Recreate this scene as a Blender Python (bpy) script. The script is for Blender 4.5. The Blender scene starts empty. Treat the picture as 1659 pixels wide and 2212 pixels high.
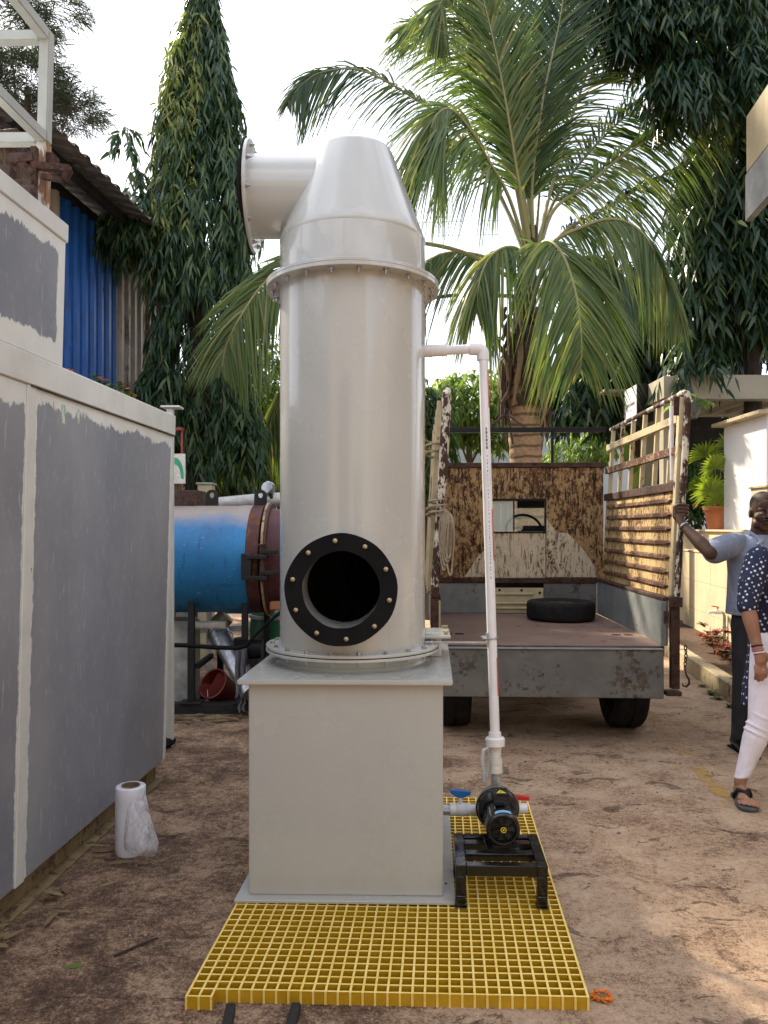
import bpy, bmesh, math, random
import numpy as np
from mathutils import Vector, Matrix

random.seed(7)
np.random.seed(7)
SC = bpy.context.scene
COL = SC.collection
R = math.radians

# ------------------------------------------------------------------ camera
CAMH, FPX, CXP, HYP = 1.45, 1661.0, 829.5, 1140.0
cd = bpy.data.cameras.new('camera')
cam = bpy.data.objects.new('camera', cd)
COL.objects.link(cam)
cam.location = (0, 0, CAMH)
cam.rotation_euler = (R(90), 0, 0)
cd.sensor_fit = 'VERTICAL'
cd.sensor_height = 36.0
cd.lens = FPX / 2212.0 * 36.0
cd.shift_y = 34.0 / 2212.0
cd.clip_start = 0.05
cd.clip_end = 600
SC.camera = cam

# ------------------------------------------------------------------ sky + sun
SUN_DIR = Vector((-0.52, 0.66, 0.68)).normalized()      # towards the sun
SUN_EL = math.asin(SUN_DIR.z)
SUN_AZ = math.atan2(SUN_DIR.x, SUN_DIR.y)
w = bpy.data.worlds.new('World')
SC.world = w
w.use_nodes = True
wt = w.node_tree
wt.nodes.clear()
wo = wt.nodes.new('ShaderNodeOutputWorld')
bg = wt.nodes.new('ShaderNodeBackground')
sky = wt.nodes.new('ShaderNodeTexSky')
sky.sky_type = 'NISHITA'
sky.sun_disc = False
sky.sun_elevation = SUN_EL
sky.sun_rotation = SUN_AZ
sky.air_density = 1.0
sky.dust_density = 4.0
sky.ozone_density = 1.0
tc = wt.nodes.new('ShaderNodeTexCoord')
mp = wt.nodes.new('ShaderNodeMapping')
mp.inputs['Scale'].default_value = (1.0, 1.0, 2.2)
mp.inputs['Location'].default_value = (2.3, 0.6, 0.4)
nz = wt.nodes.new('ShaderNodeTexNoise')
nz.inputs['Scale'].default_value = 1.7
nz.inputs['Detail'].default_value = 6
nz.inputs['Roughness'].default_value = 0.55
cr = wt.nodes.new('ShaderNodeValToRGB')
cr.color_ramp.elements[0].position = 0.42
cr.color_ramp.elements[0].color = (0.22, 0.22, 0.22, 1)
cr.color_ramp.elements[1].position = 0.60
cr.color_ramp.elements[1].color = (0.97, 0.97, 0.97, 1)
mx = wt.nodes.new('ShaderNodeMix')
mx.data_type = 'RGBA'
mx.inputs[7].default_value = (9.0, 9.3, 10.2, 1)          # thin bright cloud veil
wt.links.new(tc.outputs['Generated'], mp.inputs['Vector'])
wt.links.new(mp.outputs['Vector'], nz.inputs['Vector'])
wt.links.new(nz.outputs['Fac'], cr.inputs['Fac'])
wt.links.new(cr.outputs['Color'], mx.inputs[0])
wt.links.new(sky.outputs['Color'], mx.inputs[6])
wt.links.new(mx.outputs[2], bg.inputs['Color'])
bg.inputs['Strength'].default_value = 0.115
wt.links.new(bg.outputs[0], wo.inputs[0])

sl = bpy.data.lights.new('sun', 'SUN')
sun = bpy.data.objects.new('sun', sl)
COL.objects.link(sun)
sl.energy = 4.6
sl.angle = R(3)
sl.color = (1.0, 0.86, 0.66)
sun.rotation_euler = SUN_DIR.to_track_quat('Z', 'Y').to_euler()
sun.location = (-6, 3, 12)

SC.view_settings.view_transform = 'Standard'
SC.view_settings.look = 'None'
SC.view_settings.exposure = 1.18
SC.view_settings.gamma = 1.0
SC.cycles.use_denoising = True
SC.cycles.max_bounces = 8
SC.cycles.transparent_max_bounces = 16

# ------------------------------------------------------------------ helpers
def px(x, y, D):
    """a measured direction (in 1659-wide photo units) at a chosen distance -> metres"""
    return Vector(((x - CXP) * D / FPX, D, CAMH - (y - HYP) * D / FPX))

ORG = {}
def tag(o, label=None, cat=None, group=None, kind=None):
    if label: o['label'] = label
    if cat: o['category'] = cat
    if group: o['group'] = group
    if kind: o['kind'] = kind
    return o

def thing(name, label, cat, loc=(0, 0, 0), group=None):
    o = bpy.data.objects.new(name, None)
    o.empty_display_size = 0.1
    COL.objects.link(o)
    o.location = loc
    ORG[o] = Vector(loc)
    return tag(o, label, cat, group)

def link(name, me, parent=None, loc=None, rot=None, mat=None):
    """link a mesh whose verts are local to world position loc"""
    o = bpy.data.objects.new(name, me)
    COL.objects.link(o)
    base = ORG[parent] if parent is not None else Vector((0, 0, 0))
    loc = Vector(loc) if loc is not None else base.copy()
    ORG[o] = loc.copy() if parent is None else loc.copy()
    o.location = loc - base
    if parent is not None: o.parent = parent
    if rot is not None: o.rotation_euler = rot
    return o

def inst(name, me, parent, loc, rot=None):
    return link(name, me, parent, loc, rot)

def yawm(a):
    return Matrix.Rotation(a, 3, 'Z')

class MB:
    def __init__(s):
        s.v = []; s.f = []; s.m = []; s.mi = 0
    def face(s, idx):
        s.f.append(tuple(idx)); s.m.append(s.mi)
    def quad(s, *p):
        n = len(s.v); s.v += [Vector(q) for q in p]; s.face(range(n, n + len(p))); return s
    def hexa(s, p):
        n = len(s.v); s.v += [Vector(q) for q in p]
        for f in ((0, 3, 2, 1), (4, 5, 6, 7), (0, 1, 5, 4), (1, 2, 6, 5), (2, 3, 7, 6), (3, 0, 4, 7)):
            s.face([n + i for i in f])
        return s
    def box(s, c, size, rot=None):
        c = Vector(c); a, b, d = size[0] / 2, size[1] / 2, size[2] / 2
        pts = [(-a, -b, -d), (a, -b, -d), (a, b, -d), (-a, b, -d), (-a, -b, d), (a, -b, d), (a, b, d), (-a, b, d)]
        if rot is None: P = [c + Vector(q) for q in pts]
        else:
            M = yawm(rot) if isinstance(rot, (int, float)) else rot
            P = [c + M @ Vector(q) for q in pts]
        return s.hexa(P)
    def bar(s, p0, p1, wd, ht, up=(0, 0, 1)):
        p0 = Vector(p0); p1 = Vector(p1); t = (p1 - p0)
        L = t.length; t.normalize(); up = Vector(up)
        if abs(t.dot(up)) > .98: up = Vector((0, 1, 0))
        sd = t.cross(up).normalized(); u = sd.cross(t).normalized()
        M = Matrix((t, sd, u)).transposed()
        return s.box((p0 + p1) / 2, (L, wd, ht), M)
    def ring(s, c, t, r, n, ref=None):
        t = Vector(t).normalized()
        ref = Vector(ref) if ref else (Vector((0, 0, 1)) if abs(t.z) < .9 else Vector((1, 0, 0)))
        a = t.cross(ref).normalized(); b = t.cross(a).normalized()
        k = len(s.v); c = Vector(c)
        for i in range(n):
            q = 2 * math.pi * i / n
            s.v.append(c + (a * math.cos(q) + b * math.sin(q)) * r)
        return list(range(k, k + n))
    def bridge(s, r0, r1):
        n = len(r0)
        for i in range(n):
            j = (i + 1) % n
            s.face((r0[i], r0[j], r1[j], r1[i]))
    def cyl(s, p0, p1, r0, r1=None, n=20, caps=True):
        p0 = Vector(p0); p1 = Vector(p1); r1 = r0 if r1 is None else r1
        t = p1 - p0
        a = s.ring(p0, t, r0, n); b = s.ring(p1, t, r1, n)
        s.bridge(a, b)
        if caps: s.face(a[::-1]); s.face(b)
        return s
    def annulus(s, p0, p1, ro, ri, n=48):
        p0 = Vector(p0); p1 = Vector(p1); t = p1 - p0
        a = s.ring(p0, t, ro, n); b = s.ring(p1, t, ro, n); c = s.ring(p1, t, ri, n); d = s.ring(p0, t, ri, n)
        s.bridge(a, b); s.bridge(b, c); s.bridge(c, d); s.bridge(d, a)
        return s
    def tube(s, pts, rad, n=8, caps=True):
        pts = [Vector(p) for p in pts]
        if not isinstance(rad, (list, tuple)): rad = [rad] * len(pts)
        prev = None; first = None
        ref = None
        for i, p in enumerate(pts):
            t = (pts[min(i + 1, len(pts) - 1)] - pts[max(i - 1, 0)])
            if t.length < 1e-9: t = Vector((0, 0, 1))
            t.normalize()
            if ref is None:
                ref = Vector((0, 0, 1)) if abs(t.z) < .9 else Vector((0, 1, 0))
            a = t.cross(ref).normalized(); b = a.cross(t).normalized(); ref = b
            k = len(s.v)
            for j in range(n):
                q = 2 * math.pi * j / n
                s.v.append(p + (a * math.cos(q) + b * math.sin(q)) * rad[i])
            rr = list(range(k, k + n))
            if prev: s.bridge(prev, rr)
            else: first = rr
            prev = rr
        if caps: s.face(first[::-1]); s.face(prev)
        return s
    def lathe(s, prof, c, axis=(0, 0, 1), n=48, closed=False, caps=False):
        """prof: list of (r, h) along axis from c"""
        c = Vector(c); ax = Vector(axis).normalized()
        rings = [s.ring(c + ax * h, ax, max(r, 1e-5), n) for r, h in prof]
        for a, b in zip(rings, rings[1:]): s.bridge(a, b)
        if closed: s.bridge(rings[-1], rings[0])
        if caps: s.face(rings[0][::-1]); s.face(rings[-1])
        return s
    def sphere(s, c, r, n=12, m=8, sc=(1, 1, 1)):
        c = Vector(c); rings = []
        for i in range(1, m):
            th = math.pi * i / m; k = len(s.v)
            for j in range(n):
                q = 2 * math.pi * j / n
                s.v.append(c + Vector((math.sin(th) * math.cos(q) * r * sc[0], math.sin(th) * math.sin(q) * r * sc[1], math.cos(th) * r * sc[2])))
            rings.append(list(range(k, k + n)))
        for a, b in zip(rings, rings[1:]): s.bridge(a, b)
        k = len(s.v); s.v += [c + Vector((0, 0, r * sc[2])), c - Vector((0, 0, r * sc[2]))]
        for j in range(n):
            s.face((k, rings[0][j], rings[0][(j + 1) % n])); s.face((k + 1, rings[-1][(j + 1) % n], rings[-1][j]))
        return s
    def prism(s, poly, off):
        """extrude a planar polygon (3-D points) by vector off"""
        n = len(poly); k = len(s.v); off = Vector(off)
        s.v += [Vector(p) for p in poly] + [Vector(p) + off for p in poly]
        s.face(range(k, k + n)[::-1]); s.face(range(k + n, k + 2 * n))
        for i in range(n):
            j = (i + 1) % n; s.face((k + i, k + j, k + n + j, k + n + i))
        return s
    def mesh(s, name, mats, org=Vector((0, 0, 0)), bevel=0, seg=1, sharp=35, smooth=True, fix=True):
        me = bpy.data.meshes.new(name)
        me.from_pydata([tuple(v - org) for v in s.v], [], s.f)
        if not isinstance(mats, (list, tuple)): mats = [mats]
        for m in mats: me.materials.append(m)
        me.polygons.foreach_set('material_index', s.m)
        bm = bmesh.new(); bm.from_mesh(me)
        if fix: bmesh.ops.recalc_face_normals(bm, faces=bm.faces)
        if bevel:
            ed = [e for e in bm.edges if len(e.link_faces) == 2 and e.calc_face_angle(0) > R(28)]
            bmesh.ops.bevel(bm, geom=ed, offset=bevel, segments=seg, affect='EDGES', clamp_overlap=True)
        bm.to_mesh(me); bm.free()
        if smooth:
            me.polygons.foreach_set('use_smooth', [True] * len(me.polygons))
            me.set_sharp_from_angle(angle=R(sharp))
        me.update()
        return me
    def build(s, name, mats, parent=None, loc=None, **kw):
        if loc is None:
            loc = ORG[parent] if parent is not None else Vector((0, 0, 0))
        loc = Vector(loc)
        me = s.mesh(name, mats, loc, **kw)
        return link(name, me, parent, loc)

def npmesh(name, V, Fq, mat, org=Vector((0, 0, 0)), smooth=False):
    """numpy verts (N,3) and list of faces arrays (each (M,k))"""
    me = bpy.data.meshes.new(name)
    V = np.asarray(V, dtype=np.float32) - np.array(org, dtype=np.float32)
    loops = np.concatenate([f.reshape(-1) for f in Fq]).astype(np.int32)
    sizes = np.concatenate([np.full(len(f), f.shape[1]) for f in Fq]).astype(np.int32)
    starts = np.concatenate([[0], np.cumsum(sizes)[:-1]]).astype(np.int32)
    me.vertices.add(len(V)); me.vertices.foreach_set('co', V.reshape(-1))
    me.loops.add(len(loops)); me.loops.foreach_set('vertex_index', loops)
    me.polygons.add(len(sizes)); me.polygons.foreach_set('loop_start', starts)
    me.polygons.foreach_set('loop_total', sizes)
    me.materials.append(mat)
    me.update(calc_edges=True)
    me.validate()
    if smooth: me.polygons.foreach_set('use_smooth', [True] * len(me.polygons))
    return me

# ------------------------------------------------------------------ material helpers
class NT:
    def __init__(s, name):
        s.mat = bpy.data.materials.new(name); s.mat.use_nodes = True
        s.t = s.mat.node_tree; s.t.nodes.clear()
        s.out = s.t.nodes.new('ShaderNodeOutputMaterial')
        s.bsdf = s.t.nodes.new('ShaderNodeBsdfPrincipled')
        s.t.links.new(s.bsdf.outputs[0], s.out.inputs[0])
        s._co = None
    def n(s, typ, **kw):
        nd = s.t.nodes.new(typ)
        for k, v in kw.items():
            if k in nd.inputs: s.set(nd.inputs[k], v)
            else: setattr(nd, k, v)
        return nd
    def set(s, inp, v):
        if isinstance(v, bpy.types.NodeSocket): s.t.links.new(v, inp)
        else: inp.default_value = v
    def co(s, scale=(1, 1, 1), rot=(0, 0, 0), loc=(0, 0, 0)):
        if s._co is None: s._co = s.n('ShaderNodeNewGeometry').outputs['Position'] if getattr(s, 'world', False) else s.n('ShaderNodeTexCoord').outputs['Object']
        m = s.n('ShaderNodeMapping'); s.t.links.new(s._co, m.inputs[0])
        m.inputs['Scale'].default_value = scale; m.inputs['Rotation'].default_value = rot; m.inputs['Location'].default_value = loc
        return m.outputs[0]
    def noise(s, scale, detail=4, rough=.55, vec=None, dist=0):
        nd = s.n('ShaderNodeTexNoise', Scale=scale, Detail=detail, Roughness=rough, Distortion=dist)
        s.t.links.new(vec if vec is not None else s.co(), nd.inputs['Vector'])
        return nd.outputs['Fac']
    def ramp(s, fac, stops):
        nd = s.n('ShaderNodeValToRGB'); e = nd.color_ramp.elements
        while len(e) < len(stops): e.new(.5)
        for el, (p, c) in zip(e, stops):
            el.position = p; el.color = (c, c, c, 1) if isinstance(c, (int, float)) else (c[0], c[1], c[2], 1)
        s.t.links.new(fac, nd.inputs[0])
        return nd.outputs[0]
    def mix(s, fac, a, b, mode='MIX'):
        nd = s.n('ShaderNodeMix', data_type='RGBA', blend_type=mode)
        for sock, v in ((nd.inputs[0], fac), (nd.inputs[6], a), (nd.inputs[7], b)):
            if isinstance(v, (tuple, list)) and len(v) == 3: v = (*v, 1)
            s.set(sock, v)
        return nd.outputs[2]
    def math(s, op, a, b=0.0):
        nd = s.n('ShaderNodeMath', operation=op); s.set(nd.inputs[0], a); s.set(nd.inputs[1], b); return nd.outputs[0]
    def bump(s, h, strength=.3, dist=.01):
        nd = s.n('ShaderNodeBump', Strength=strength, Distance=dist); s.t.links.new(h, nd.inputs['Height'])
        s.t.links.new(nd.outputs[0], s.bsdf.inputs['Normal'])
    def base(s, v):
        if isinstance(v, (tuple, list)): v = (*v[:3], 1)
        s.set(s.bsdf.inputs['Base Color'], v)
    def rough(s, v): s.set(s.bsdf.inputs['Roughness'], v)
    def metal(s, v): s.set(s.bsdf.inputs['Metallic'], v)

def simple(name, c, c2=None, scale=6, rough=.5, rvar=.15, metal=0, bump=0, bscale=60, detail=5, stretch=(1, 1, 1), coat=0, world=False):
    T = NT(name); T.world = world
    c2 = c2 or tuple(x * .72 for x in c)
    f = T.noise(scale, detail, .6, T.co(stretch))
    T.base(T.mix(T.ramp(f, [(.34, 0), (.66, 1)]), c, c2))
    f2 = T.noise(scale * 2.3, 4, .6, T.co(stretch, loc=(3, 1, 2)))
    T.rough(T.ramp(f2, [(.3, max(rough - rvar, .03)), (.7, min(rough + rvar, 1))]))
    T.metal(metal)
    if rough > .55 and not metal: T.bsdf.inputs['Specular IOR Level'].default_value = .22
    if coat: T.bsdf.inputs['Coat Weight'].default_value = coat; T.bsdf.inputs['Coat Roughness'].default_value = .1
    if bump: T.bump(T.noise(bscale, 5, .6), bump, .006)
    return T.mat

def rusty(name, paint, paint2, rust=(.09, .035, .018), rust2=(.20, .085, .035), amt=.5, scale=5, rough=.75, stretch=(1, 1, 1), fine=22, bump=.5):
    """paint flaking off to rust: big patches broken by fine scratches"""
    T = NT(name)
    big = T.noise(scale, 6, .65, T.co(stretch))
    fin = T.noise(fine, 6, .7, T.co(stretch, loc=(5, 2, 1)))
    s = T.math('ADD', T.math('MULTIPLY', big, .55), T.math('MULTIPLY', fin, .45))
    msk = T.ramp(s, [(amt - .015, 0), (amt + .02, 1)])
    pc = T.mix(T.ramp(T.noise(scale * 1.7, 4, .6, T.co(loc=(9, 4, 2))), [(.35, 0), (.65, 1)]), paint, paint2)
    rc = T.mix(T.ramp(T.noise(fine * .7, 5, .7), [(.35, 0), (.65, 1)]), rust, rust2)
    T.base(T.mix(msk, rc, pc))
    T.rough(T.mix(msk, (.9, .9, .9), (rough * .7,) * 3)); T.bsdf.inputs['Specular IOR Level'].default_value = .3
    T.bump(T.math('ADD', msk, T.math('MULTIPLY', fin, .8)), bump, .003)
    return T.mat

def leafy(name, c1, c2, c3=None, trans=.35, rough=.45):
    T = NT(name)
    g = T.n('ShaderNodeNewGeometry')
    rnd = g.outputs['Random Per Island']
    col = T.ramp(rnd, [(0, c1), (.62, c2), (1, c3 or c2)])
    T.base(col); T.rough(rough)
    T.bsdf.inputs['Specular IOR Level'].default_value = .35
    tr = T.n('ShaderNodeBsdfTranslucent')
    T.t.links.new(T.mix(1.0, col, (1.25, 1.3, .55, 1), 'MULTIPLY'), tr.inputs[0])
    ms = T.n('ShaderNodeMixShader'); ms.inputs[0].default_value = trans
    T.t.links.new(T.bsdf.outputs[0], ms.inputs[1]); T.t.links.new(tr.outputs[0], ms.inputs[2])
    T.t.links.new(ms.outputs[0], T.out.inputs[0])
    return T.mat

M = {}

# ================================================================== materials
def ground_mat():
    T = NT('weathered_concrete')
    sep = T.n('ShaderNodeSeparateXYZ'); T.t.links.new(T.co(), sep.inputs[0])
    a = T.noise(.5, 6, .6, T.co(), .6)
    b = T.noise(3.4, 12, .78, T.co((1, 1.25, 1), loc=(4, 1, 0)), .35)
    c = T.noise(38, 8, .80, T.co(loc=(2, 8, 0)))
    d = T.noise(120, 4, .7, T.co(loc=(5, 3, 0)))
    # dirty ground plus painted-in shade, darker towards the enclosure
    dirt_shade = T.ramp(T.math('ADD', sep.outputs[0], T.math('MULTIPLY', T.math('SUBTRACT', T.noise(1.1, 5, .6, T.co(loc=(1, 6, 0))), .5), 1.6)), [(.0, .055), (.75, 0)])
    dirt_shade.node.color_ramp.elements[0].position = 0.0
    s = T.math('ADD', T.math('MULTIPLY', a, .18), T.math('ADD', T.math('MULTIPLY', b, .34), T.math('ADD', T.math('MULTIPLY', c, .28), T.math('MULTIPLY', d, .20))))
    s = T.math('SUBTRACT', s, dirt_shade)
    col = T.ramp(s, [(.37, (.040, .024, .017)), (.42, (.105, .062, .040)), (.452, (.20, .125, .080)), (.478, (.34, .225, .145)), (.52, (.43, .305, .205)), (.60, (.55, .43, .315))])
    # flaked dark spalls
    w2 = T.noise(4.2, 12, .80, T.co((1.0, 1.5, 1), loc=(11, 3, 0)), .8)
    sp = T.ramp(w2, [(.578, 0), (.598, 1)])
    col = T.mix(T.math('MULTIPLY', sp, .7), col, (.070, .038, .026))
    # grit: dark and pale grains
    v = T.n('ShaderNodeTexVoronoi', Scale=70.0, feature='F1'); T.t.links.new(T.co(loc=(1, 2, 0)), v.inputs['Vector'])
    gr = T.ramp(v.outputs['Distance'], [(.10, 1), (.20, 0)])
    sel = T.ramp(T.noise(34, 3, .6, T.co(loc=(7, 7, 0))), [(.56, 0), (.62, 1)]); sel2 = T.ramp(T.noise(30, 3, .6, T.co(loc=(1, 9, 0))), [(.58, 0), (.64, 1)])
    col = T.mix(T.math('MULTIPLY', gr, T.math('MULTIPLY', sel, .6)), col, (.58, .49, .38))
    col = T.mix(T.math('MULTIPLY', gr, T.math('MULTIPLY', sel2, .85)), col, (.035, .022, .016))
    # hairline cracks
    vc = T.n('ShaderNodeTexVoronoi', Scale=.8, feature='DISTANCE_TO_EDGE'); mp_ = T.co((1, 1, 1), loc=(.3, .2, 0))
    mx_ = T.n('ShaderNodeMixRGB', blend_type='ADD'); mx_.inputs[0].default_value = .35; T.t.links.new(mp_, mx_.inputs[1]); nn = T.n('ShaderNodeTexNoise', Scale=2.2, Detail=8.0, Roughness=.65); T.t.links.new(mp_, nn.inputs['Vector']); T.t.links.new(nn.outputs['Color'], mx_.inputs[2]); T.t.links.new(mx_.outputs[0], vc.inputs['Vector'])
    ck = T.math('MULTIPLY', T.ramp(vc.outputs['Distance'], [(.0, 1), (.007, 0)]), T.ramp(T.noise(.9, 3, .5, T.co(loc=(5, 5, 0))), [(.58, 0), (.66, .5)]))
    col = T.mix(ck, col, (.03, .02, .015))
    T.base(col); T.bsdf.inputs['Specular IOR Level'].default_value = .25
    T.rough(T.ramp(b, [(.3, .75), (.7, .95)]))
    T.bump(T.math('ADD', T.math('MULTIPLY', c, .7), T.math('ADD', T.math('MULTIPLY', d, .35), T.math('ADD', b, T.math('MULTIPLY', sp, -.5)))), .7, .012)
    return T.mat
M['ground'] = ground_mat()

def tower_paint(name='cream_grey_enamel', c=(.480, .488, .462), c2=(.452, .460, .436)):
    T = NT(name)
    f = T.noise(1.6, 5, .6, T.co((1, 1, .5)))
    col = T.mix(T.ramp(f, [(.35, 0), (.65, 1)]), c, c2)
    g = T.noise(14, 6, .7, T.co((1, 1, .25), loc=(2, 2, 2)))
    sep = T.n('ShaderNodeSeparateXYZ'); T.t.links.new(T.co(), sep.inputs[0])
    low = T.ramp(T.math('ADD', sep.outputs[2], T.math('MULTIPLY', g, .12)), [(.06, .30), (.17, 0)])
    col = T.mix(low, col, (.34, .29, .23))
    sk = T.noise(44, 4, .7, T.co((1, 1, .9), loc=(8, 1, 3)))
    col = T.mix(T.ramp(sk, [(.76, 0), (.78, .4)]), col, (.24, .21, .18))
    T.base(col)
    T.rough(T.ramp(T.noise(2.5, 4, .6), [(.3, .22), (.7, .30)]))
    T.bsdf.inputs['Coat Weight'].default_value = .7
    T.bsdf.inputs['Coat Roughness'].default_value = .06
    T.bump(T.math('ADD', T.noise(2.6, 3, .5, T.co((1, 1, .6))), T.math('MULTIPLY', T.noise(60, 3, .5), .03)), .16, .03)
    return T.mat
M['enamel'] = tower_paint()
M['hollow_shade'] = simple('painted_hollow_shade', (.012, .012, .012), rough=.85)  # black colour stands for the shade inside the tower and holes
M['rubber'] = simple('black_rubber', (.006, .006, .007), (.010, .010, .011), rough=.7, bump=.15, bscale=120); M['rubber'].node_tree.nodes['Principled BSDF'].inputs['Specular IOR Level'].default_value = .12
M['brass'] = simple('zinc_yellow_bolt', (.50, .42, .28), (.34, .29, .20), scale=60, rough=.35, metal=.9)
M['steel'] = simple('galvanised_bolt', (.48, .48, .50), (.30, .30, .32), scale=60, rough=.38, metal=.9)
M['pvc'] = simple('white_pvc', (.78, .78, .80), (.70, .70, .72), scale=9, rough=.32, rvar=.06)
M['pvc_old'] = simple('soiled_pvc', (.74, .72, .66), (.55, .52, .46), scale=30, rough=.4)
M['gi'] = simple('galvanised_fitting', (.50, .52, .52), (.36, .38, .38), scale=40, rough=.45, metal=.6)
M['black_gloss'] = simple('black_gloss_paint', (.005, .005, .006), (.009, .009, .010), scale=12, rough=.20, rvar=.12, coat=.25, bump=.08, bscale=25)
M['black_satin'] = simple('black_satin', (.008, .008, .009), rough=.5); M['black_satin'].node_tree.nodes['Principled BSDF'].inputs['Specular IOR Level'].default_value = .25
M['blue_plastic'] = simple('blue_plastic', (.02, .16, .50), rough=.35)
M['red_plastic'] = simple('red_plastic', (.60, .03, .02), rough=.35)
M['yellow_label'] = simple('yellow_label', (.80, .58, .02), rough=.5)
M['blue_label'] = simple('pale_blue_label', (.25, .52, .80), rough=.4)
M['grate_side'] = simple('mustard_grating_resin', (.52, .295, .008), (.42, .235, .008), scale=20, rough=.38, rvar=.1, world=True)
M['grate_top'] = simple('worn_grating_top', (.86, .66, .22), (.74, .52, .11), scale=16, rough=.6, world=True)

# ================================================================== ground
g = MB()
n = 40
g.quad((-220, -80, 0), (220, -80, 0), (220, 320, 0), (-220, 320, 0))
o = g.build('ground', M['ground'], fix=False)
tag(o, 'brown weathered concrete yard with dark stains', None, kind='structure')

def yellow_line():
    T = NT('worn_yellow_line')
    f = T.noise(7, 8, .72, T.co()); f2 = T.noise(2.0, 3, .5, T.co(loc=(3, 3, 0)))
    m = T.ramp(T.math('ADD', T.math('MULTIPLY', f, .6), T.math('MULTIPLY', f2, .4)), [(.48, 0), (.56, .65)])
    T.base((.50, .30, .07)); T.rough(.85)
    tr = T.n('ShaderNodeBsdfTransparent'); ms = T.n('ShaderNodeMixShader')
    T.t.links.new(m, ms.inputs[0]); T.t.links.new(tr.outputs[0], ms.inputs[1]); T.t.links.new(T.bsdf.outputs[0], ms.inputs[2])
    T.t.links.new(ms.outputs[0], T.out.inputs[0])
    return T.mat
M['line'] = yellow_line()
g = MB()
a = Vector((2.10, 6.3, .004)); b = Vector((1.80, 3.9, .004)); sd = Vector((.045, 0, 0))
g.quad(a - sd, b - sd, b + sd, a + sd)
o = g.build('painted_line', M['line'], loc=(1.95, 5, 0))
tag(o, 'faded yellow paint line on the concrete', None, kind='structure')

# ================================================================== yellow grating
U = Vector((math.cos(R(2.0)), -math.sin(R(2.0)), 0)); V = Vector((math.sin(R(4.35)), math.cos(R(4.35)), 0))
PIT = .0377; NC, NR = 32, 45
G0 = Vector((-.592, 2.357, 0))
grat = thing('floor_grating', 'yellow moulded fibreglass grating lying under the grey tower', 'grating', G0)
def bar_mesh(d, L, perp, top, th=.0072):
    b = MB()
    d = d.normalized(); s_ = perp.normalized() * th / 2; e = d * (L / 2)
    zb, zt = .0, top
    P = [-e - s_, e - s_, e + s_, -e + s_]
    b.hexa([p + Vector((0, 0, zb)) for p in P] + [p + Vector((0, 0, zt)) for p in P])
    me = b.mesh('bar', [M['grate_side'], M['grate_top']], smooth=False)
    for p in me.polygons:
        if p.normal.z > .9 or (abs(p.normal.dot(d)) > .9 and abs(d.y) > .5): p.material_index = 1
    return me
mv = bar_mesh(V, PIT * NR + .0125, U, .0400)
mu = bar_mesh(U, PIT * NC + .007, V, .0388)
mv2 = bar_mesh(V, PIT * (NR + 1) + .0125, U, .0400)
for i in range(NC + 1):
    if i <= 2: inst('bearing_bar', mv2, grat, G0 + U * (PIT * i) + V * (PIT * (NR - 1) / 2))
    else: inst('bearing_bar', mv, grat, G0 + U * (PIT * i) + V * (PIT * NR / 2))
for j in range(NR + 1):
    inst('cross_bar', mu, grat, G0 + U * (PIT * NC / 2) + V * (PIT * j))
inst('cross_bar', bar_mesh(U, PIT * 2 + .007, V, .0388), grat, G0 + U * PIT - V * PIT)

# ================================================================== scrubber tower
TC = Vector((-.136, 3.35, 0))
tower = thing('scrubber_tower', 'tall cream grey steel scrubber tower with round black rimmed port', 'scrubber tower', (TC.x, TC.y, .04))
bu = Vector((math.cos(R(1.2)), -math.sin(R(1.2)), 0)); bv = Vector((math.sin(R(3.6)), math.cos(R(3.6)), 0))
FL = Vector((-.516, 2.93, 0))
def slab(z0, z1, ov, wid=.74, dep=.875):
    a = FL - bu * ov - bv * ov
    P = [a, a + bu * (wid + 2 * ov), a + bu * (wid + 2 * ov) + bv * (dep + 2 * ov), a + bv * (dep + 2 * ov)]
    return [p + Vector((0, 0, z0)) for p in P] + [p + Vector((0, 0, z1)) for p in P]
MB().hexa(slab(.0405, .0525, .045)).build('base_flange', M['enamel'], tower, bevel=.002)
MB().hexa(slab(.0525, .858, 0)).build('tank', M['enamel'], tower, bevel=.004, seg=2)
MB().hexa(slab(.858, .878, .036)).build('tank_lid', M['enamel'], tower, bevel=.004, seg=2)
MB().lathe([(.3145, .878), (.3145, .925)], (TC.x, TC.y, 0), n=96).lathe([(.335, .8785), (.322, .883), (.3155, .895)], (TC.x, TC.y, 0), n=96).build('neck', M['enamel'], tower)
def ringpart(name, z0, z1, ro, ri, mat, bev=.0015):
    b = MB(); b.annulus((TC.x, TC.y, z0), (TC.x, TC.y, z1), ro, ri, 96)
    return b.build(name, mat, tower, bevel=bev)
ringpart('lower_flange', .925, .9365, .375, .31, M['enamel'])
ringpart('gasket', .9366, .9405, .371, .31, M['rubber'], 0)
ringpart('lower_flange', .9406, .952, .374, .31, M['enamel'])
ringpart('upper_flange', 2.471, 2.4845, .374, .31, M['enamel'])
ringpart('gasket', 2.4846, 2.4875, .372, .31, M['enamel'], 0)
ringpart('upper_flange', 2.4876, 2.501, .3735, .31, M['enamel'])

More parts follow.
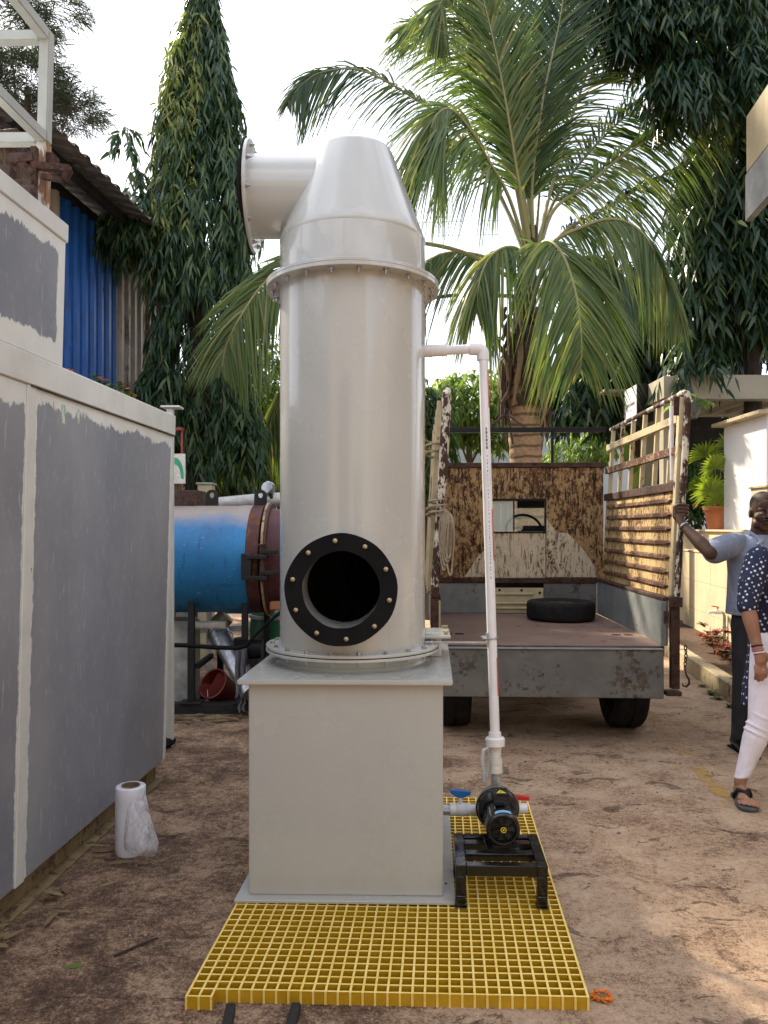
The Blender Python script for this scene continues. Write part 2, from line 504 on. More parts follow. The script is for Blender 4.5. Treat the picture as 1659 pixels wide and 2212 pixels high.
def boolean(me, cut, op='DIFFERENCE'):
    A = bpy.data.objects.new('tmp_a', me); B = bpy.data.objects.new('tmp_b', cut)
    COL.objects.link(A); COL.objects.link(B)
    md = A.modifiers.new('b', 'BOOLEAN'); md.operation = op; md.object = B; md.solver = 'EXACT'
    dg = bpy.context.evaluated_depsgraph_get()
    r = bpy.data.meshes.new_from_object(A.evaluated_get(dg))
    bpy.data.objects.remove(A); bpy.data.objects.remove(B)
    return r
PC = Vector((-.164, 0, 1.213))
b = MB()
pr = [(.3145, .952), (.3145, 2.457)]
ro = [b.ring((TC.x, TC.y, z), (0, 0, 1), .3145, 112) for z in (.952, 2.471)]
ri = [b.ring((TC.x, TC.y, z), (0, 0, 1), .302, 112) for z in (.952, 2.471)]
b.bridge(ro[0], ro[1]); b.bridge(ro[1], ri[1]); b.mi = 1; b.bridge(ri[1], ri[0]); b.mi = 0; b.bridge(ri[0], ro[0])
shell = b.mesh('shell', [M['enamel'], M['hollow_shade']])
cut = MB().cyl((PC.x, 2.7, PC.z), (PC.x, 3.3, PC.z), .1515, n=64).mesh('cut', [M['hollow_shade']])
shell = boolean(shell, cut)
shell.transform(Matrix.Translation(-ORG[tower]))
shell.polygons.foreach_set('use_smooth', [True] * len(shell.polygons)); shell.set_sharp_from_angle(angle=R(35))
link('shell', shell, tower)
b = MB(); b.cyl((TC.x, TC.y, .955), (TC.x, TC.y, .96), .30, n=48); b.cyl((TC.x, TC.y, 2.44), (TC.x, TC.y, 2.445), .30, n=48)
b.build('dark_disc', M['hollow_shade'], tower)  # black discs added only to keep the tower inside dark
for a_, zz0, zz1 in ((R(-94), 2.5015, 2.672), (R(-60), .96, 2.46)):
    b = MB(); e = Vector((math.cos(a_), math.sin(a_), 0)); b.bar(Vector((TC.x, TC.y, zz0)) + e * .3142, Vector((TC.x, TC.y, zz1)) + e * .3142, .004, .0016, up=e); b.build('weld_bead', M['enamel'], tower)
# cone head + side outlet
b = MB()
b.lathe([(.3145, 2.501), (.3145, 2.682), (.311, 2.70), (.30, 2.73), (.176, 3.062), (.168, 3.076), (.155, 3.084), (.0001, 3.090)], (TC.x, TC.y, 0), n=96)
b.build('cone_head', M['enamel'], tower, sharp=50)
b = MB(); b.lathe([(.3150, 2.674), (.3165, 2.682), (.3142, 2.690)], (TC.x, TC.y, 0), n=96); b.build('weld_seam', M['enamel'], tower)
NZ = 2.890
noz = MB(); noz.lathe([(.172, 0), (.172, -.40)], (TC.x - .04, TC.y, NZ), (1, 0, 0), n=64)
nozo = noz.build('outlet_pipe', M['enamel'], tower)
b = MB(); b.annulus((-.566, TC.y, NZ), (-.580, TC.y, NZ), .232, .165, 64); b.build('outlet_flange', M['enamel'], nozo, bevel=.0015)
# wavy rubber gasket behind it
b = MB(); ra = []; rb = []; rc = []; rd = []
for i in range(64):
    q = 2 * math.pi * i / 64; wv = .006 * math.sin(q * 3 + 1) + .004 * math.sin(q * 5)
    for L, rr, xo in ((ra, .239, -.583 + wv * .3), (rb, .239, -.590 + wv), (rc, .165, -.589), (rd, .165, -.581)):
        L.append(len(b.v)); b.v.append(Vector((xo, TC.y + rr * math.cos(q), NZ + rr * math.sin(q))))
for p, q in ((ra, rb), (rb, rc), (rc, rd), (rd, ra)): b.bridge(p, q)
b.build('outlet_gasket', M['rubber'], nozo)
# bolts
def bolt_mesh(name, mat, r=.0085, h=.008, washer=True, shank=0):
    b = MB()
    if washer: b.cyl((0, 0, 0), (0, 0, .0018), r * 1.45, n=14)
    b.cyl((0, 0, .0018), (0, 0, .0018 + h), r, r * .93, n=6)
    if shank: b.cyl((0, 0, h), (0, 0, h + shank), r * .5, n=8)
    return b.mesh(name, mat, sharp=30)
bm_s = bolt_mesh('bolt', M['steel']); bm_n = bolt_mesh('nut', M['steel'], shank=.012); bm_c = bolt_mesh('nut', M['enamel'], r=.010, h=.010, shank=.014)
for i in range(20):
    q = 2 * math.pi * (i + .35) / 20; c, s_ = math.cos(q) * .346, math.sin(q) * .346
    inst('bolt', bm_s, tower, (TC.x + c, TC.y + s_, .952), (0, 0, random.random() * 3))
    inst('nut', bm_n, tower, (TC.x + c, TC.y + s_, .925), (math.pi, 0, random.random() * 3))
    inst('nut', bm_n, tower, (TC.x + c, TC.y + s_, 2.471), (math.pi, 0, random.random() * 3))
for i in range(10):
    q = 2 * math.pi * (i + .3) / 10
    inst('nut', bolt_mesh('nut', M['brass'], shank=.02) if i == 0 else bpy.data.meshes['nut.003'] if 'nut.003' in bpy.data.meshes else bm_n, nozo, (-.566, TC.y + .205 * math.cos(q), NZ + .205 * math.sin(q)), (0, R(90), 0))
# inlet port
b = MB(); b.annulus((PC.x, 2.956, PC.z), (PC.x, 3.15, PC.z), .156, .1495, 72); port = b.build('inlet_pipe', M['enamel'], tower)
b = MB(); b.annulus((PC.x, 2.9415, PC.z), (PC.x, 2.956, PC.z), .2135, .1497, 72); b.build('inlet_flange', M['enamel'], port, bevel=.001)
b = MB(); k = []
rings = [[], [], [], []]
for i in range(72):
    q = 2 * math.pi * i / 72; wob = .0012 * math.sin(q * 4 + 2) + .0009 * math.sin(q * 9)
    for L, rr, yy in ((rings[0], .2155 + wob, 2.9410), (rings[1], .2155 + wob, 2.9330), (rings[2], .1475 + wob * .7, 2.9330), (rings[3], .1475 + wob * .7, 2.9410)):
        L.append(len(b.v)); b.v.append(Vector((PC.x + rr * math.cos(q), yy, PC.z + rr * math.sin(q))))
for i in range(4): b.bridge(rings[i], rings[(i + 1) % 4])
b.build('inlet_gasket', M['rubber'], port)
pb = MB(); pb.cyl((0, 0, 0), (0, 0, .006), .0098, n=16); pb.lathe([(.0098, .006), (.0085, .009), (.005, .0105), (.0001, .011)], (0, 0, 0), n=16)
pbm = pb.mesh('bolt', M['brass'])
for (zx, zy) in ((695, 212), (893, 250), (1030, 400), (1050, 603), (955, 777), (768, 858), (573, 822), (433, 670), (411, 466), (516, 288)):
    a = math.atan2(-(zy - 536), zx - 734)
    inst('bolt', pbm, port, (PC.x + .1885 * math.cos(a), 2.9332, PC.z + .1885 * math.sin(a)), (R(90), 0, 0))
# hand hole at the back corner of the lid
b = MB(); b.box((.13, 3.52, .92), (.26, .22, .084), -R(3)); hh = b.build('hand_hole', M['enamel'], tower, bevel=.003)
b = MB(); b.box((.150, 3.51, .970), (.30, .27, .014), -R(3)); b.build('hand_hole_cover', M['enamel'], hh, bevel=.003)
wb = MB(); wb.cyl((0, 0, 0), (0, 0, .008), .009, n=6); wb.box((0, 0, .011), (.03, .006, .007)); wbm = wb.mesh('wing_nut', M['brass'])
for p in ((.275, 3.41, .977), (.285, 3.62, .977)): inst('wing_nut', wbm, hh, p)
# drain hole in base flange
MB().cyl((.243, 3.02, .0524), (.243, 3.02, .0532), .006, n=12).build('anchor_hole', M['hollow_shade'], tower)

# ================================================================== pump stand, pump, pipes
ST0 = Vector((.439, 2.856, .041))
su = Vector((math.cos(R(1.5)), -math.sin(R(1.5)), 0)); sv = Vector((math.sin(R(3.6)), math.cos(R(3.6)), 0))
SMx = Matrix((su, sv, Vector((0, 0, 1)))).transposed()
def stp(x, y, z): return Vector((.266, 2.856, .041)) + su * x + sv * y + Vector((0, 0, z))
stand = thing('pump_stand', 'low black gloss steel angle frame stand under the pump', 'stand', stp(.17, .15, 0))
SW, SD, SH = .342, .30, .156
T_ = .040
def sbar(name, x0, y0, x1, y1, z0, z1):
    P = [stp(x0, y0, z0), stp(x1, y0, z0), stp(x1, y1, z0), stp(x0, y1, z0), stp(x0, y0, z1), stp(x1, y0, z1), stp(x1, y1, z1), stp(x0, y1, z1)]
    return MB().hexa(P).build(name, M['black_gloss'], stand, bevel=.0025)
sbar('side_rail', 0, 0, T_, SD, SH - .042, SH); sbar('side_rail', SW - T_, 0, SW, SD, SH - .042, SH)
sbar('front_rail', T_, 0, SW - T_, .036, SH - .042, SH - .001); sbar('rear_rail', T_, SD - .036, SW - T_, SD, SH - .042, SH - .001)
sbar('middle_rail', T_, .105, SW - T_, .143, SH - .03, SH - .001); sbar('middle_rail', T_, .205, SW - T_, .24, SH - .03, SH - .001)
for x in (0, SW - T_):
    for y in (0, SD - T_):
        sbar('leg', x, y + .0005, x + T_ - .001, y + T_, .004, SH - .042)
        sbar('foot', x - .003, y - .012, x + T_ + .002, y + T_, 0, .004)
        sbar('foot_lug', x + .001, y - .008, x + T_ - .002, y + .0003, .004, .045)

PX, PZ = .462, .285           # motor axis
pump = thing('water_pump', 'black electric monoblock water pump with yellow and blue stickers', 'pump', (PX, 3.05, .197))
def pc(dx, y, dz): return Vector((PX + dx + (y - 3.0) * .05, y, PZ + dz))
ax = Vector((.05, 1, 0)).normalized()
b = MB(); b.cyl(pc(0, 2.985, 0), pc(0, 3.17, 0), .057, n=40); mot = b.build('motor_body', M['black_gloss'], pump)
b = MB()
for i in range(30):
    q = 2 * math.pi * i / 30
    if .2 < q / math.pi < .8: continue
    d = Vector((math.cos(q), 0, math.sin(q)))
    b.bar(pc(0, 3.03, 0) + d * .060, pc(0, 3.165, 0) + d * .060, .0025, .012, up=d)
b.build('cooling_fins', M['black_gloss'], mot)
b = MB(); b.lathe([(.066, .055), (.066, .012), (.0635, .004), (.057, 0), (.052, .0005), (.052, .008)], pc(0, 2.962, 0), ax, n=48)
cow = b.build('fan_cover', M['black_gloss'], pump)
b = MB()
for k in range(-6, 7):
    x = k * .0078; h = math.sqrt(max(.0525 ** 2 - x * x, 0))
    b.bar(pc(x, 2.9655, -h), pc(x, 2.9655, h), .0016, .0016, up=(0, 1, 0)); b.bar(pc(-h, 2.9672, x), pc(h, 2.9672, x), .0016, .0016)
b.build('fan_grille', M['black_satin'], cow)
b = MB()
for i in range(7):
    q = 2 * math.pi * i / 7; d = Vector((math.cos(q), 0, math.sin(q))); e = Vector((-d.z, 0, d.x))
    b.hexa([pc(0, 2.974, 0) + d * .012 - e * .006, pc(0, 2.974, 0) + d * .045 - e * .009, pc(0, 2.985, 0) + d * .045 + e * .009, pc(0, 2.985, 0) + d * .012 + e * .006] + [pc(0, 2.9755, 0) + d * .012 - e * .006, pc(0, 2.9755, 0) + d * .045 - e * .009, pc(0, 2.9865, 0) + d * .045 + e * .009, pc(0, 2.9865, 0) + d * .012 + e * .006])
b.build('fan_blades', simple('grey_fan', (.10, .11, .11)), cow)
b = MB(); b.annulus(pc(.001, 2.9640, -.001), pc(.001, 2.9652, -.001), .0115, .0085, 24); b.cyl(pc(.001, 2.9644, -.001), pc(.001, 2.965, -.001), .0040, n=12)
b.bar(pc(-.004, 2.9638, -.006), pc(.006, 2.9638, .005), .002, .0008, up=(0, 1, 0)); b.build('warning_badge', M['yellow_label'], cow)
MB().cyl(pc(.001, 2.9650, -.001), pc(.001, 2.9654, -.001), .0086, n=20).build('badge_back', M['black_satin'], cow)
b = MB()
for i in range(10):
    q0 = R(62) + R(56) * i / 10; q1 = R(62) + R(56) * (i + 1) / 10
    P = []
    for q, yy in ((q0, 2.968), (q1, 2.968), (q1, 2.992), (q0, 2.992)): P.append(pc(0, yy, 0) + Vector((math.cos(q), 0, math.sin(q))) * .0667)
    b.quad(*P)
b.build('blue_sticker', M['blue_label'], cow)
b = MB(); b.box(pc(0, 3.075, .086), (.066, .085, .042)); tb = b.build('terminal_box', M['black_gloss'], pump, bevel=.004, seg=2)
b = MB(); b.box(pc(0, 3.075, .110), (.062, .080, .006)); b.build('terminal_lid', M['black_satin'], tb, bevel=.002)
b = MB(); b.prism([pc(-.020, 3.045, .1136), pc(.020, 3.045, .1136), pc(0, 3.085, .1136)], (0, 0, .0006)); b.build('warning_label', M['yellow_label'], tb)
b = MB(); b.bar(pc(-.003, 3.050, .1146), pc(.003, 3.072, .1146), .003, .0005); b.build('warning_mark', M['black_satin'], tb)
b = MB(); b.cyl(pc(-.034, 3.06, .082), pc(-.052, 3.06, .078), .010, n=14); b.build('cable_gland', M['black_satin'], tb)
b = MB(); b.lathe([(.062, 0), (.080, .012), (.086, .03), (.090, .032), (.090, .046), (.084, .05), (.080, .085), (.05, .10), (.0001, .101)], pc(0, 3.165, -.002), ax, n=48)
vol = b.build('volute', M['black_gloss'], pump)
b = MB(); b.annulus(pc(0, 3.197, -.002), pc(0, 3.202, -.002), .0915, .08, 48); b.build('clamp_band', M['gi'], vol)
b = MB(); b.box(pc(0, 3.05, -.075), (.085, .10, .03)); b.box(pc(0, 3.05, -.0875), (.128, .115, .0065)); b.build('foot', M['black_gloss'], pump, bevel=.002)
b = MB(); b.cyl(pc(0, 3.25, .05), pc(0, 3.25, .118), .022, n=20); b.build('outlet_neck', M['gi'], vol)
b = MB(); b.box(pc(-.043, 3.0, .045), (.002, .04, .018), Matrix.Rotation(R(-45), 3, 'Y')); b.build('rating_plate', M['gi'], pump)

# riser pipe
pb0 = pc(0, 3.25, .112); RT = Vector((.437, 3.40, 2.24))
riser = thing('riser_pipe', 'white plastic riser pipe from pump up to tower side', 'pipe', pb0)
d = (RT - pb0).normalized()
def along(t): return pb0 + d * t
LR = (RT - pb0).length
b = MB(); b.cyl(along(.16), along(LR - .045), .0205, n=28); main = b.build('pipe', M['pvc'], riser)
b = MB(); b.cyl(pb0, along(.018), .021, n=20); b.build('nipple', M['steel'], riser)
b = MB(); b.cyl(along(.016), along(.050), .0265, n=24); b.cyl(along(.050), along(.078), .0275, n=24); b.cyl(along(.078), along(.112), .0235, n=24); b.cyl(along(.112), along(.126), .0255, n=24); b.build('coupling', M['pvc_old'], riser, bevel=.0015)
b = MB(); b.lathe([(.030, 0), (.040, .003), (.0415, .034), (.036, .040), (.028, .041)], along(.126), d, n=14); b.cyl(along(.166), along(.186), .0265, n=24); b.build('union', M['pvc'], riser)
# elbow + horizontal branch
xt = TC.x + .3145
E = RT.copy(); b = MB()
pts = [E + Vector((0, 0, -.05)), E + Vector((0, 0, -.022))] + [E + Vector((-.022 + .022 * math.cos(q), 0, -.022 + .022 * math.sin(q))) for q in [R(x) for x in (20, 45, 70, 90)]] + [E + Vector((-.06, 0, 0))]
b.tube(pts, .0275, n=24); b.build('elbow', M['pvc'], riser, sharp=60)
hz = Vector((xt - .01, 3.40, 2.232))
b = MB(); b.cyl(E + Vector((-.055, 0, 0)), hz + Vector((.06, 0, 0)), .0205, n=28); b.build('branch_pipe', M['pvc'], riser)
b = MB(); b.cyl(hz + Vector((.045, 0, .001)), hz + Vector((.105, 0, .003)), .0265, n=24); b.cyl(hz + Vector((.008, 0, 0)), hz + Vector((.046, 0, 0)), .027, .0285, n=14); b.build('branch_coupling', M['pvc'], riser, bevel=.0015)
# print along the pipe and red strip tape
b = MB()
def onpipe(t, ang, h, wd, r=.0208):
    c = along(t); a = Vector((math.sin(ang), -math.cos(ang), 0)); s_ = Vector((math.cos(ang), math.sin(ang), 0)) * wd / 2; e = d * h / 2
    b.quad(c + a * r - s_ - e, c + a * r + s_ - e, c + a * r + s_ + e, c + a * r - s_ + e)
t = LR - .36
for k in range(6): onpipe(t, R(4), .013, .008 if k % 2 else .006); t -= .0165
t -= .02
while t > LR - 1.02:
    h = random.uniform(.004, .010); onpipe(t, R(4), h, random.uniform(.0022, .0034)); t -= h + random.uniform(.004, .011)
b.build('pipe_print', simple('grey_print', (.16, .16, .17), rough=.6), main, smooth=False)['kind'] = 'stuff'
M['redt'] = simple('red_tape', (.62, .06, .03), rough=.5)
for (t0, h) in ((LR - .18, .17), (LR - .82, .22), (.42, .16)): b = MB(); onpipe(t0, R(62), h, .012, .0209); b.build('red_tape', M['redt'], main, smooth=False)
# clamp bracket on the tower flange
tcl = (.957 - pb0.z) / d.z; cpos = along(tcl)
brk = thing('pipe_bracket', 'thin galvanised flat bar bracket with clamp holding the white pipe', 'bracket', (.12, 3.30, .9535))
b = MB(); b.bar((.10, 3.30, .959), (cpos.x - .018, cpos.y - .01, .959), .022, .005); b.build('flat_bar', M['steel'], brk)
b = MB(); b.box((cpos.x - .025, cpos.y - .012, .975), (.004, .03, .055)); b.build('clamp_plate', M['steel'], brk)
b = MB(); b.tube([cpos + Vector((-.045, -.0225, .022)), cpos + Vector((0, -.0235, .022))] + [cpos + Vector((.0235 * math.sin(q), -.0235 * math.cos(q), .022)) for q in [R(x) for x in range(20, 180, 20)]] + [cpos + Vector((-.045, .0235, .022))], .0032, n=8); b.build('u_bolt', M['steel'], brk)
b = MB()
for yy in (-.0225, .0235): b.cyl(cpos + Vector((-.030, yy, .022)), cpos + Vector((-.038, yy, .022)), .0065, n=6)
b.build('clamp_nuts', M['steel'], brk)

# suction pipe with blue valve
vz = .252; vy = 3.27
xb = FL.x + .74 + (vy - 2.915) * .062
suc = thing('suction_pipe', 'short white suction pipe with blue handled ball valve', 'pipe', (xb + .05, vy, vz - .03))
b = MB(); b.cyl((xb - .004, vy, vz), (xb + .034, vy, vz), .0235, n=10); b.build('threaded_nipple', M['gi'], suc)
b = MB(); b.cyl((xb + .034, vy, vz), (xb + .060, vy, vz), .026, n=24); b.lathe([(.021, .060), (.027, .070), (.0285, .085), (.027, .1), (.021, .108)], (xb, vy, vz), (1, 0, 0), n=24); b.cyl((xb + .104, vy, vz), (xb + .122, vy, vz), .026, n=24); vb = b.build('valve_body', M['pvc'], suc)
b = MB(); b.cyl((xb + .078, vy, vz + .02), (xb + .078, vy, vz + .052), .0095, n=14); b.build('valve_stem', M['pvc'], vb)
b = MB(); b.prism([(xb + .035, vy - .011, vz + .072), (xb + .066, vy - .011, vz + .052), (xb + .090, vy - .011, vz + .052), (xb + .122, vy - .011, vz + .066), (xb + .122, vy - .011, vz + .078), (xb + .035, vy - .011, vz + .086)], (0, .022, 0)); b.build('blue_handle', M['blue_plastic'], vb, bevel=.002)
b = MB(); b.cyl((xb + .12, vy, vz), (PX - .06, vy, vz), .0205, n=24); b.build('pipe', M['pvc'], suc)
# drain stub with red handle on the far side of the pump
drn = thing('drain_stub', 'white pipe stub with red valve handle behind the pump', 'pipe', (.56, 3.30, .22))
b = MB(); b.cyl((.535, 3.31, .243), (.615, 3.31, .243), .0225, n=24); b.build('stub', M['pvc'], drn)
b = MB(); b.prism([(.53, 3.305, .292), (.56, 3.305, .278), (.625, 3.305, .275), (.625, 3.305, .292), (.56, 3.305, .300), (.535, 3.305, .304)], (0, .02, 0)); b.build('red_handle', M['red_plastic'], drn, bevel=.002)
b = MB(); b.cyl((.548, 3.315, .26), (.548, 3.315, .283), .008, n=10); b.build('valve_stem', M['pvc'], drn)
# small bent hose behind the coupling
h0 = pc(-.045, 3.30, .075)
b = MB(); b.tube([h0, h0 + Vector((-.004, 0, .05)), h0 + Vector((-.010, 0, .10)), h0 + Vector((-.004, 0, .135)), h0 + Vector((.012, -.002, .142)), h0 + Vector((.022, -.004, .125)), h0 + Vector((.020, -.004, .07)), h0 + Vector((.014, -.002, .02))], .0085, n=12)
o = b.build('bypass_hose', M['pvc'], loc=h0); tag(o, 'thin white bent hose looped behind the pump coupling', 'hose')

# ================================================================== left side materials
def primer_mat(name, y0, y1, z0, z1, amp=.05, seed=0.0):
    """off-white enamel with a ragged patch of grey primer y0..y1, z0..z1 (local metres)"""
    T = NT(name)
    sep = T.n('ShaderNodeSeparateXYZ'); T.t.links.new(T.co(), sep.inputs[0])
    y, z = sep.outputs[1], sep.outputs[2]
    def nz(sc, k): return T.math('SUBTRACT', T.noise(sc, 7, .72, T.co((1, 1, .55), loc=(seed, k, 1))), .5)
    dy = T.math('MINIMUM', T.math('SUBTRACT', y, y0), T.math('SUBTRACT', y1, y))
    dzt = T.math('ADD', T.math('SUBTRACT', z1, z), T.math('ADD', T.math('MULTIPLY', nz(5.0, 3), amp * 3.0), T.math('MULTIPLY', T.math('SUBTRACT', T.noise(38, 5, .7, T.co((1, 1, .22), loc=(seed, 8, 1))), .5), amp * 1.6)))
    dzb = T.math('SUBTRACT', z, z0)
    dd = T.math('MINIMUM', T.math('ADD', dy, T.math('MULTIPLY', nz(20.0, 1), amp * 1.1)), T.math('MINIMUM', dzt, T.math('ADD', dzb, T.math('MULTIPLY', nz(7.0, 2), amp * 2.5))))
    m = T.ramp(T.math('ADD', dd, .5), [(.498, 0), (.503, 1)])
    cl = T.noise(1.7, 5, .6, T.co((1, 1, .6), loc=(seed, 0, 0)))
    gr = T.mix(T.ramp(cl, [(.34, 0), (.66, 1)]), (.19, .202, .238), (.285, .295, .325))
    sm = T.noise(26, 7, .75, T.co((1, 1, .5), loc=(seed, 4, 0)))
    gr = T.mix(T.ramp(sm, [(.54, 0), (.74, .55)]), gr, (.40, .405, .42))
    scr = T.noise(60, 3, .6, T.co((1, 1, .12), rot=(.35, 0, 0), loc=(seed, 1, 1)))
    gr = T.mix(T.ramp(scr, [(.64, 0), (.70, .5)]), gr, (.50, .50, .50))
    wh = T.mix(T.ramp(T.noise(5, 5, .65, T.co(loc=(seed, 2, 2))), [(.4, 0), (.7, 1)]), (.70, .71, .69), (.62, .63, .60))
    rs = T.noise(18, 6, .75, T.co(loc=(2, seed, 5)))
    wh = T.mix(T.ramp(rs, [(.68, 0), (.76, .6)]), wh, (.34, .22, .12))
    T.base(T.mix(m, wh, gr)); T.rough(T.mix(m, (.4,) * 3, (.52,) * 3))
    T.bump(T.math('ADD', T.math('MULTIPLY', m, -.5), T.math('MULTIPLY', sm, .2)), .25, .003)
    return T.mat
M['offwhite'] = rusty('offwhite_enamel_rust_spots', (.66, .67, .65), (.58, .59, .56), (.20, .10, .05), (.36, .22, .12), amt=.335, scale=4, fine=30, bump=.12, rough=.5)
M['rustwhite'] = rusty('rust_streaked_white', (.60, .58, .52), (.66, .66, .62), (.20, .105, .06), (.36, .235, .145), amt=.51, scale=5, fine=14, stretch=(1, 1, .3), bump=.15)
M['base_rust'] = rusty('muddy_rust_channel', (.23, .17, .085), (.16, .115, .06), (.07, .04, .025), (.14, .085, .045), amt=.46, scale=5, fine=26, rough=.9)
M['rust'] = rusty('brown_rusted_steel', (.075, .045, .036), (.050, .032, .027), (.022, .014, .011), (.10, .046, .030), amt=.5, scale=9, fine=40, rough=.9)
M['dark_steel'] = simple('dark_grey_steel', (.016, .017, .018), (.030, .027, .025), scale=9, rough=.65, bump=.2)
M['gal'] = simple('galvanised_sheet', (.42, .43, .44), (.28, .29, .30), scale=12, rough=.38, metal=.85)

# ================================================================== big primed cabinet on the left
CB = Vector((-1.388, 2.78, 0))
cab = thing('steel_enclosure', 'large off white steel enclosure with grey primer patches and channel base', 'steel enclosure', CB)
def cp(x, y, z): return CB + Vector((x, y, z))
def cbox(name, x0, x1, y0, y1, z0, z1, mat, bevel=.003, parent=None):
    b = MB(); b.box(cp((x0 + x1) / 2, (y0 + y1) / 2, (z0 + z1) / 2), (x1 - x0, y1 - y0, z1 - z0))
    return b.build(name, mat, parent or cab, bevel=bevel)
Y0, Y1, YS = -1.7, 1.69, .358
cbox('body', -1.7, -.006, Y0, Y1, .10, 2.095, M['offwhite'])
cbox('upper_body', -1.7, -.007, Y0, YS, 2.097, 2.672, M['offwhite'])
cbox('panel', -.0055, .004, .145, Y1 - .012, .112, 1.985, primer_mat('primer_main', .160, 1.652, .05, 1.925, .05, 1.0), .002)
cbox('panel', -.0055, .004, -1.5, .080, .112, 1.985, primer_mat('primer_left', -1.4, .072, .05, 1.90, .05, 4.0), .002)
cbox('panel', -.0065, .003, -1.5, YS - .006, 2.105, 2.61, primer_mat('primer_top', -1.4, .292, 2.20, 2.555, .05, 9.0), .002)
cbox('corner_trim', -.004, .006, Y1 - .011, Y1 + .005, .112, 1.985, M['offwhite'], .002)
cbox('seam_strip', -.005, .009, .081, .144, .105, 1.985, M['offwhite'], .003)
cbox('top_rail', -.06, .014, Y0, Y1 + .008, 1.986, 2.100, M['offwhite'], .004)
cbox('top_rail', -.06, .010, Y0, YS + .004, 2.611, 2.685, M['offwhite'], .004)
cbox('rust_seam', -.02, .0150, .10, Y1 + .004, 1.9800, 1.9855, M['copper'] if 'copper' in M else M['rust'], 0)
cbox('base_channel', -.09, -.028, Y0, Y1 - .06, .012, .099, M['base_rust'], .003)
cbox('base_flange', -.09, .018, Y0, Y1 - .05, .0, .011, M['base_rust'], .002)
b = MB()
for (yy, zz, w_, h_) in ((.365, 1.915, .030, .075), (.50, 1.925, .016, .06)): b.box(cp(.0046, yy, zz), (.001, w_, h_))
T = NT('green_smear'); m = T.ramp(T.noise(40, 5, .7, T.co((1, 1, .4))), [(.45, 0), (.55, .8)]); T.base(T.mix(m, (.60, .60, .56), (.05, .42, .22))); T.rough(.6)
b.build('paint_smear', T.mat, cab, smooth=False)['kind'] = 'stuff'
# square tube frame on the roof of it
ty = .262
def ctube(name, p, q, mat=None, s=.043, parent=None):
    b = MB(); b.bar(cp(*p), cp(*q), s, s); return b.build(name, mat or M['frame_grey'], parent or cab, bevel=.004, seg=2)
M['frame_grey'] = rusty('grey_painted_tube', (.42, .44, .42), (.36, .38, .36), (.2, .12, .07), (.3, .2, .12), amt=.34, scale=4, fine=30, bump=.1, rough=.5)
ctube('frame_post', (-.05, ty, 2.685), (-.05, ty, 2.97), M['rustwhite'])
ctube('frame_post', (-.05, ty, 2.97), (-.05, ty, 3.41))
ctube('frame_rail', (-.05, ty - .023, 2.985), (-.05, -1.5, 2.985)); ctube('frame_rail', (-.05, ty - .023, 3.388), (-.05, -1.5, 3.388))
ctube('frame_rail', (-.073, ty, 2.984), (-1.5, ty, 2.984)); ctube('frame_rail', (-.073, ty, 3.387), (-1.5, ty, 3.387))
ctube('frame_post', (-.05, -1.52, 2.685), (-.05, -1.52, 3.41)); ctube('frame_post', (-1.5, ty, 2.685), (-1.5, ty, 3.41))
cab.rotation_euler = (0, R(1.5), -R(3.7))

# rusty angle bracket stack on top of the enclosure
rb = thing('rusty_bracket', 'rusty brown angle iron bracket frame standing on the enclosure roof', 'bracket frame', (-1.62, 3.0, 2.69))
def rbar(name, a, c, s=.035): 
    b = MB(); b.bar(a, c, s, s); b.build(name, M['rust'], rb, bevel=.002)
D_ = 2.95
rbar('upright', px(72, 470, D_), px(75, 318, D_), .024); rbar('upright', px(28, 430, D_ + .25), px(30, 296, D_ + .25), .05)
rbar('cross_arm', px(24, 346, D_), px(74, 341, D_)); rbar('cross_arm', px(0, 375, D_), px(28, 378, D_), .05); rbar('cross_arm', px(12, 404, D_), px(74, 403, D_), .04)
rbar('cross_arm', px(20, 416, D_ - .05), px(78, 411, D_ - .05), .03); rbar('cross_arm', px(0, 300, D_ + .2), px(44, 296, D_ + .2), .05); rbar('cross_arm', px(52, 432, D_), px(78, 433, D_), .03)
rbar('brace', px(45, 352, D_), px(74, 378, D_), .03)
rbar('hook_arm', px(78, 349, D_ + .1), px(121, 353, D_ + .1), .06) ; rbar('hook_arm', px(78, 358, D_), px(152, 366, D_), .028); rbar('hook_arm', px(151, 366, D_), px(139, 390, D_), .024); rbar('hook_arm', px(138, 389, D_), px(90, 381, D_), .02)

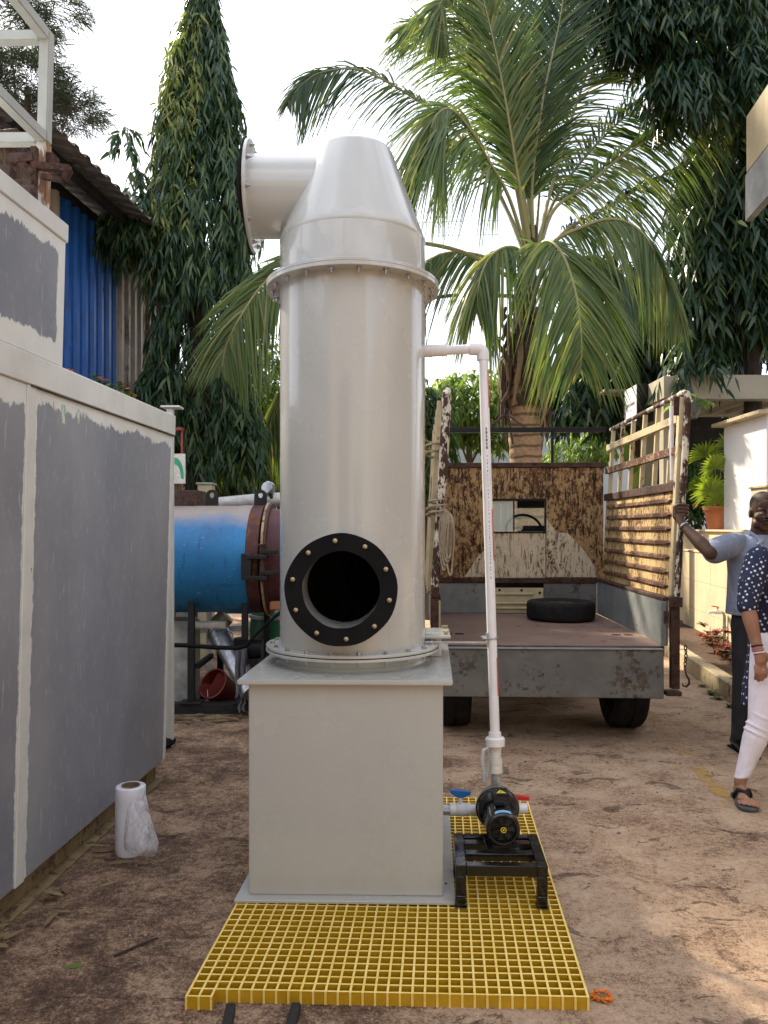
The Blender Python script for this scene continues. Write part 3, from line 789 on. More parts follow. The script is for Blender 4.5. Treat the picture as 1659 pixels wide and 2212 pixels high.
# ================================================================== corrugated shed
SH0 = Vector((-3.47, 8.0, 0)); sd_ = Vector((.105, .9945, 0)); sn_ = Vector((.9945, -.105, 0))
shed = thing('corrugated_shed', 'shed with blue and beige corrugated sheet wall and overhanging roof', 'shed', SH0)
M['blue_sheet'] = rusty('blue_sheet', (.012, .10, .36), (.010, .07, .26), (.03, .04, .06), (.06, .08, .12), amt=.40, scale=2.5, fine=18, stretch=(1, 1, .2), bump=.1, rough=.6)
M['beige_sheet'] = rusty('beige_sheet', (.42, .36, .29), (.33, .28, .23), (.10, .075, .055), (.22, .17, .13), amt=.45, scale=3, fine=16, stretch=(1, 1, .2), bump=.1)
M['brown_sheet'] = rusty('brown_roof_sheet', (.125, .122, .120), (.095, .092, .09), (.045, .04, .037), (.085, .072, .062), amt=.47, scale=3, fine=16, bump=.1)
def sheet(name, d0, d1, z0, z1, mat, parent, off=0, pitch=.19, topmat=None):
    """standing trapezoid-rib sheet between distances d0 and d1 along the shed wall"""
    b = MB(); t0 = d0 - 8; t1 = d1 - 8; prof = []
    t = t0
    while t < t1:
        for f, h in ((0, 0), (.52, 0), (.62, .038), (.90, .038)):
            q = t + f * pitch
            if q <= t1: prof.append((q, h))
        t += pitch
    prof.append((t1, 0))
    P = [SH0 + sd_ * q + sn_ * (h + off) for q, h in prof]
    k = len(b.v); n_ = len(P)
    for z in (z0, z1): b.v += [p + Vector((0, 0, z)) for p in P]
    for i in range(n_ - 1): b.face((k + i, k + i + 1, k + n_ + i + 1, k + n_ + i))
    # back side so that it is not paper thin
    k2 = len(b.v)
    for z in (z0, z1): b.v += [p - sn_ * .004 + Vector((0, 0, z)) for p in P]
    for i in range(n_ - 1): b.face((k2 + i, k2 + n_ + i, k2 + n_ + i + 1, k2 + i + 1))
    return b.build(name, mat, parent, sharp=20, fix=False)
sheet('wall_sheet', 6.6, 8.18, 0, 5.05, M['beige_sheet'], shed, .002)
sheet('wall_sheet', 8.18, 9.47, 0, 5.05, M['blue_sheet'], shed)
sheet('wall_sheet', 9.47, 10.3, 0, 5.05, M['beige_sheet'], shed, .003)
sheet('wall_sheet', 10.3, 11.6, 0, 5.05, M['beige_sheet'], shed)
# front gable wall, roof sheets, purlins
b = MB(); a = SH0 + sd_ * -1.4; b.hexa([a + Vector((0, 0, 0)), a + Vector((-4.5, 0, 0)), a + Vector((-4.5, .06, 0)), a + Vector((0, .06, 0)), a + Vector((0, 0, 5.0)), a + Vector((-4.5, 0, 6.0)), a + Vector((-4.5, .06, 6.0)), a + Vector((0, .06, 5.0))])
b.build('gable_wall', M['beige_sheet'], shed)
rnum = 5
for i in range(rnum):
    d0 = 6.5 + i * 1.05; b = MB()
    prof = []
    for k in range(5):
        for f, h in ((0, 0), (.5, 0), (.6, .035), (.9, .035)): prof.append((d0 + (k + f) * .21, h))
    prof.append((d0 + 1.05, 0))
    rows = []
    for off, z in ((.78, 4.80), (-4.5, 6.25)):
        for dz in (0, -.006):
            rows.append([]); 
            for q, h in prof:
                rows[-1].append(len(b.v)); b.v.append(SH0 + sd_ * (q - 8) + sn_ * off + Vector((0, 0, z + h + dz + .10 + i * .002)))
    for r0, r1 in ((0, 2), (1, 3), (0, 1), (2, 3)):
        for j in range(len(prof) - 1): b.face((rows[r0][j], rows[r0][j + 1], rows[r1][j + 1], rows[r1][j]))
    b.build('roof_sheet', M['brown_sheet'], shed, sharp=20, fix=False)
for off, z in ((.45, 4.93), (.02, 5.03)):
    b = MB(); b.bar(SH0 + sd_ * -1.45 + sn_ * off + Vector((0, 0, z)), SH0 + sd_ * 3.6 + sn_ * off + Vector((0, 0, z)), .06, .09); b.build('purlin', M['dark_steel'], shed)
b = MB(); b.bar(SH0 + sd_ * 1.3 + sn_ * .72 + Vector((0, 0, 4.80)), SH0 + sd_ * 1.3 + sn_ * -.6 + Vector((0, 0, 5.0)), .08, .10); b.build('rafter', M['dark_steel'], shed)

# post with cap plate by the end of the enclosure
pl = px(368, 1140, 5.1)
post = thing('capped_post', 'beige steel post with flat cap plate beyond the enclosure', 'post', (pl.x, pl.y, 0))
b = MB(); b.box((pl.x, pl.y, 1.12), (.042, .042, 2.24)); b.build('upright', M['offwhite'], post, bevel=.003)
b = MB(); b.box((pl.x + .012, pl.y, 2.247), (.125, .11, .012)); b.build('cap_plate', M['offwhite'], post, bevel=.002)

# ================================================================== blue drum machine on skid
AX, AZ, DR = 6.30, 1.195, .435
drum = thing('drum_machine', 'rusty blue horizontal drum machine on dark steel legs and skid', 'machine', (-1.7, 6.3, 0))
def drum_paint():
    T = NT('faded_blue_drum')
    sep = T.n('ShaderNodeSeparateXYZ'); T.t.links.new(T.co(), sep.inputs[0])
    z = T.math('ADD', sep.outputs[2], T.math('MULTIPLY', T.math('SUBTRACT', T.noise(3, 5, .6, T.co((1, 1, 1))), .5), .22))
    m = T.ramp(T.math('SUBTRACT', z, .85), [(.60, 0), (.72, 1)])
    bl = T.mix(T.ramp(T.noise(2.2, 5, .65), [(.35, 0), (.65, 1)]), (.016, .20, .45), (.012, .12, .30))
    st = T.noise(26, 6, .7, T.co((1, .2, .12), loc=(2, 0, 0)))
    bl = T.mix(T.ramp(st, [(.57, 0), (.68, .75)]), bl, (.012, .022, .045))
    sc_ = T.noise(60, 4, .6, T.co((.2, 1, 1), rot=(0, .6, 0)))
    bl = T.mix(T.ramp(sc_, [(.66, 0), (.70, .5)]), bl, (.5, .55, .6))
    T.base(T.mix(m, bl, (.30, .245, .215))); T.rough(T.ramp(T.noise(7, 4, .6), [(.3, .38), (.7, .6)]))
    T.bump(T.noise(4, 4, .6), .25, .01)
    return T.mat
M['drum'] = drum_paint()
M['maroon'] = rusty('maroon_primer', (.085, .030, .032), (.06, .022, .024), (.10, .035, .015), (.20, .075, .025), amt=.46, scale=4, fine=18, rough=.8, bump=.2)
M['copper'] = rusty('heat_scorched_orange', (.42, .19, .10), (.34, .15, .08), (.16, .06, .03), (.28, .12, .06), amt=.45, scale=4, fine=18, bump=.2)
M['yellow_edge'] = rusty('yellowed_edge', (.30, .25, .12), (.36, .30, .17), (.12, .07, .04), (.2, .11, .06), amt=.45, scale=9, fine=40)
def xl(name, prof, mat, parent=drum, n=64):
    b = MB(); b.lathe(prof, (0, AX, AZ), (1, 0, 0), n=n); return b.build(name, mat, parent, sharp=30)
body = xl('drum_shell', [(.0001, -2.9), (DR, -2.9), (DR, -2.1), (DR + .004, -2.098), (DR + .004, -2.05), (DR, -2.048), (DR, -1.16), (DR + .004, -1.158), (DR + .004, -1.06), (.36, -1.058)], M['drum'])
xl('rear_flange', [(.36, -1.057), (DR + .004, -1.057), (DR + .004, -.965), (.38, -.96)], M['maroon'])
xl('ring_flange', [(.37, -.944), (.462, -.944), (.462, -.926), (.37, -.926)], M['yellow_edge'])
door = xl('door', [(.37, -.925), (.452, -.925), (.452, -.908), (.412, -.905), (.400, -.80), (.385, -.78)], M['maroon'])
xl('door_face', [(.384, -.779), (.37, -.74), (.30, -.70), (.0001, -.68)], M['copper'], door)
b = MB(); c = px(597, 1308, 6.0); b.box(c, (.10, .05, .07)); b.build('clamp_lug', M['copper'], door, bevel=.012)
# welded doubler pads
for xa, xb_ in ((-2.0, -1.78), (-1.27, -1.07)):
    b = MB(); rows = []
    for a in np.linspace(R(205), R(262), 9):
        y = AX + math.cos(a) * (DR + .012); z = AZ + math.sin(a) * (DR + .012); rows.append((len(b.v), len(b.v) + 1)); b.v += [Vector((xa, y, z)), Vector((xb_, y, z))]
    for p, q in zip(rows, rows[1:]): b.face((p[0], p[1], q[1], q[0]))
    n0 = len(b.v); b.v += [v + Vector((0, .01 if True else 0, .006)) for v in b.v[:n0]]
    for p, q in zip(rows, rows[1:]): b.face((p[0] + n0, q[0] + n0, q[1] + n0, p[1] + n0))
    for p, q in zip(rows, rows[1:]): b.face((p[0], q[0], q[0] + n0, p[0] + n0)); b.face((p[1], p[1] + n0, q[1] + n0, q[1]))
    b.build('doubler_pad', M['drum'], body)
# hinge
hc = Vector((-.99, AX - DR - .02, 1.155))
b = MB(); b.box(hc + Vector((-.05, -.02, 0)), (.075, .07, .20)); b.box(hc + Vector((.03, -.03, .075)), (.16, .07, .032)); b.box(hc + Vector((.03, -.03, -.085)), (.16, .07, .032)); b.build('hinge_bracket', M['dark_steel'], drum, bevel=.004)
b = MB(); b.cyl(hc + Vector((.07, -.03, -.115)), hc + Vector((.07, -.03, .16)), .022, n=16); b.cyl(hc + Vector((.07, -.03, .16)), hc + Vector((.07, -.03, .172)), .034, n=16); b.build('hinge_pin', M['rust'], drum)
b = MB(); b.box(hc + Vector((.12, -.028, .115)), (.14, .06, .03)); b.box(hc + Vector((.12, -.028, -.045)), (.14, .06, .03)); b.build('hinge_ear', M['dark_steel'], drum, bevel=.004)
# lifting lugs
def lug(cx):
    b = MB(); P = []; 
    zt = AZ + DR - .02; w_ = .052; n0 = 10
    out = [(-w_, 0), (w_, 0), (w_, .10)] + [(w_ * math.cos(a), .10 + w_ * math.sin(a)) for a in np.linspace(0, math.pi, 9)[1:-1]] + [(-w_, .10)]
    hole = [(.020 * math.cos(a), .105 + .024 * math.sin(a)) for a in np.linspace(-math.pi / 2, 1.5 * math.pi, len(out) + 1)[:-1]]
    # rotate outline start to match the hole start (bottom centre going right)
    out = out[1:] + out[:1]
    hole = [(.020 * math.cos(math.atan2(q - .105, p)), .105 + .024 * math.sin(math.atan2(q - .105, p))) for p, q in out]
    for yy in (-.008, .008):
        b.v += [Vector((cx + p, AX + yy, zt + q)) for p, q in out] + [Vector((cx + p, AX + yy, zt + q)) for p, q in hole]
    n = len(out)
    for i in range(n):
        j = (i + 1) % n
        b.face((i, j, n + j, n + i)); b.face((2 * n + i, 3 * n + i, 3 * n + j, 2 * n + j)); b.face((i, 2 * n + i, 2 * n + j, j)); b.face((n + i, n + j, 3 * n + j, 3 * n + i))
    b.build('lifting_lug', M['dark_steel'], drum)
lug(px(458, 0, AX).x); lug(px(563, 0, AX).x)
# legs, skid
def dbox(name, x0, x1, y0, y1, z0, z1, mat=None, par=None, bev=.003):
    b = MB(); b.box(((x0 + x1) / 2, (y0 + y1) / 2, (z0 + z1) / 2), (x1 - x0, y1 - y0, z1 - z0)); return b.build(name, mat or M['dark_steel'], par or drum, bevel=bev)
for x, y in ((-1.51, 6.03), (-1.09, 6.03), (-1.40, 6.58), (-1.00, 6.58), (-2.5, 6.03), (-2.5, 6.58)):
    dbox('leg', x - .024, x + .024, y - .025, y + .025, .092, .93 if y < 6.3 else .9)
    dbox('foot_plate', x - .085, x + .085, y - .07, y + .07, .0805, .0915)
dbox('skid_beam', -2.8, -.70, 5.98, 6.07, 0, .08); dbox('skid_beam', -2.8, -.70, 6.52, 6.62, 0, .08)
dbox('skid_cross', -.84, -.74, 6.071, 6.519, 0, .078); dbox('skid_cross', -1.3, -1.2, 6.071, 6.519, 0, .078)
dbox('leg_brace', -1.06, -1.02, 6.056, 6.555, .50, .54); dbox('leg_brace', -1.49, -1.45, 6.056, 6.555, .34, .38); dbox('leg_brace', -1.486, -1.115, 6.02, 6.04, .86, .92)
dbox('rust_box', -1.9, -1.515, 6.25, 6.55, 1.56, 1.755, M['rust'])
# silver pipe and gauge behind the drum
b = MB(); z_ = px(500, 1085, 6.75).z; b.tube([(-1.55, 6.75, z_ - .02), (-1.0, 6.75, z_ + .025), (-.82, 6.75, z_ + .02), (-.70, 6.78, z_ - .05), (-.68, 6.8, z_ - .3)], [.055, .062, .065, .065, .065], n=20)
o = b.build('insulated_pipe', simple('dull_silver_lagging', (.50, .49, .47), (.36, .34, .32), scale=14, rough=.55, metal=.2), drum)
b = MB(); gc = px(580, 1055, 6.7); b.cyl(gc + Vector((.03, 0, -.09)), gc, .018, n=10); b.build('gauge_stem', M['dark_steel'], drum)
b = MB(); b.lathe([(.0001, -.03), (.055, -.03), (.062, 0), (.058, .03), (.05, .035), (.0001, .03)], gc, (-.4, -.9, .25), n=24); b.build('gauge', simple('chrome_gauge', (.5, .5, .5), (.2, .2, .2), rough=.25, metal=.8), drum)

# loose items under and around the machine
duct = thing('bent_duct', 'bent galvanised sheet metal duct lying under the drum', 'duct', (-1.35, 6.25, .081))
p0 = px(469, 1338, 6.35); p1 = px(472, 1366, 6.3); p2 = px(506, 1425, 6.12)
b = MB(); b.tube([p1, p1.lerp(p2, .3), p2, p2 + (p2 - p1).normalized() * .35], [.088, .088, .085, .085], n=24); b.build('duct_leg', M['gal'], duct)
b = MB(); b.tube([p0 + Vector((.08, 0, .03)), p0 + Vector((.02, 0, -.03)), p1], [.07, .08, .088], n=24); b.build('duct_elbow', simple('tarnished_duct', (.36, .31, .18), (.22, .2, .14), rough=.45, metal=.6), duct)
b = MB(); t_ = (p2 - p1).normalized(); b.annulus(p1 - t_ * .006 + t_ * .0, p1 + t_ * .012, .094, .086, 24); b.annulus(p1 + t_ * .07, p1 + t_ * .08, .092, .086, 24); b.build('duct_seam', M['gal'], duct)
tank = thing('pale_tank', 'dirty pale plastic tank with lid beneath the drum', 'tank', (-1.7, 6.35, 0))
M['dirty_white'] = simple('dirty_white_plastic', (.50, .49, .45), (.22, .215, .19), scale=5, rough=.6)
b = MB(); b.box((-1.78, 6.32, .35), (.46, .36, .70)); b.build('tank_body', M['dirty_white'], tank, bevel=.02, seg=2)
b = MB(); b.cyl((-2.05, 6.25, .655), (-1.28, 6.25, .66), .035, n=16); b.build('white_conduit', M['pvc_old'], tank)
mb = thing('motor_block', 'small black motor with cooling body on machine skid', 'motor', (-1.13, 6.12, .081))
b = MB(); c = px(519, 1388, 6.0); b.box(c + Vector((0, .03, 0)), (.10, .10, .07)); b.build('switch_box', M['black_satin'], mb, bevel=.006)
b = MB(); c2 = px(545, 1402, 6.1); b.cyl(c2 + Vector((-.05, 0, 0)), c2 + Vector((.08, 0, 0)), .075, n=24); b.build('motor_body', M['black_satin'], mb)
b = MB(); b.box((c2.x, c2.y, (c2.z - .07 + .081) / 2), (.09, .09, c2.z - .07 - .081)); b.build('pedestal', M['dark_steel'], mb)
# red hopper
M['red_tub'] = simple('dull_red_plastic', (.17, .014, .012), (.10, .010, .009), scale=8, rough=.5)
red = thing('red_tub', 'dull red plastic tub tipped over under the drum machine', 'tub', px(470, 1520, 6.0))
b = MB(); c = px(478, 1488, 6.2); axx = Vector((-.45, -.75, .55)).normalized()
b.lathe([(.0001, -.13), (.09, -.13), (.12, .10), (.128, .10), (.128, .115), (.115, .115), (.086, -.115), (.0001, -.115)], c, axx, n=28); b.build('tub_body', M['red_tub'], red)
b = MB(); b.prism([px(425, 1500, 6.12), px(430, 1480, 6.12), px(445, 1475, 6.12), px(452, 1484, 6.12), px(470, 1452, 6.12), px(488, 1466, 6.12), px(480, 1506, 6.12), px(455, 1517, 6.12)], (.02, .05, 0)); b.build('tub_skirt', M['red_tub'], red, bevel=.01, seg=2)
b = MB(); b.bar(px(448, 1490, 6.10), px(449, 1514, 6.10), .004, .003); b.build('white_strip', M['pvc'], red)
# hanging rags
M['rag'] = simple('grey_rag', (.22, .22, .26), (.13, .13, .16), scale=25, rough=.95, stretch=(4, 1, .3))
def rag(name, label, x0, x1, y0, y1, D, seed, mat):
    r_ = random.Random(seed); b = MB(); nx, nzn = 8, 14; P = px((x0 + x1) / 2, y0, D)
    for j in range(nzn + 1):
        for i in range(nx + 1):
            u = i / nx; v = j / nzn
            xx = x0 + (x1 - x0) * u + 3 * math.sin(v * 7 + seed) * v; yy = y0 + (y1 - y0) * v + (4 * math.sin(u * 9 + seed) if j == nzn else 0)
            b.v.append(px(xx, yy, D) + Vector((0, .022 * math.sin(u * 13 + seed + v * 2), 0)))
    for j in range(nzn):
        for i in range(nx):
            k = j * (nx + 1) + i; b.face((k, k + 1, k + nx + 2, k + nx + 1))
    n0 = len(b.v); b.v += [v + Vector((0, .004, 0)) for v in b.v[:n0]]
    for f in list(b.f): b.face([q + n0 for q in f][::-1])
    o = b.build(name, mat, loc=P, sharp=80, fix=False); tag(o, label, 'rag'); return o
rag('hanging_rag', 'long wrinkled grey rag hanging over the black hose', 508, 532, 1398, 1505, 5.90, 2, M['rag'])
rag('hanging_rag', 'short torn grey cloth strip hanging below the long rag', 514, 530, 1495, 1535, 5.93, 5, M['rag'])
b = MB(); b.tube([px(340, 1393, 5.8), px(400, 1394, 5.8), px(470, 1399, 5.8), px(512, 1400, 5.8), px(530, 1396, 5.8), px(540, 1388, 5.8)], .017, n=12); b.tube([px(532, 1394, 5.8), px(552, 1372, 5.75), px(580, 1344, 5.7), px(606, 1322, 5.65), px(640, 1310, 5.6)], .011, n=10)
o = b.build('black_hose', M['rubber'], loc=px(500, 1400, 5.8)); tag(o, 'black rubber hose and cable running in front of the drum legs', 'hose'); o['kind'] = 'stuff'
gd = thing('green_barrel', 'green plastic barrel behind the copper coloured drum door', 'barrel', px(606, 1400, 7.0))
pb_ = px(606, 1140, 7.0); b = MB(); b.lathe([(.0001, 0), (.24, 0), (.27, .05), (.28, .25), (.285, .27), (.28, .29), (.28, .55), (.26, .68), (.24, .70), (.0001, .70)], (pb_.x, 7.0, 0), n=32)
ORG[gd] = Vector((pb_.x, 7.0, 0)); gd.location = ORG[gd]; b.build('barrel_body', simple('green_plastic', (.012, .16, .075), (.008, .11, .05), rough=.4), gd)
b = MB(); b.annulus((pb_.x, 7.0, .64), (pb_.x, 7.0, .67), .285, .25, 32); b.build('barrel_band', M['gi'], gd)
# sign board, red stool, stone post behind
sg = px(385, 1045, 7.6)
sign = thing('white_board', 'white board with green painted curve behind the enclosure', 'board', (sg.x - .06, 7.6, 0))
b = MB(); b.box((sg.x - .06, 7.6, (sg.z + 2.18) / 2), (.26, .03, 2.18 - sg.z)); b.build('board', M['pvc_old'], sign, bevel=.002)
b = MB(); b.box((sg.x - .06, 7.62, sg.z / 2), (.05, .02, sg.z)); b.build('board_post', M['dark_steel'], sign)
b = MB(); ctr = px(378, 1040, 7.58); pr0 = []; pr1 = []
for a in np.linspace(R(95), R(-5), 12):
    for L, rr in ((pr0, .075), (pr1, .115)): L.append(Vector((ctr.x + rr * .75 * math.cos(a), 7.5835, ctr.z + .04 + rr * 1.7 * math.sin(a))))
for i in range(11): b.quad(pr0[i], pr0[i + 1], pr1[i + 1], pr1[i])
b.build('green_curve', simple('green_paint', (.03, .40, .20)), sign, smooth=False)
st = thing('red_stand', 'red painted steel stand beside the white board', 'stand', (px(383, 0, 8.2).x, 8.2, 0))
xx = px(383, 0, 8.2).x
b = MB(); b.box((xx, 8.2, 2.50), (.12, .10, .03)); b.build('stand_top', simple('red_oxide', (.36, .06, .045)), st)
for s_ in (-1, 1): b = MB(); b.bar((xx + s_ * .05, 8.2, 2.485), (xx + s_ * .06, 8.2, 0), .02, .02); b.build('stand_leg', bpy.data.materials['red_oxide'], st)
sp = thing('gate_pillar', 'short cream stone pillar behind the blue drum', 'pillar', (px(446, 0, 8.5).x, 8.5, 0))
b = MB(); c = px(446, 1048, 8.5); b.box((c.x, 8.5, c.z / 2), (.15, .20, c.z)); b.build('shaft', simple('cream_plaster', (.50, .44, .28), (.42, .36, .22)), sp, bevel=.005)
b = MB(); b.box((c.x, 8.5, c.z + .012), (.18, .23, .024)); b.build('cap', simple('grey_cap', (.40, .38, .32)), sp, bevel=.004)
# scrap frames behind the machine
fr = thing('scrap_frame', 'pale steel scrap frame standing behind the machine legs', 'frame', (-1.9, 7.3, 0))
for nm, a, c, s_ in (('upright', (-1.93, 7.4, 0), (-1.93, 7.4, .93), .07), ('upright', (-2.25, 7.4, 0), (-2.25, 7.4, .93), .05), ('upright', (-1.68, 7.4, 0), (-1.68, 7.4, .8), .05), ('rail', (-2.4, 7.36, .73), (-1.5, 7.36, .73), .05), ('rail', (-2.4, 7.36, .42), (-1.3, 7.36, .50), .05)):
    b = MB(); b.bar(a, c, s_, s_); b.build(nm, M['dirty_white'], fr, bevel=.003)

# ================================================================== film roll
fc = Vector((-1.135, 3.43, 0))
film = thing('stretch_film_roll', 'upright roll of clear stretch film with loose wrap on the concrete', 'film roll', fc)
M['film'] = simple('milky_film', (.74, .74, .80), (.68, .68, .74), scale=8, rough=.28, rvar=.05)
M['card'] = simple('brown_cardboard', (.24, .17, .11), (.18, .12, .075), scale=40, rough=.9)
lean = Vector((.018, 0, 1))
b = MB(); b.lathe([(.041, .300), (.062, .300), (.065, .296), (.0655, .25), (.0645, .12), (.062, .02), (.058, .001), (.041, .001), (.041, .300)], fc, lean, n=48); b.build('film_body', M['film'], film, sharp=60)
b = MB(); b.lathe([(.0405, .304), (.0405, .004), (.036, .004), (.036, .304), (.0405, .304)], fc, lean, n=36); b.build('core', M['card'], film)
T = NT('loose_clear_film'); T.base((.80, .80, .84)); T.rough(.18); f = T.ramp(T.noise(30, 6, .7, T.co((1, 1, .4))), [(.38, .22), (.62, .75)])
tr = T.n('ShaderNodeBsdfTransparent'); ms = T.n('ShaderNodeMixShader'); T.t.links.new(f, ms.inputs[0]); T.t.links.new(tr.outputs[0], ms.inputs[1]); T.t.links.new(T.bsdf.outputs[0], ms.inputs[2]); T.t.links.new(ms.outputs[0], T.out.inputs[0])
T.bump(T.noise(45, 4, .7, T.co((1, 1, .3))), .8, .01)
b = MB(); nu, nv = 16, 18; rr_ = random.Random(4)
for j in range(nv + 1):
    for i in range(nu + 1):
        u = i / nu; v = j / nv
        a = R(-95 + 100 * u)
        z = .275 - .235 * v + .01 * math.sin(u * 8)
        flare = (max(0, v - .05) ** .8) * .125 * math.sin(math.pi * min(u * 1.0, 1)) ** .7 * (1 if v < .85 else 1 - (v - .85) * 2)
        r = .0665 + flare + .006 * math.sin(u * 17 + v * 9) * v
        b.v.append(fc + Vector((r * math.cos(a) + .018 * z, r * math.sin(a) * .8, z - .03 * u * v)))
for j in range(nv):
    for i in range(nu): k = j * (nu + 1) + i; b.face((k, k + 1, k + nu + 2, k + nu + 1))
b.build('loose_wrap', T.mat, film, sharp=70, fix=False)

# ================================================================== truck
yt = R(2.5); tr_ = Vector((math.cos(yt), -math.sin(yt), 0)); tf_ = Vector((math.sin(yt), math.cos(yt), 0))
RL = Vector((.3564, 5.1654, 0))
def tp(x, y, z): return RL + tr_ * x + tf_ * y + Vector((0, 0, z))
TM = Matrix((tr_, tf_, Vector((0, 0, 1)))).transposed()
truck = thing('pickup_truck', 'battered rusty yellow open truck bed with its tailgate dropped', 'truck', tp(.75, .9, 0))
def tbox(name, x0, x1, y0, y1, z0, z1, mat, parent=None, bevel=.003, seg=1):
    b = MB(); b.box(tp((x0 + x1) / 2, (y0 + y1) / 2, (z0 + z1) / 2), (x1 - x0, y1 - y0, z1 - z0), TM)
    return b.build(name, mat, parent or truck, bevel=bevel, seg=seg)
def tbar(name, a, c, w_, h_, mat, parent=None, bevel=.003):
    b = MB(); b.bar(tp(*a), tp(*c), w_, h_); return b.build(name, mat, parent or truck, bevel=bevel)

def scratched(name, p1, p2, amt=.5, seed=0, dark=(.022, .010, .006), mid=(.15, .066, .026), dens=1.0):
    """paint worn through to rust: fine blooms, vertical runs and criss-cross scratches"""
    T = NT(name)
    paint = T.mix(T.ramp(T.noise(11, 6, .7, T.co(loc=(seed, 1, 0))), [(.36, 0), (.64, 1)]), p1, p2)
    bl = T.math('ADD', T.math('MULTIPLY', T.noise(3.5, 4, .6, T.co((1, 1, .8), loc=(seed, 4, 4))), .30), T.math('MULTIPLY', T.noise(32, 9, .80, T.co((1, 1, .6), loc=(seed, 2, 7)), .3), .70))
    m1 = T.ramp(bl, [(amt - .012, 0), (amt + .03, 1)])
    mc = T.mix(T.ramp(T.noise(18, 6, .7, T.co(loc=(seed, 7, 2))), [(.4, 0), (.62, 1)]), dark, mid)
    col = T.mix(m1, mc, paint)
    for k, (rot, st, sc_, th) in enumerate((((0, .10, 0), (1, 1, .16), 44, .58), ((0, 1.45, 0), (1, 1, .12), 46, .60), ((0, .75, 0), (1, 1, .09), 38, .62), ((0, -.6, 0), (1, 1, .09), 38, .625))):
        s_ = T.noise(sc_, 5, .66, T.co(st, rot, (seed + k * 3, 2 * k, k)), .5)
        col = T.mix(T.ramp(s_, [(th, 0), (th + .02, .95 * dens)]), col, dark)
    sp = T.noise(60, 6, .75, T.co((1, 1, .8), loc=(seed, 9, 1)))
    col = T.mix(T.ramp(sp, [(.60, 0), (.64, .9 * dens)]), col, dark)
    T.base(col); T.rough(.82); T.bsdf.inputs['Specular IOR Level'].default_value = .25; T.bump(T.math('ADD', m1, T.math('MULTIPLY', sp, -1.0)), .4, .003)
    return T.mat
M['tyel'] = scratched('scratched_yellow_paint', (.40, .27, .13), (.30, .18, .08), .485, 0)
M['tyel2'] = scratched('scratched_cream_paint', (.58, .50, .36), (.50, .41, .29), .425, 5, dens=.7)
M['tside'] = scratched('side_panel_paint', (.58, .42, .20), (.47, .32, .14), .458, 9, mid=(.20, .085, .03), dens=.6)
M['trib'] = rusty('rib_rust', (.30, .19, .10), (.24, .15, .085), (.055, .024, .016), (.13, .06, .035), amt=.54, scale=10, fine=40)
M['tpost'] = rusty('cream_post_rust', (.52, .43, .26), (.42, .34, .20), (.05, .022, .014), (.14, .06, .03), amt=.42, scale=8, fine=34, stretch=(1, 1, .45))
M['tflake'] = rusty('flaking_dark_post', (.62, .56, .46), (.50, .44, .34), (.035, .018, .014), (.075, .036, .026), amt=.515, scale=12, fine=42, stretch=(1, 1, .5), bump=.6)
M['tdark'] = rusty('dark_brown_rust', (.075, .038, .029), (.045, .024, .019), (.020, .011, .009), (.085, .040, .027), amt=.5, scale=9, fine=30)
M['tgrey'] = rusty('grey_steel_board', (.165, .163, .150), (.120, .122, .115), (.055, .045, .040), (.125, .10, .08), amt=.435, scale=3, fine=20, bump=.1, rough=.65)
M['tgreyb'] = rusty('blue_grey_board', (.22, .232, .228), (.15, .165, .165), (.10, .075, .06), (.18, .14, .11), amt=.40, scale=3.5, fine=18, bump=.1, rough=.6)
M['tfloor'] = rusty('rust_plate_floor', (.215, .145, .115), (.17, .112, .09), (.10, .06, .045), (.15, .095, .07), amt=.40, scale=2.4, fine=14, bump=.12, rough=.75)
M['cream_press'] = rusty('cream_pressing', (.52, .45, .28), (.42, .36, .22), (.05, .03, .02), (.16, .09, .05), amt=.37, scale=6, fine=30, bump=.2)
FZ = .667
tbox('bed_floor', -.0, 1.50, 0, 1.9, .618, FZ, M['tfloor'])
tbox('rear_sill', -.0, 1.50, -.018, -.001, .60, FZ - .004, M['tdark'])
b = MB(); b.cyl(tp(.05, -.03, FZ - .012), tp(1.44, -.03, FZ - .016), .014, n=12); b.build('hinge_rod', M['tdark'], truck)
tg = tbox('tailgate', .02, 1.475, -.085, -.055, .335, .652, M['tgrey'], bevel=.004)
tbox('tailgate_lip', .02, 1.475, -.10, -.046, .6525, .660, M['tgreyb'], tg)
tbox('tailgate_frame', .02, 1.475, -.054, -.040, .327, .36, M['tdark'], tg)
# side boards
for s_, x0 in ((1, 1.50), (-1, -.03)):
    tbox('side_board', x0 + .001, x0 + .029, .0, 1.9, FZ + .001, .965, M['tgreyb'])
    tbox('side_board_cap', x0 - .006, x0 + .055, .0, 1.9, .966, .99, M['tdark'])
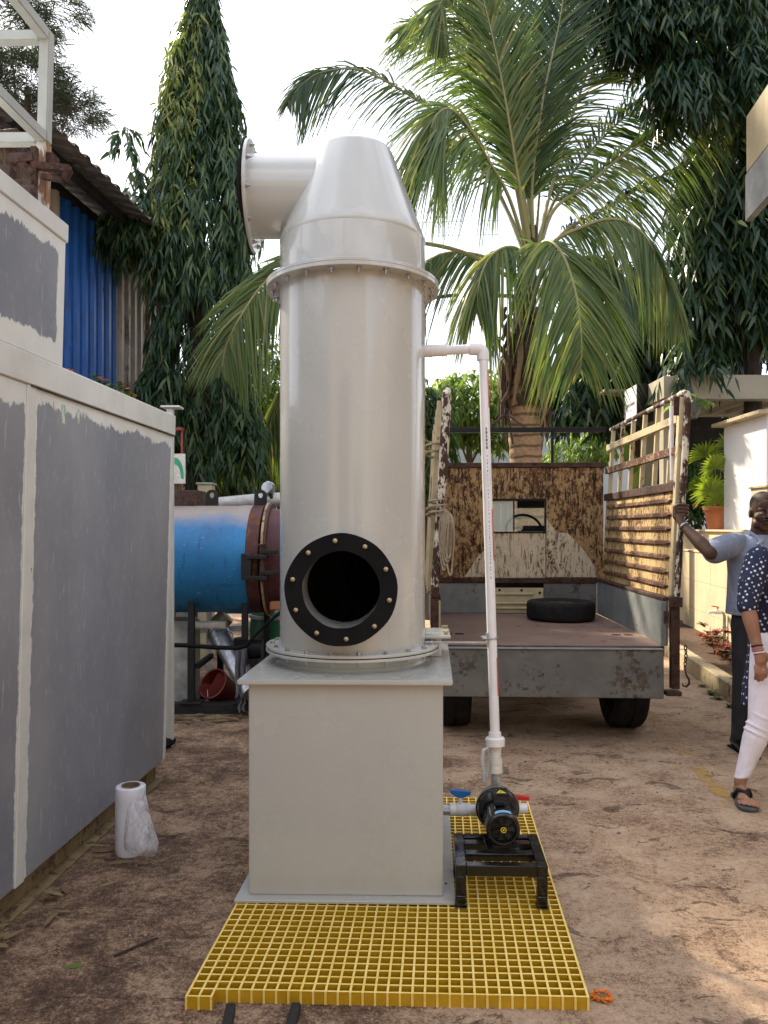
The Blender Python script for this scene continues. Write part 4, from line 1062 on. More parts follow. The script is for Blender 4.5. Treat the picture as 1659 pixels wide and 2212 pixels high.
# right stake body: pressed panel with ribs, grille, posts
def xr(z): return 1.545 + (z - .97) * .055
b = MB(); b.hexa([tp(xr(.99), .02, .99), tp(xr(.99) + .006, .02, .99), tp(xr(.99) + .006, 1.9, .99), tp(xr(.99), 1.9, .99), tp(xr(1.70), .02, 1.70), tp(xr(1.70) + .006, .02, 1.70), tp(xr(1.70) + .006, 1.9, 1.70), tp(xr(1.70), 1.9, 1.70)])
sp_ = b.build('side_panel', M['tside'], truck)
for k in range(7):
    z = 1.06 + k * .096; x = xr(z)
    b = MB(); P = []
    for y, zz in ((.05, z), (.10, z + .017), (1.82, z + .017), (1.86, z), (1.82, z - .017), (.10, z - .017)): P.append(tp(x - .001, y, zz))
    Q = []
    for y, zz in ((.09, z), (.12, z + .008), (1.79, z + .008), (1.81, z), (1.79, z - .012), (.12, z - .012)): Q.append(tp(x - .017, y, zz))
    kk = len(b.v); b.v += P + Q
    for i in range(6): j = (i + 1) % 6; b.face((kk + i, kk + j, kk + 6 + j, kk + 6 + i))
    b.face([kk + 6 + i for i in range(6)])
    b.build('panel_rib', M['trib'], sp_, sharp=20)
tbar('side_rail', (xr(1.73) + .002, -.02, 1.725), (xr(1.73) + .002, 1.92, 1.725), .045, .06, M['tdark'])
for zz, yy in ((2.175, M['tpost']), (1.965, M['trib'])):
    tbar('grille_rail', (xr(zz) - .008, .0, zz), (xr(zz) - .008, 1.92, zz), .03, .055, yy)
for k in range(6):
    y = .22 + k * .325
    tbar('grille_post', (xr(1.76) + .015, y, 1.757), (xr(2.33) + .015, y, 2.325), .032, .026, M['tpost'], None, .002)
b = MB(); xt_ = xr(2.35) + .012
b.tube([tp(xt_, 1.92, 2.345), tp(xt_, .12, 2.345), tp(xt_ + .002, .02, 2.348), tp(xt_ + .006, -.03, 2.335), tp(xt_ + .007, -.052, 2.30), tp(xt_ + .004, -.055, 2.22), tp(xr(1.6) + .02, -.055, 1.6), tp(xr(1.0) + .02, -.055, 1.0)], [.018, .018, .020, .022, .022, .022, .022, .022], n=16)
b.build('rail_pipe', M['tflake'], truck)
tbar('rear_post', (xr(1.0) + .004, -.012, 1.0), (xr(2.33) - .008, -.012, 2.31), .035, .05, M['tpost'])
tbox('corner_gusset', xr(2.2) - .055, xr(2.2) + .01, -.03, -.018, 2.19, 2.315, M['tdark'])
tbox('lower_post', 1.535, 1.59, -.05, .0, .39, .995, M['tdark']); tbox('post_socket', 1.515, 1.60, -.075, -.052, .93, .995, M['tdark'])
tbox('latch_plate', 1.478, 1.512, -.022, -.002, .667, .96, M['tgreyb']); tbox('latch', 1.492, 1.522, -.04, -.023, .82, .90, M['tdark'])
tbox('bump_stop', 1.50, 1.60, -.06, .02, .345, .375, M['tdark'])
b = MB(); b.cyl(tp(xr(2.0) - .016, .10, 1.77), tp(xr(2.2) - .03, .10, 2.27), .012, n=10); b.build('tied_pipe', M['pvc'], truck)
# chain and hook
lk = MB()
N = 14
pts = []
for i in range(N + 1):
    a = 2 * math.pi * i / N; pts.append(Vector((.009 * math.cos(a), 0, .017 * math.sin(a))))
lk.tube(pts, .0038, n=6, caps=False); lkm = lk.mesh('chain_link', M['tdark'])
cz = .665; chx = tp(1.622, -.06, 0)
for i in range(6): inst('chain_link', lkm, truck, (chx.x + .003 * math.sin(i), chx.y, cz - i * .027), (0, 0, R(90) * (i % 2) + .2))
b = MB(); hp = Vector((chx.x, chx.y, cz - .165)); b.tube([hp + Vector((0, 0, .01)), hp + Vector((.006, 0, -.015)), hp + Vector((.024, 0, -.045)), hp + Vector((.024, 0, -.072)), hp + Vector((.006, 0, -.09)), hp + Vector((-.016, 0, -.085)), hp + Vector((-.022, 0, -.07))], [.005, .006, .0075, .008, .008, .006, .003], n=8); b.build('chain_hook', M['tdark'], truck)
# headboard in panels round the window
HB = 1.905; WX0, WX1, WZ0, WZ1 = .53, 1.03, 1.415, 1.695
tbox('headboard_panel', .0, WX0 - .012, HB, HB + .03, .99, 2.0, M['tyel']); tbox('headboard_panel', WX1 + .012, 1.56, HB, HB + .03, .99, 2.0, M['tyel'])
tbox('headboard_panel', WX0 - .009, WX1 + .009, HB + .003, HB + .03, WZ1, 2.0, M['tyel']); tbox('headboard_panel', WX0 - .009, WX1 + .009, HB + .003, HB + .03, .99, WZ0, M['tyel2'])
b = MB(); yq = HB - .0015
b.prism([tp(1.045, yq, 1.0), tp(1.50, yq, 1.0), tp(1.50, yq, 1.07), tp(1.38, yq, 1.25), tp(1.24, yq, 1.40), tp(1.14, yq, 1.41), tp(1.045, yq, 1.53)], tf_ * .001); b.build('bare_patch', M['tyel2'], truck)
b = MB(); b.prism([tp(.30, yq, 1.0), tp(.516, yq, 1.0), tp(.516, yq, 1.27), tp(.43, yq, 1.20)], tf_ * .001); b.build('bare_patch', M['tyel2'], truck)
wf = tbox('window_frame', WX0 - .012, WX1 + .012, HB - .006, HB + .036, WZ1, WZ1 + .022, M['black_satin'])
tbox('window_frame', WX0 - .012, WX1 + .012, HB - .006, HB + .036, WZ0 - .014, WZ0 - .0005, M['black_satin']); tbox('window_frame', WX0 - .0118, WX0, HB - .006, HB + .036, WZ0, WZ1 - .001, M['black_satin']); tbox('window_frame', WX1, WX1 + .0118, HB - .006, HB + .036, WZ0, WZ1 - .001, M['black_satin'])
tbox('window_mullion', .745, .757, HB + .005, HB + .03, WZ0 + .001, WZ1 - .001, M['black_satin'])
T = NT('dusty_glass'); T.base((.50, .56, .52)); T.rough(.1); tr = T.n('ShaderNodeBsdfTransparent'); ms = T.n('ShaderNodeMixShader'); ms.inputs[0].default_value = .42
T.t.links.new(tr.outputs[0], ms.inputs[1]); T.t.links.new(T.bsdf.outputs[0], ms.inputs[2]); T.t.links.new(ms.outputs[0], T.out.inputs[0]); M['dglass'] = T.mat
tbox('window_pane', WX0 + .001, .744, HB + .014, HB + .019, WZ0 + .001, WZ1 - .001, M['dglass'], bevel=0)
tbox('headboard_cap', -.01, 1.57, HB - .012, HB + .036, 2.001, 2.045, M['tdark']); tbox('headboard_rail', -.01, 1.545, HB - .012, HB + .03, .945, .989, M['tdark'])
tbox('bulkhead_panel', .0, WX0 - .03, HB, HB + .02, FZ + .001, .944, M['tgreyb']); tbox('bulkhead_panel', 1.02, 1.50, HB, HB + .02, FZ + .001, .944, M['tgrey'])
pp = tbox('pressed_panel', WX0 - .029, 1.019, HB + .004, HB + .022, FZ + .001, .90, M['cream_press'])
for z_, x0_, x1_ in ((.845, .56, .93), (.76, .56, .97), (.715, .52, 1.0)):
    tbox('pressed_bead', x0_, x1_, HB - .012, HB + .0035, z_ - .011, z_ + .011, M['cream_press'], pp, .005)
bh = MB(); bh.cyl((0, 0, 0), (0, 0, .004), .012, n=12); bhm = bh.mesh('bolt_hole', M['hollow_shade'])
for x_, z_ in ((.62, .878), (.82, .878), (.985, .855), (.515, .80), (.99, .775)): inst('bolt_hole', bhm, pp, tp(x_, HB + .0035, z_), (R(90), 0, 0))
tbar('head_bar', (-.02, HB + .01, 2.345), (1.58, HB + .01, 2.345), .04, .045, M['black_satin']); tbar('head_post', (1.10, HB + .01, 2.046), (1.10, HB + .01, 2.322), .025, .02, M['black_satin']); tbar('head_post', (.02, HB + .01, 2.046), (.05, HB + .01, 2.322), .04, .03, M['tpost'])
ap = (.685, HB + .05, 2.50)
tbar('rack_brace', ap, (.50, HB + .05, 2.365), .018, .018, M['tdark']); tbar('rack_brace', ap, (.87, HB + .05, 2.365), .018, .018, M['tdark']); tbox('rack_knob', .668, .702, HB + .03, HB + .07, 2.502, 2.545, M['black_satin'])
# left stake body seen from outside
def xl_(z): return -.02 + (z - .97) * .055
for k in range(5):
    y = .18 + k * .40
    tbar('grille_post', (xl_(.99) - .012, y, .99), (xl_(2.33) - .012, y, 2.33), .075, .022, M['tpost'])
for zz in (1.73, 1.97, 2.17): tbar('grille_rail', (xl_(zz) + .012, .0, zz), (xl_(zz) + .012, 1.92, zz), .02, .05, M['tpost'])
b = MB(); b.hexa([tp(xl_(.99), .02, .99), tp(xl_(.99) + .006, .02, .99), tp(xl_(.99) + .006, 1.9, .99), tp(xl_(.99), 1.9, .99), tp(xl_(1.70), .02, 1.70), tp(xl_(1.70) + .006, .02, 1.70), tp(xl_(1.70) + .006, 1.9, 1.70), tp(xl_(1.70), 1.9, 1.70)]); b.build('side_panel', M['tside'], truck)
b = MB(); b.tube([tp(xl_(2.34), 1.92, 2.34), tp(xl_(2.34), .10, 2.34), tp(xl_(2.34) + .004, .0, 2.335)], .020, n=12); b.build('rail_pipe', M['tpost'], truck)
b = MB(); b.tube([tp(xl_(2.34) + .004, .03, 2.335), tp(xl_(2.34) + .01, -.015, 2.36), tp(xl_(2.3) + .012, -.035, 2.33), tp(xl_(2.2) + .012, -.04, 2.2), tp(xl_(1.6) + .01, -.04, 1.6), tp(xl_(1.0), -.04, .99)], [.024, .03, .034, .032, .032, .03], n=16); b.build('rear_post', M['tflake'], truck)
tbox('corner_gusset', xl_(2.2) + .02, xl_(2.2) + .05, -.03, -.01, 2.14, 2.30, M['tdark'])
tbox('lower_post', -.045, .01, -.05, .0, .40, .985, M['tdark']); tbox('latch_plate', -.01, .022, -.03, -.0, FZ, .96, M['cream_press'])
# chassis, axle, springs, wheels
tbox('chassis_rail', .38, .46, -.03, 3.4, .50, .60, M['black_satin']); tbox('chassis_rail', 1.04, 1.12, -.03, 3.4, .50, .60, M['black_satin']); tbox('cross_member', .02, 1.48, .0, .06, .55, .60, M['black_satin'])
b = MB(); b.cyl(tp(.1, .55, .33), tp(1.4, .55, .33), .04, n=16); b.lathe([(.04, -.22), (.09, -.15), (.13, 0), (.09, .15), (.04, .22)], tp(.72, .55, .33), tr_, n=24); b.build('axle', M['black_satin'], truck)
for x_ in (.30, 1.20):
    b = MB(); b.tube([tp(x_, 0, .50), tp(x_, .3, .36), tp(x_, .55, .33), tp(x_, .8, .36), tp(x_, 1.1, .5)], .035, n=8); b.box(tp(x_, .5, .30), (.13, .12, .03)); b.build('leaf_spring', M['black_satin'], truck)
M['tyre'] = simple('worn_tyre', (.009, .009, .010), (.018, .017, .016), scale=14, rough=.85, bump=.4, bscale=60)
def tyre(name, c, axis, r, wd, parent, rimmat):
    c = Vector(c); h = wd / 2
    b = MB(); b.lathe([(r * .62, -h * .75), (r * .80, -h), (r * .93, -h * .96), (r * .985, -h * .80), (r, -h * .55), (r, -.012), (r * .975, -.009), (r * .975, .009), (r, .012), (r, h * .55), (r * .985, h * .80), (r * .93, h * .96), (r * .80, h), (r * .62, h * .75), (r * .60, 0)], c, axis, n=56, closed=True)
    o = b.build('tyre', M['tyre'], parent, sharp=50)
    b = MB(); b.lathe([(r * .60, -h * .72), (r * .56, -h * .5), (r * .54, -h * .1), (r * .30, 0), (r * .26, h * .2), (r * .10, h * .2), (r * .10, h * .1), (r * .28, -h * .1), (r * .5, -h * .2), (r * .54, h * .4), (r * .60, h * .72)], c, axis, n=40); b.build('rim', rimmat, o)
    for i in range(30):
        pass
    return o
for x_ in (.135, 1.365): 
    wo_ = thing('wheel', None, None, tp(x_, .55, 0)) if False else None
    tyre('tyre', tp(x_, .52, .335), tr_, .335, .235, truck, M['tdark'])
for x_ in (.16, 1.34): tyre('tyre', tp(x_, 3.1, .31), tr_, .31, .17, truck, M['tdark'])
tbox('light_block_plate', .47, 1.03, .75, 3.3, .40, .46, M['black_satin']); tbox('fuel_tank', 1.13, 1.46, 1.3, 2.2, .28, .60, M['black_satin'], bevel=.03, seg=2); tbox('battery_box', .04, .37, 1.3, 1.9, .30, .60, M['black_satin'])  # plate and boxes added to block light under the truck
for x_ in (.02, 1.25): tbox('light_block_flap', x_, x_ + .23, .90, .91, .12, .60, M['rubber'], bevel=0)  # flaps added to keep light from under the bed
b = MB(); b.cyl(tp(.16, 3.1, .31), tp(1.34, 3.1, .31), .04, n=12); b.build('front_axle', M['black_satin'], truck); tbox('engine_sump', .45, 1.05, 2.6, 3.5, .20, .39, M['black_satin'], bevel=.03); tbox('front_bumper', .04, 1.48, 3.63, 3.70, .28, .48, M['black_satin'])  # sump and bumper also stop light coming through the front
# cab ahead of the bed
M['cabp'] = rusty('cream_cab_paint', (.60, .56, .44), (.52, .48, .37), (.1, .06, .04), (.2, .12, .08), amt=.33, scale=4, fine=20, bump=.08, rough=.5)
cabo = tbox('cab_roof', .06, 1.46, 2.02, 3.25, 1.90, 1.95, M['cabp'], bevel=.02, seg=3)
for x_ in (.06, 1.42): tbox('cab_side', x_, x_ + .04, 2.02, 3.55, .45, 1.35, M['cabp'], cabo); tbar('cab_pillar', (x_ + .02, 2.04, 1.35), (x_ + .02, 2.04, 1.92), .05, .06, M['cabp'], cabo); tbar('cab_pillar', (x_ + .02, 3.52, 1.35), (x_ + .02, 3.22, 1.92), .05, .05, M['cabp'], cabo)
tbox('cab_back', .11, 1.41, 2.02, 2.05, .45, 1.40, M['black_satin'], cabo); tbox('cab_front', .06, 1.46, 3.56, 3.62, .40, 1.33, M['cabp'], cabo); tbox('dashboard', .11, 1.41, 3.25, 3.55, 1.05, 1.36, M['black_satin'], cabo); tbox('cab_floor', .11, 1.41, 2.06, 3.55, .42, .47, M['black_satin'], cabo)
for x_ in (.40, 1.02): tbox('seat_back', x_ - .20, x_ + .20, 2.12, 2.26, .80, 1.47, M['black_satin'], cabo, .05, 3); tbox('seat_base', x_ - .20, x_ + .20, 2.27, 2.75, .72, .86, M['black_satin'], cabo, .04, 2)
b = MB(); q_ = [Vector((.19 * math.cos(a), .19 * math.sin(a), 0)) for a in np.linspace(0, 2 * math.pi, 25)]; c_ = tp(.99, 2.98, 1.42); RX = Matrix.Rotation(R(62), 3, 'X'); b.tube([c_ + RX @ v for v in q_], .014, n=8, caps=False); b.build('steering_wheel', M['black_satin'], cabo)
b = MB(); b.box(tp(.67, 3.20, 1.80), (.22, .03, .065), TM); b.build('rear_view_mirror', simple('mirror_back', (.30, .30, .30)), cabo, bevel=.012, seg=2)
b = MB(); b.hexa([tp(.10, 3.545, 1.345), tp(1.42, 3.545, 1.345), tp(1.42, 3.55, 1.345), tp(.10, 3.55, 1.345), tp(.10, 3.235, 1.90), tp(1.42, 3.235, 1.90), tp(1.42, 3.24, 1.90), tp(.10, 3.24, 1.90)])
T = NT('windscreen'); T.base((.7, .8, .76)); T.rough(.05); tr = T.n('ShaderNodeBsdfTransparent'); ms = T.n('ShaderNodeMixShader'); ms.inputs[0].default_value = .22
T.t.links.new(tr.outputs[0], ms.inputs[1]); T.t.links.new(T.bsdf.outputs[0], ms.inputs[2]); T.t.links.new(ms.outputs[0], T.out.inputs[0]); b.build('windscreen', T.mat, cabo, smooth=False)
tbox('sun_visor', .93, 1.30, 3.05, 3.10, 1.66, 1.88, M['black_satin'], cabo, .01)

# spare tyre lying on the bed
sc_ = Vector((px(1211, 0, 6.57).x, 6.57, FZ))
spare = thing('spare_tyre', 'worn black spare tyre lying flat on the truck bed', 'tyre', sc_)
ORG[spare] = sc_
c_ = sc_ + Vector((0, 0, .083)); r_ = .287; h_ = .080
b = MB(); b.lathe([(r_ * .64, -h_ * .75), (r_ * .80, -h_), (r_ * .93, -h_ * .96), (r_ * .985, -h_ * .80), (r_, -h_ * .5), (r_, h_ * .5), (r_ * .985, h_ * .80), (r_ * .93, h_ * .96), (r_ * .80, h_), (r_ * .64, h_ * .75), (r_ * .63, 0)], c_, (0, 0, 1), n=64, closed=True); tyo = b.build('tyre_body', M['tyre'], spare, sharp=50)
b = MB(); b.lathe([(r_ * .63, h_ * .7), (r_ * .60, h_ * .55), (r_ * .58, h_ * .2), (r_ * .46, h_ * .25), (r_ * .40, h_ * .42), (r_ * .18, h_ * .42), (r_ * .17, h_ * .2), (r_ * .17, -h_ * .3)], c_, (0, 0, 1), n=40); b.build('rim', M['rust'], spare)
for i in range(8):
    a = 2 * math.pi * i / 8; b = MB(); b.cyl(c_ + Vector((r_ * .52 * math.cos(a), r_ * .52 * math.sin(a), h_ * .225)), c_ + Vector((r_ * .52 * math.cos(a), r_ * .52 * math.sin(a), h_ * .25)), .018, n=10); b.build('rim_slot', M['hollow_shade'], spare)
# rope coils on the left post
M['rope'] = simple('jute_rope', (.36, .29, .20), (.25, .20, .14), scale=60, rough=.95, bump=.5, bscale=150)
rope = thing('rope_coil', 'hank of jute rope looped over the left truck post', 'rope', tp(.02, -.02, 1.2))
for k in range(6):
    b = MB(); xo = .035 + .010 * k; L = .30 + .035 * ((k * 7) % 4); zt = 1.58 - .008 * k
    pts = []
    for a in np.linspace(0, 2 * math.pi, 22):
        pts.append(tp(xo + .018 * math.sin(a) * (1.2 + .3 * math.sin(a * 2)), -.075 - .006 * k + .01 * math.cos(a * 3), zt - L / 2 + L / 2 * math.cos(a)))
    b.tube(pts, .0065, n=7, caps=False); b.build('rope_loop', M['rope'], rope)
b = MB()
pts = [tp(.0 + .055 * math.cos(a), -.04 + .06 * math.sin(a), 1.53 + .006 * a) for a in np.linspace(0, 6 * math.pi, 50)]; b.tube(pts, .0075, n=7); b.build('rope_turns', M['rope'], rope)
rope2 = thing('rope_knot', 'yellow frayed rope knot tied round the left truck rails', 'rope', tp(-.08, .1, 1.9))
b = MB(); pts = [tp(-.03 + .05 * math.cos(a), .12 + .09 * math.sin(a), 1.93 + .008 * a) for a in np.linspace(0, 5 * math.pi, 40)]; b.tube(pts, .009, n=7); b.build('rope_turns', M['rope'], rope2)
b = MB(); b.tube([tp(-.07, .06, 1.96), tp(-.12, .02, 1.985), tp(-.18, .05, 1.985), tp(-.24, .1, 1.97)], [.014, .016, .014, .01], n=8); b.build('rope_end', simple('yellow_rope', (.60, .40, .10), rough=.9), rope2)
b = MB(); pts = [tp(-.02 + .05 * math.cos(a), .10 + .09 * math.sin(a), 1.52 + .006 * a) for a in np.linspace(0, 4 * math.pi, 34)]; b.tube(pts, .009, n=7); b.build('rope_turns', M['rope'], rope2)

# cream gate far ahead of the truck
gp = Vector((1.55, 12.0, 0))
gate = thing('slatted_gate', 'cream vertical slat gate beyond the truck cab', 'gate', gp)
M['creamp'] = simple('cream_paint', (.66, .58, .40), (.58, .50, .34), scale=5, rough=.5)
for k in range(14): b = MB(); b.box((1.0 + k * .12, 12.0, .95), (.05, .04, 1.85)); b.build('slat', M['creamp'], gate)
for z_ in (.08, 1.88): b = MB(); b.box((1.78, 11.975, z_), (1.70, .02, .08)); b.build('gate_rail', M['creamp'], gate)

# ================================================================== right hand side
kd = Vector((.136, .9907, 0)); kn = Vector((-.9907, .136, 0))       # along the kerb / towards the yard
K0 = Vector((2.796, 5.89, 0))
def kp(t, s_, z): return K0 + kd * t - kn * s_ + Vector((0, 0, z))       # s_ >0 = away from yard
M['tile'] = rusty('cream_stone_tile', (.62, .53, .36), (.55, .46, .31), (.36, .28, .18), (.46, .37, .24), amt=.33, scale=2.5, fine=14, bump=.06, rough=.6)
M['kerbm'] = rusty('stained_kerb_stone', (.44, .37, .24), (.36, .30, .19), (.10, .075, .05), (.20, .15, .10), amt=.44, scale=4, fine=18, stretch=(1, 1, .7), bump=.25, rough=.85)
M['soil'] = simple('dark_soil', (.055, .035, .025), (.10, .065, .045), scale=22, rough=.95, bump=1.0, bscale=40)
kerb = thing('planter_kerb', 'low stained cream stone kerb edging the planting bed', 'kerb', kp(0, 0, 0))
def kbox(name, t0, t1, s0, s1, z0, z1, mat, parent, bevel=.004):
    b = MB(); P = [(t0, s0), (t1, s0), (t1, s1), (t0, s1)]
    b.hexa([kp(t, s_, z0) for t, s_ in P] + [kp(t, s_, z1) for t, s_ in P]); return b.build(name, mat, parent, bevel=bevel)
t = -3.2
for k in range(10):
    L = .92; kbox('kerb_stone', t + .003, t + L - .003, 0 + .002 * (k % 2), .13, 0, .160 - .003 * (k % 3), M['kerbm'], kerb, .006); t += L
b = MB(); b.quad(kp(-3.2, .12, .115), kp(6, .12, .115), kp(6, .75, .125), kp(-3.2, .75, .125)); o = b.build('planting_bed', M['soil']); tag(o, 'dark soil of the planting bed', None, kind='structure')
WS = .70                                       # wall face offset behind kerb
wall = thing('planter_wall', 'cream stone tiled low wall behind the planting bed', 'wall', kp(0, WS, 0))
kbox('wall_core', -3.2, 4.93, WS + .012, WS + .35, 0, 1.13, M['kerbm'], wall)
t = -3.2
while t < 4.9:
    for z0, z1 in ((.02, .38), (.384, .755), (.759, 1.125)):
        kbox('wall_tile', t + .002, min(t + .62, 4.932) - .002, WS, WS + .0115, z0, z1, M['tile'], wall, .0015)
    t += .62
kbox('wall_end', 4.934, 4.955, WS - .001, WS + .352, .02, 1.125, M['tile'], wall)
kbox('wall_coping', -3.2, 4.97, WS - .012, WS + .36, 1.131, 1.155, M['tile'], wall, .004)
# tap on the wall
tapx = kp(2.95, WS - .03, 0)
tap = thing('garden_tap', 'grey standpipe with white tap and red lever by the wall', 'tap', (tapx.x, tapx.y, .12))
b = MB(); b.tube([(tapx.x, tapx.y, .12), (tapx.x, tapx.y, .45), (tapx.x - .01, tapx.y, .485), (tapx.x - .04, tapx.y + .0, .495)], .017, n=12); b.build('standpipe', M['gi'], tap)
b = MB(); b.cyl((tapx.x - .04, tapx.y, .495), (tapx.x - .11, tapx.y, .495), .026, n=14); b.cyl((tapx.x - .11, tapx.y, .495), (tapx.x - .185, tapx.y, .49), .016, n=12); b.build('valve', M['pvc'], tap)
b = MB(); b.cyl((tapx.x - .075, tapx.y, .51), (tapx.x - .075, tapx.y, .545), .008, n=8); b.bar((tapx.x - .065, tapx.y, .55), (tapx.x - .145, tapx.y, .562), .02, .012); b.build('lever', M['red_plastic'], tap)
b = MB(); b.cyl((tapx.x, tapx.y, .30), (tapx.x, tapx.y, .34), .023, n=12); b.build('pipe_socket', M['gi'], tap)
# raised terrace with white cabinet, pot
ter = thing('raised_terrace', 'cream stone raised terrace block behind the tiled wall', 'terrace', (5.2, 10.2, 0))
b = MB(); b.box((6.05, 10.2, .70), (3.6, 3.6, 1.40), -R(7)); b.build('terrace_block', M['tile'], ter, bevel=.006)
b = MB(); b.box((6.04, 10.2, 1.413), (3.66, 3.66, .024), -R(7)); b.build('terrace_coping', M['tile'], ter, bevel=.004)
wc = thing('meter_cabinet', 'white sheet metal meter cabinet with sloping cap on terrace', 'cabinet', (4.9, 9.4, 1.425))
M['white_sheet'] = simple('white_powder_coat', (.72, .72, .76), (.66, .66, .70), scale=2, rough=.4)
b = MB(); b.box((4.92, 9.42, 2.09), (1.02, 1.12, 1.33)); b.build('cabinet_body', M['white_sheet'], wc, bevel=.006)
b = MB(); b.hexa([(4.28, 8.78, 2.756), (5.5, 8.78, 2.756), (5.5, 10.06, 2.756), (4.28, 10.06, 2.756), (4.28, 8.78, 2.80), (5.5, 8.78, 2.93), (5.5, 10.06, 2.93), (4.28, 10.06, 2.80)]); b.build('cabinet_cap', M['kerbm'], wc, bevel=.004)
pil = thing('tiled_pillar', 'cream tiled pillar behind the man', 'pillar', (3.95, 8.0, 0))
b = MB(); b.box((4.08, 8.0, .93), (.36, .36, 1.86)); b.build('pillar_shaft', M['tile'], pil, bevel=.004)
b = MB(); b.box((4.08, 8.0, 1.873), (.40, .40, .024)); b.build('pillar_cap', M['kerbm'], pil, bevel=.003)

# pergola
M['taupe'] = simple('taupe_paint', (.36, .33, .25), (.31, .285, .22), scale=3, rough=.65)
perg = thing('pergola', 'taupe painted pergola with slatted beams behind the truck', 'pergola', (4.6, 11.2, 0))
def pbox(name, x0, x1, y0, y1, z0, z1, mat=None, par=None): 
    b = MB(); b.box(((x0 + x1) / 2, (y0 + y1) / 2, (z0 + z1) / 2), (x1 - x0, y1 - y0, z1 - z0)); return b.build(name, mat or M['taupe'], par or perg, bevel=.006)
pbox('column', 3.80, 3.93, 10.45, 10.62, 0, 3.19); pbox('column', 4.06, 4.24, 12.0, 12.2, 0, 3.2); pbox('column', 6.9, 7.1, 10.45, 10.6, 0, 3.19)
pbox('front_beam', 3.95, 7.2, 10.4, 10.6, 3.191, 3.52); pbox('side_beam', 3.78, 3.945, 10.38, 12.4, 3.20, 3.50); pbox('back_beam', 3.95, 7.2, 12.0, 12.2, 3.205, 3.5)
for k in range(12): pbox('slat', 4.05 + k * .26, 4.09 + k * .26, 10.61, 11.99, 3.22, 3.40)
pbox('eave_board', 3.35, 4.0, 11.7, 12.6, 3.52, 3.56)
sgn = thing('sign_box', 'black sign box with white face lettered SAM ENVIRO', 'sign', (3.74, 11.3, 2.98))
pbox('box', 3.622, 3.862, 11.0, 11.55, 2.98, 3.51, M['black_satin'], sgn); pbox('sign_face', 3.613, 3.6215, 11.005, 11.545, 2.985, 3.505, M['white_sheet'], sgn); pbox('bracket', 3.70, 4.058, 11.56, 11.75, 3.1, 3.2, M['dark_steel'], sgn); pbox('bracket', 3.95, 4.056, 11.751, 12.1, 3.1, 3.2, M['dark_steel'], sgn)
def text(name, body, size, mat, parent, loc, rot):
    cu = bpy.data.curves.new(name, 'FONT'); cu.body = body; cu.size = size; cu.extrude = .0008
    to = bpy.data.objects.new('tmp', cu); COL.objects.link(to)
    dg = bpy.context.evaluated_depsgraph_get(); me = bpy.data.meshes.new_from_object(to.evaluated_get(dg)); bpy.data.objects.remove(to)
    me.materials.clear(); me.materials.append(mat); o = link(name, me, parent, loc, rot); return o
text('lettering', 'SAM ENVIRO', .068, simple('dark_grey_letters', (.03, .03, .035)), sgn, (3.6115, 11.445, 3.225), (R(90), 0, R(-90)))
text('small_lettering', 'SYSTEMS PVT LTD', .022, M['black_satin'], sgn, (3.6115, 11.44, 3.17), (R(90), 0, R(-90))) if False else None
b = MB(); b.box((3.6115, 11.30, 3.165), (.001, .26, .006)); b.build('underline', bpy.data.materials['dark_grey_letters'], sgn)
b = MB(); pr0 = []
for a in np.linspace(R(-60), R(150), 10):
    pr0.append((math.cos(a) * .028, math.sin(a) * .09))
for (p, q) in zip(pr0, pr0[1:]): b.quad((3.6115, 11.495 - p[0], 3.25 + p[1]), (3.6115, 11.495 - q[0], 3.25 + q[1]), (3.6115, 11.495 - q[0] * .4, 3.25 + q[1] * .75), (3.6115, 11.495 - p[0] * .4, 3.25 + p[1] * .75))
b.build('emblem_leaf', simple('lime_green', (.30, .42, .05)), sgn, smooth=False)
MB().sphere((3.612, 11.50, 3.15), .02, 10, 6, (.08, 1, 2.2)).build('emblem_drop', M['black_satin'], sgn)
# hanging pot
hpn = thing('hanging_pot', 'ribbed dark grey hanging flower pot under the pergola beam', 'hanging pot', px(1483, 900, 10.2))
c = px(1483, 905, 10.2); b = MB()
rings = []
for r_, h_ in ((.13, 0), (.17, .10), (.195, .22), (.20, .24), (.18, .24), (.15, .12)):
    k = len(b.v)
    for i in range(32): 
        q = 2 * math.pi * i / 32; rr = r_ * (1 + (.035 if i % 2 else -.02)); b.v.append(c + Vector((rr * math.cos(q), rr * math.sin(q), h_)))
    rings.append(list(range(k, k + 32)))
for r0, r1 in zip(rings, rings[1:]): b.bridge(r0, r1)
b.face(rings[0][::-1]); b.face(rings[-1]); b.build('pot', simple('dark_pot', (.10, .12, .115)), hpn)
for k in range(3):
    a = k * 2.1; b = MB(); b.bar(c + Vector((.19 * math.cos(a), .19 * math.sin(a), .24)), Vector((c.x, c.y, 3.30)), .006, .006); b.build('hanger_wire', M['dark_steel'], hpn)
# dark shade board behind the pergola
o = pbox('back_panel', 4.3, 5.45, 12.4, 12.45, 2.0, 3.3, M['dark_steel'], perg)
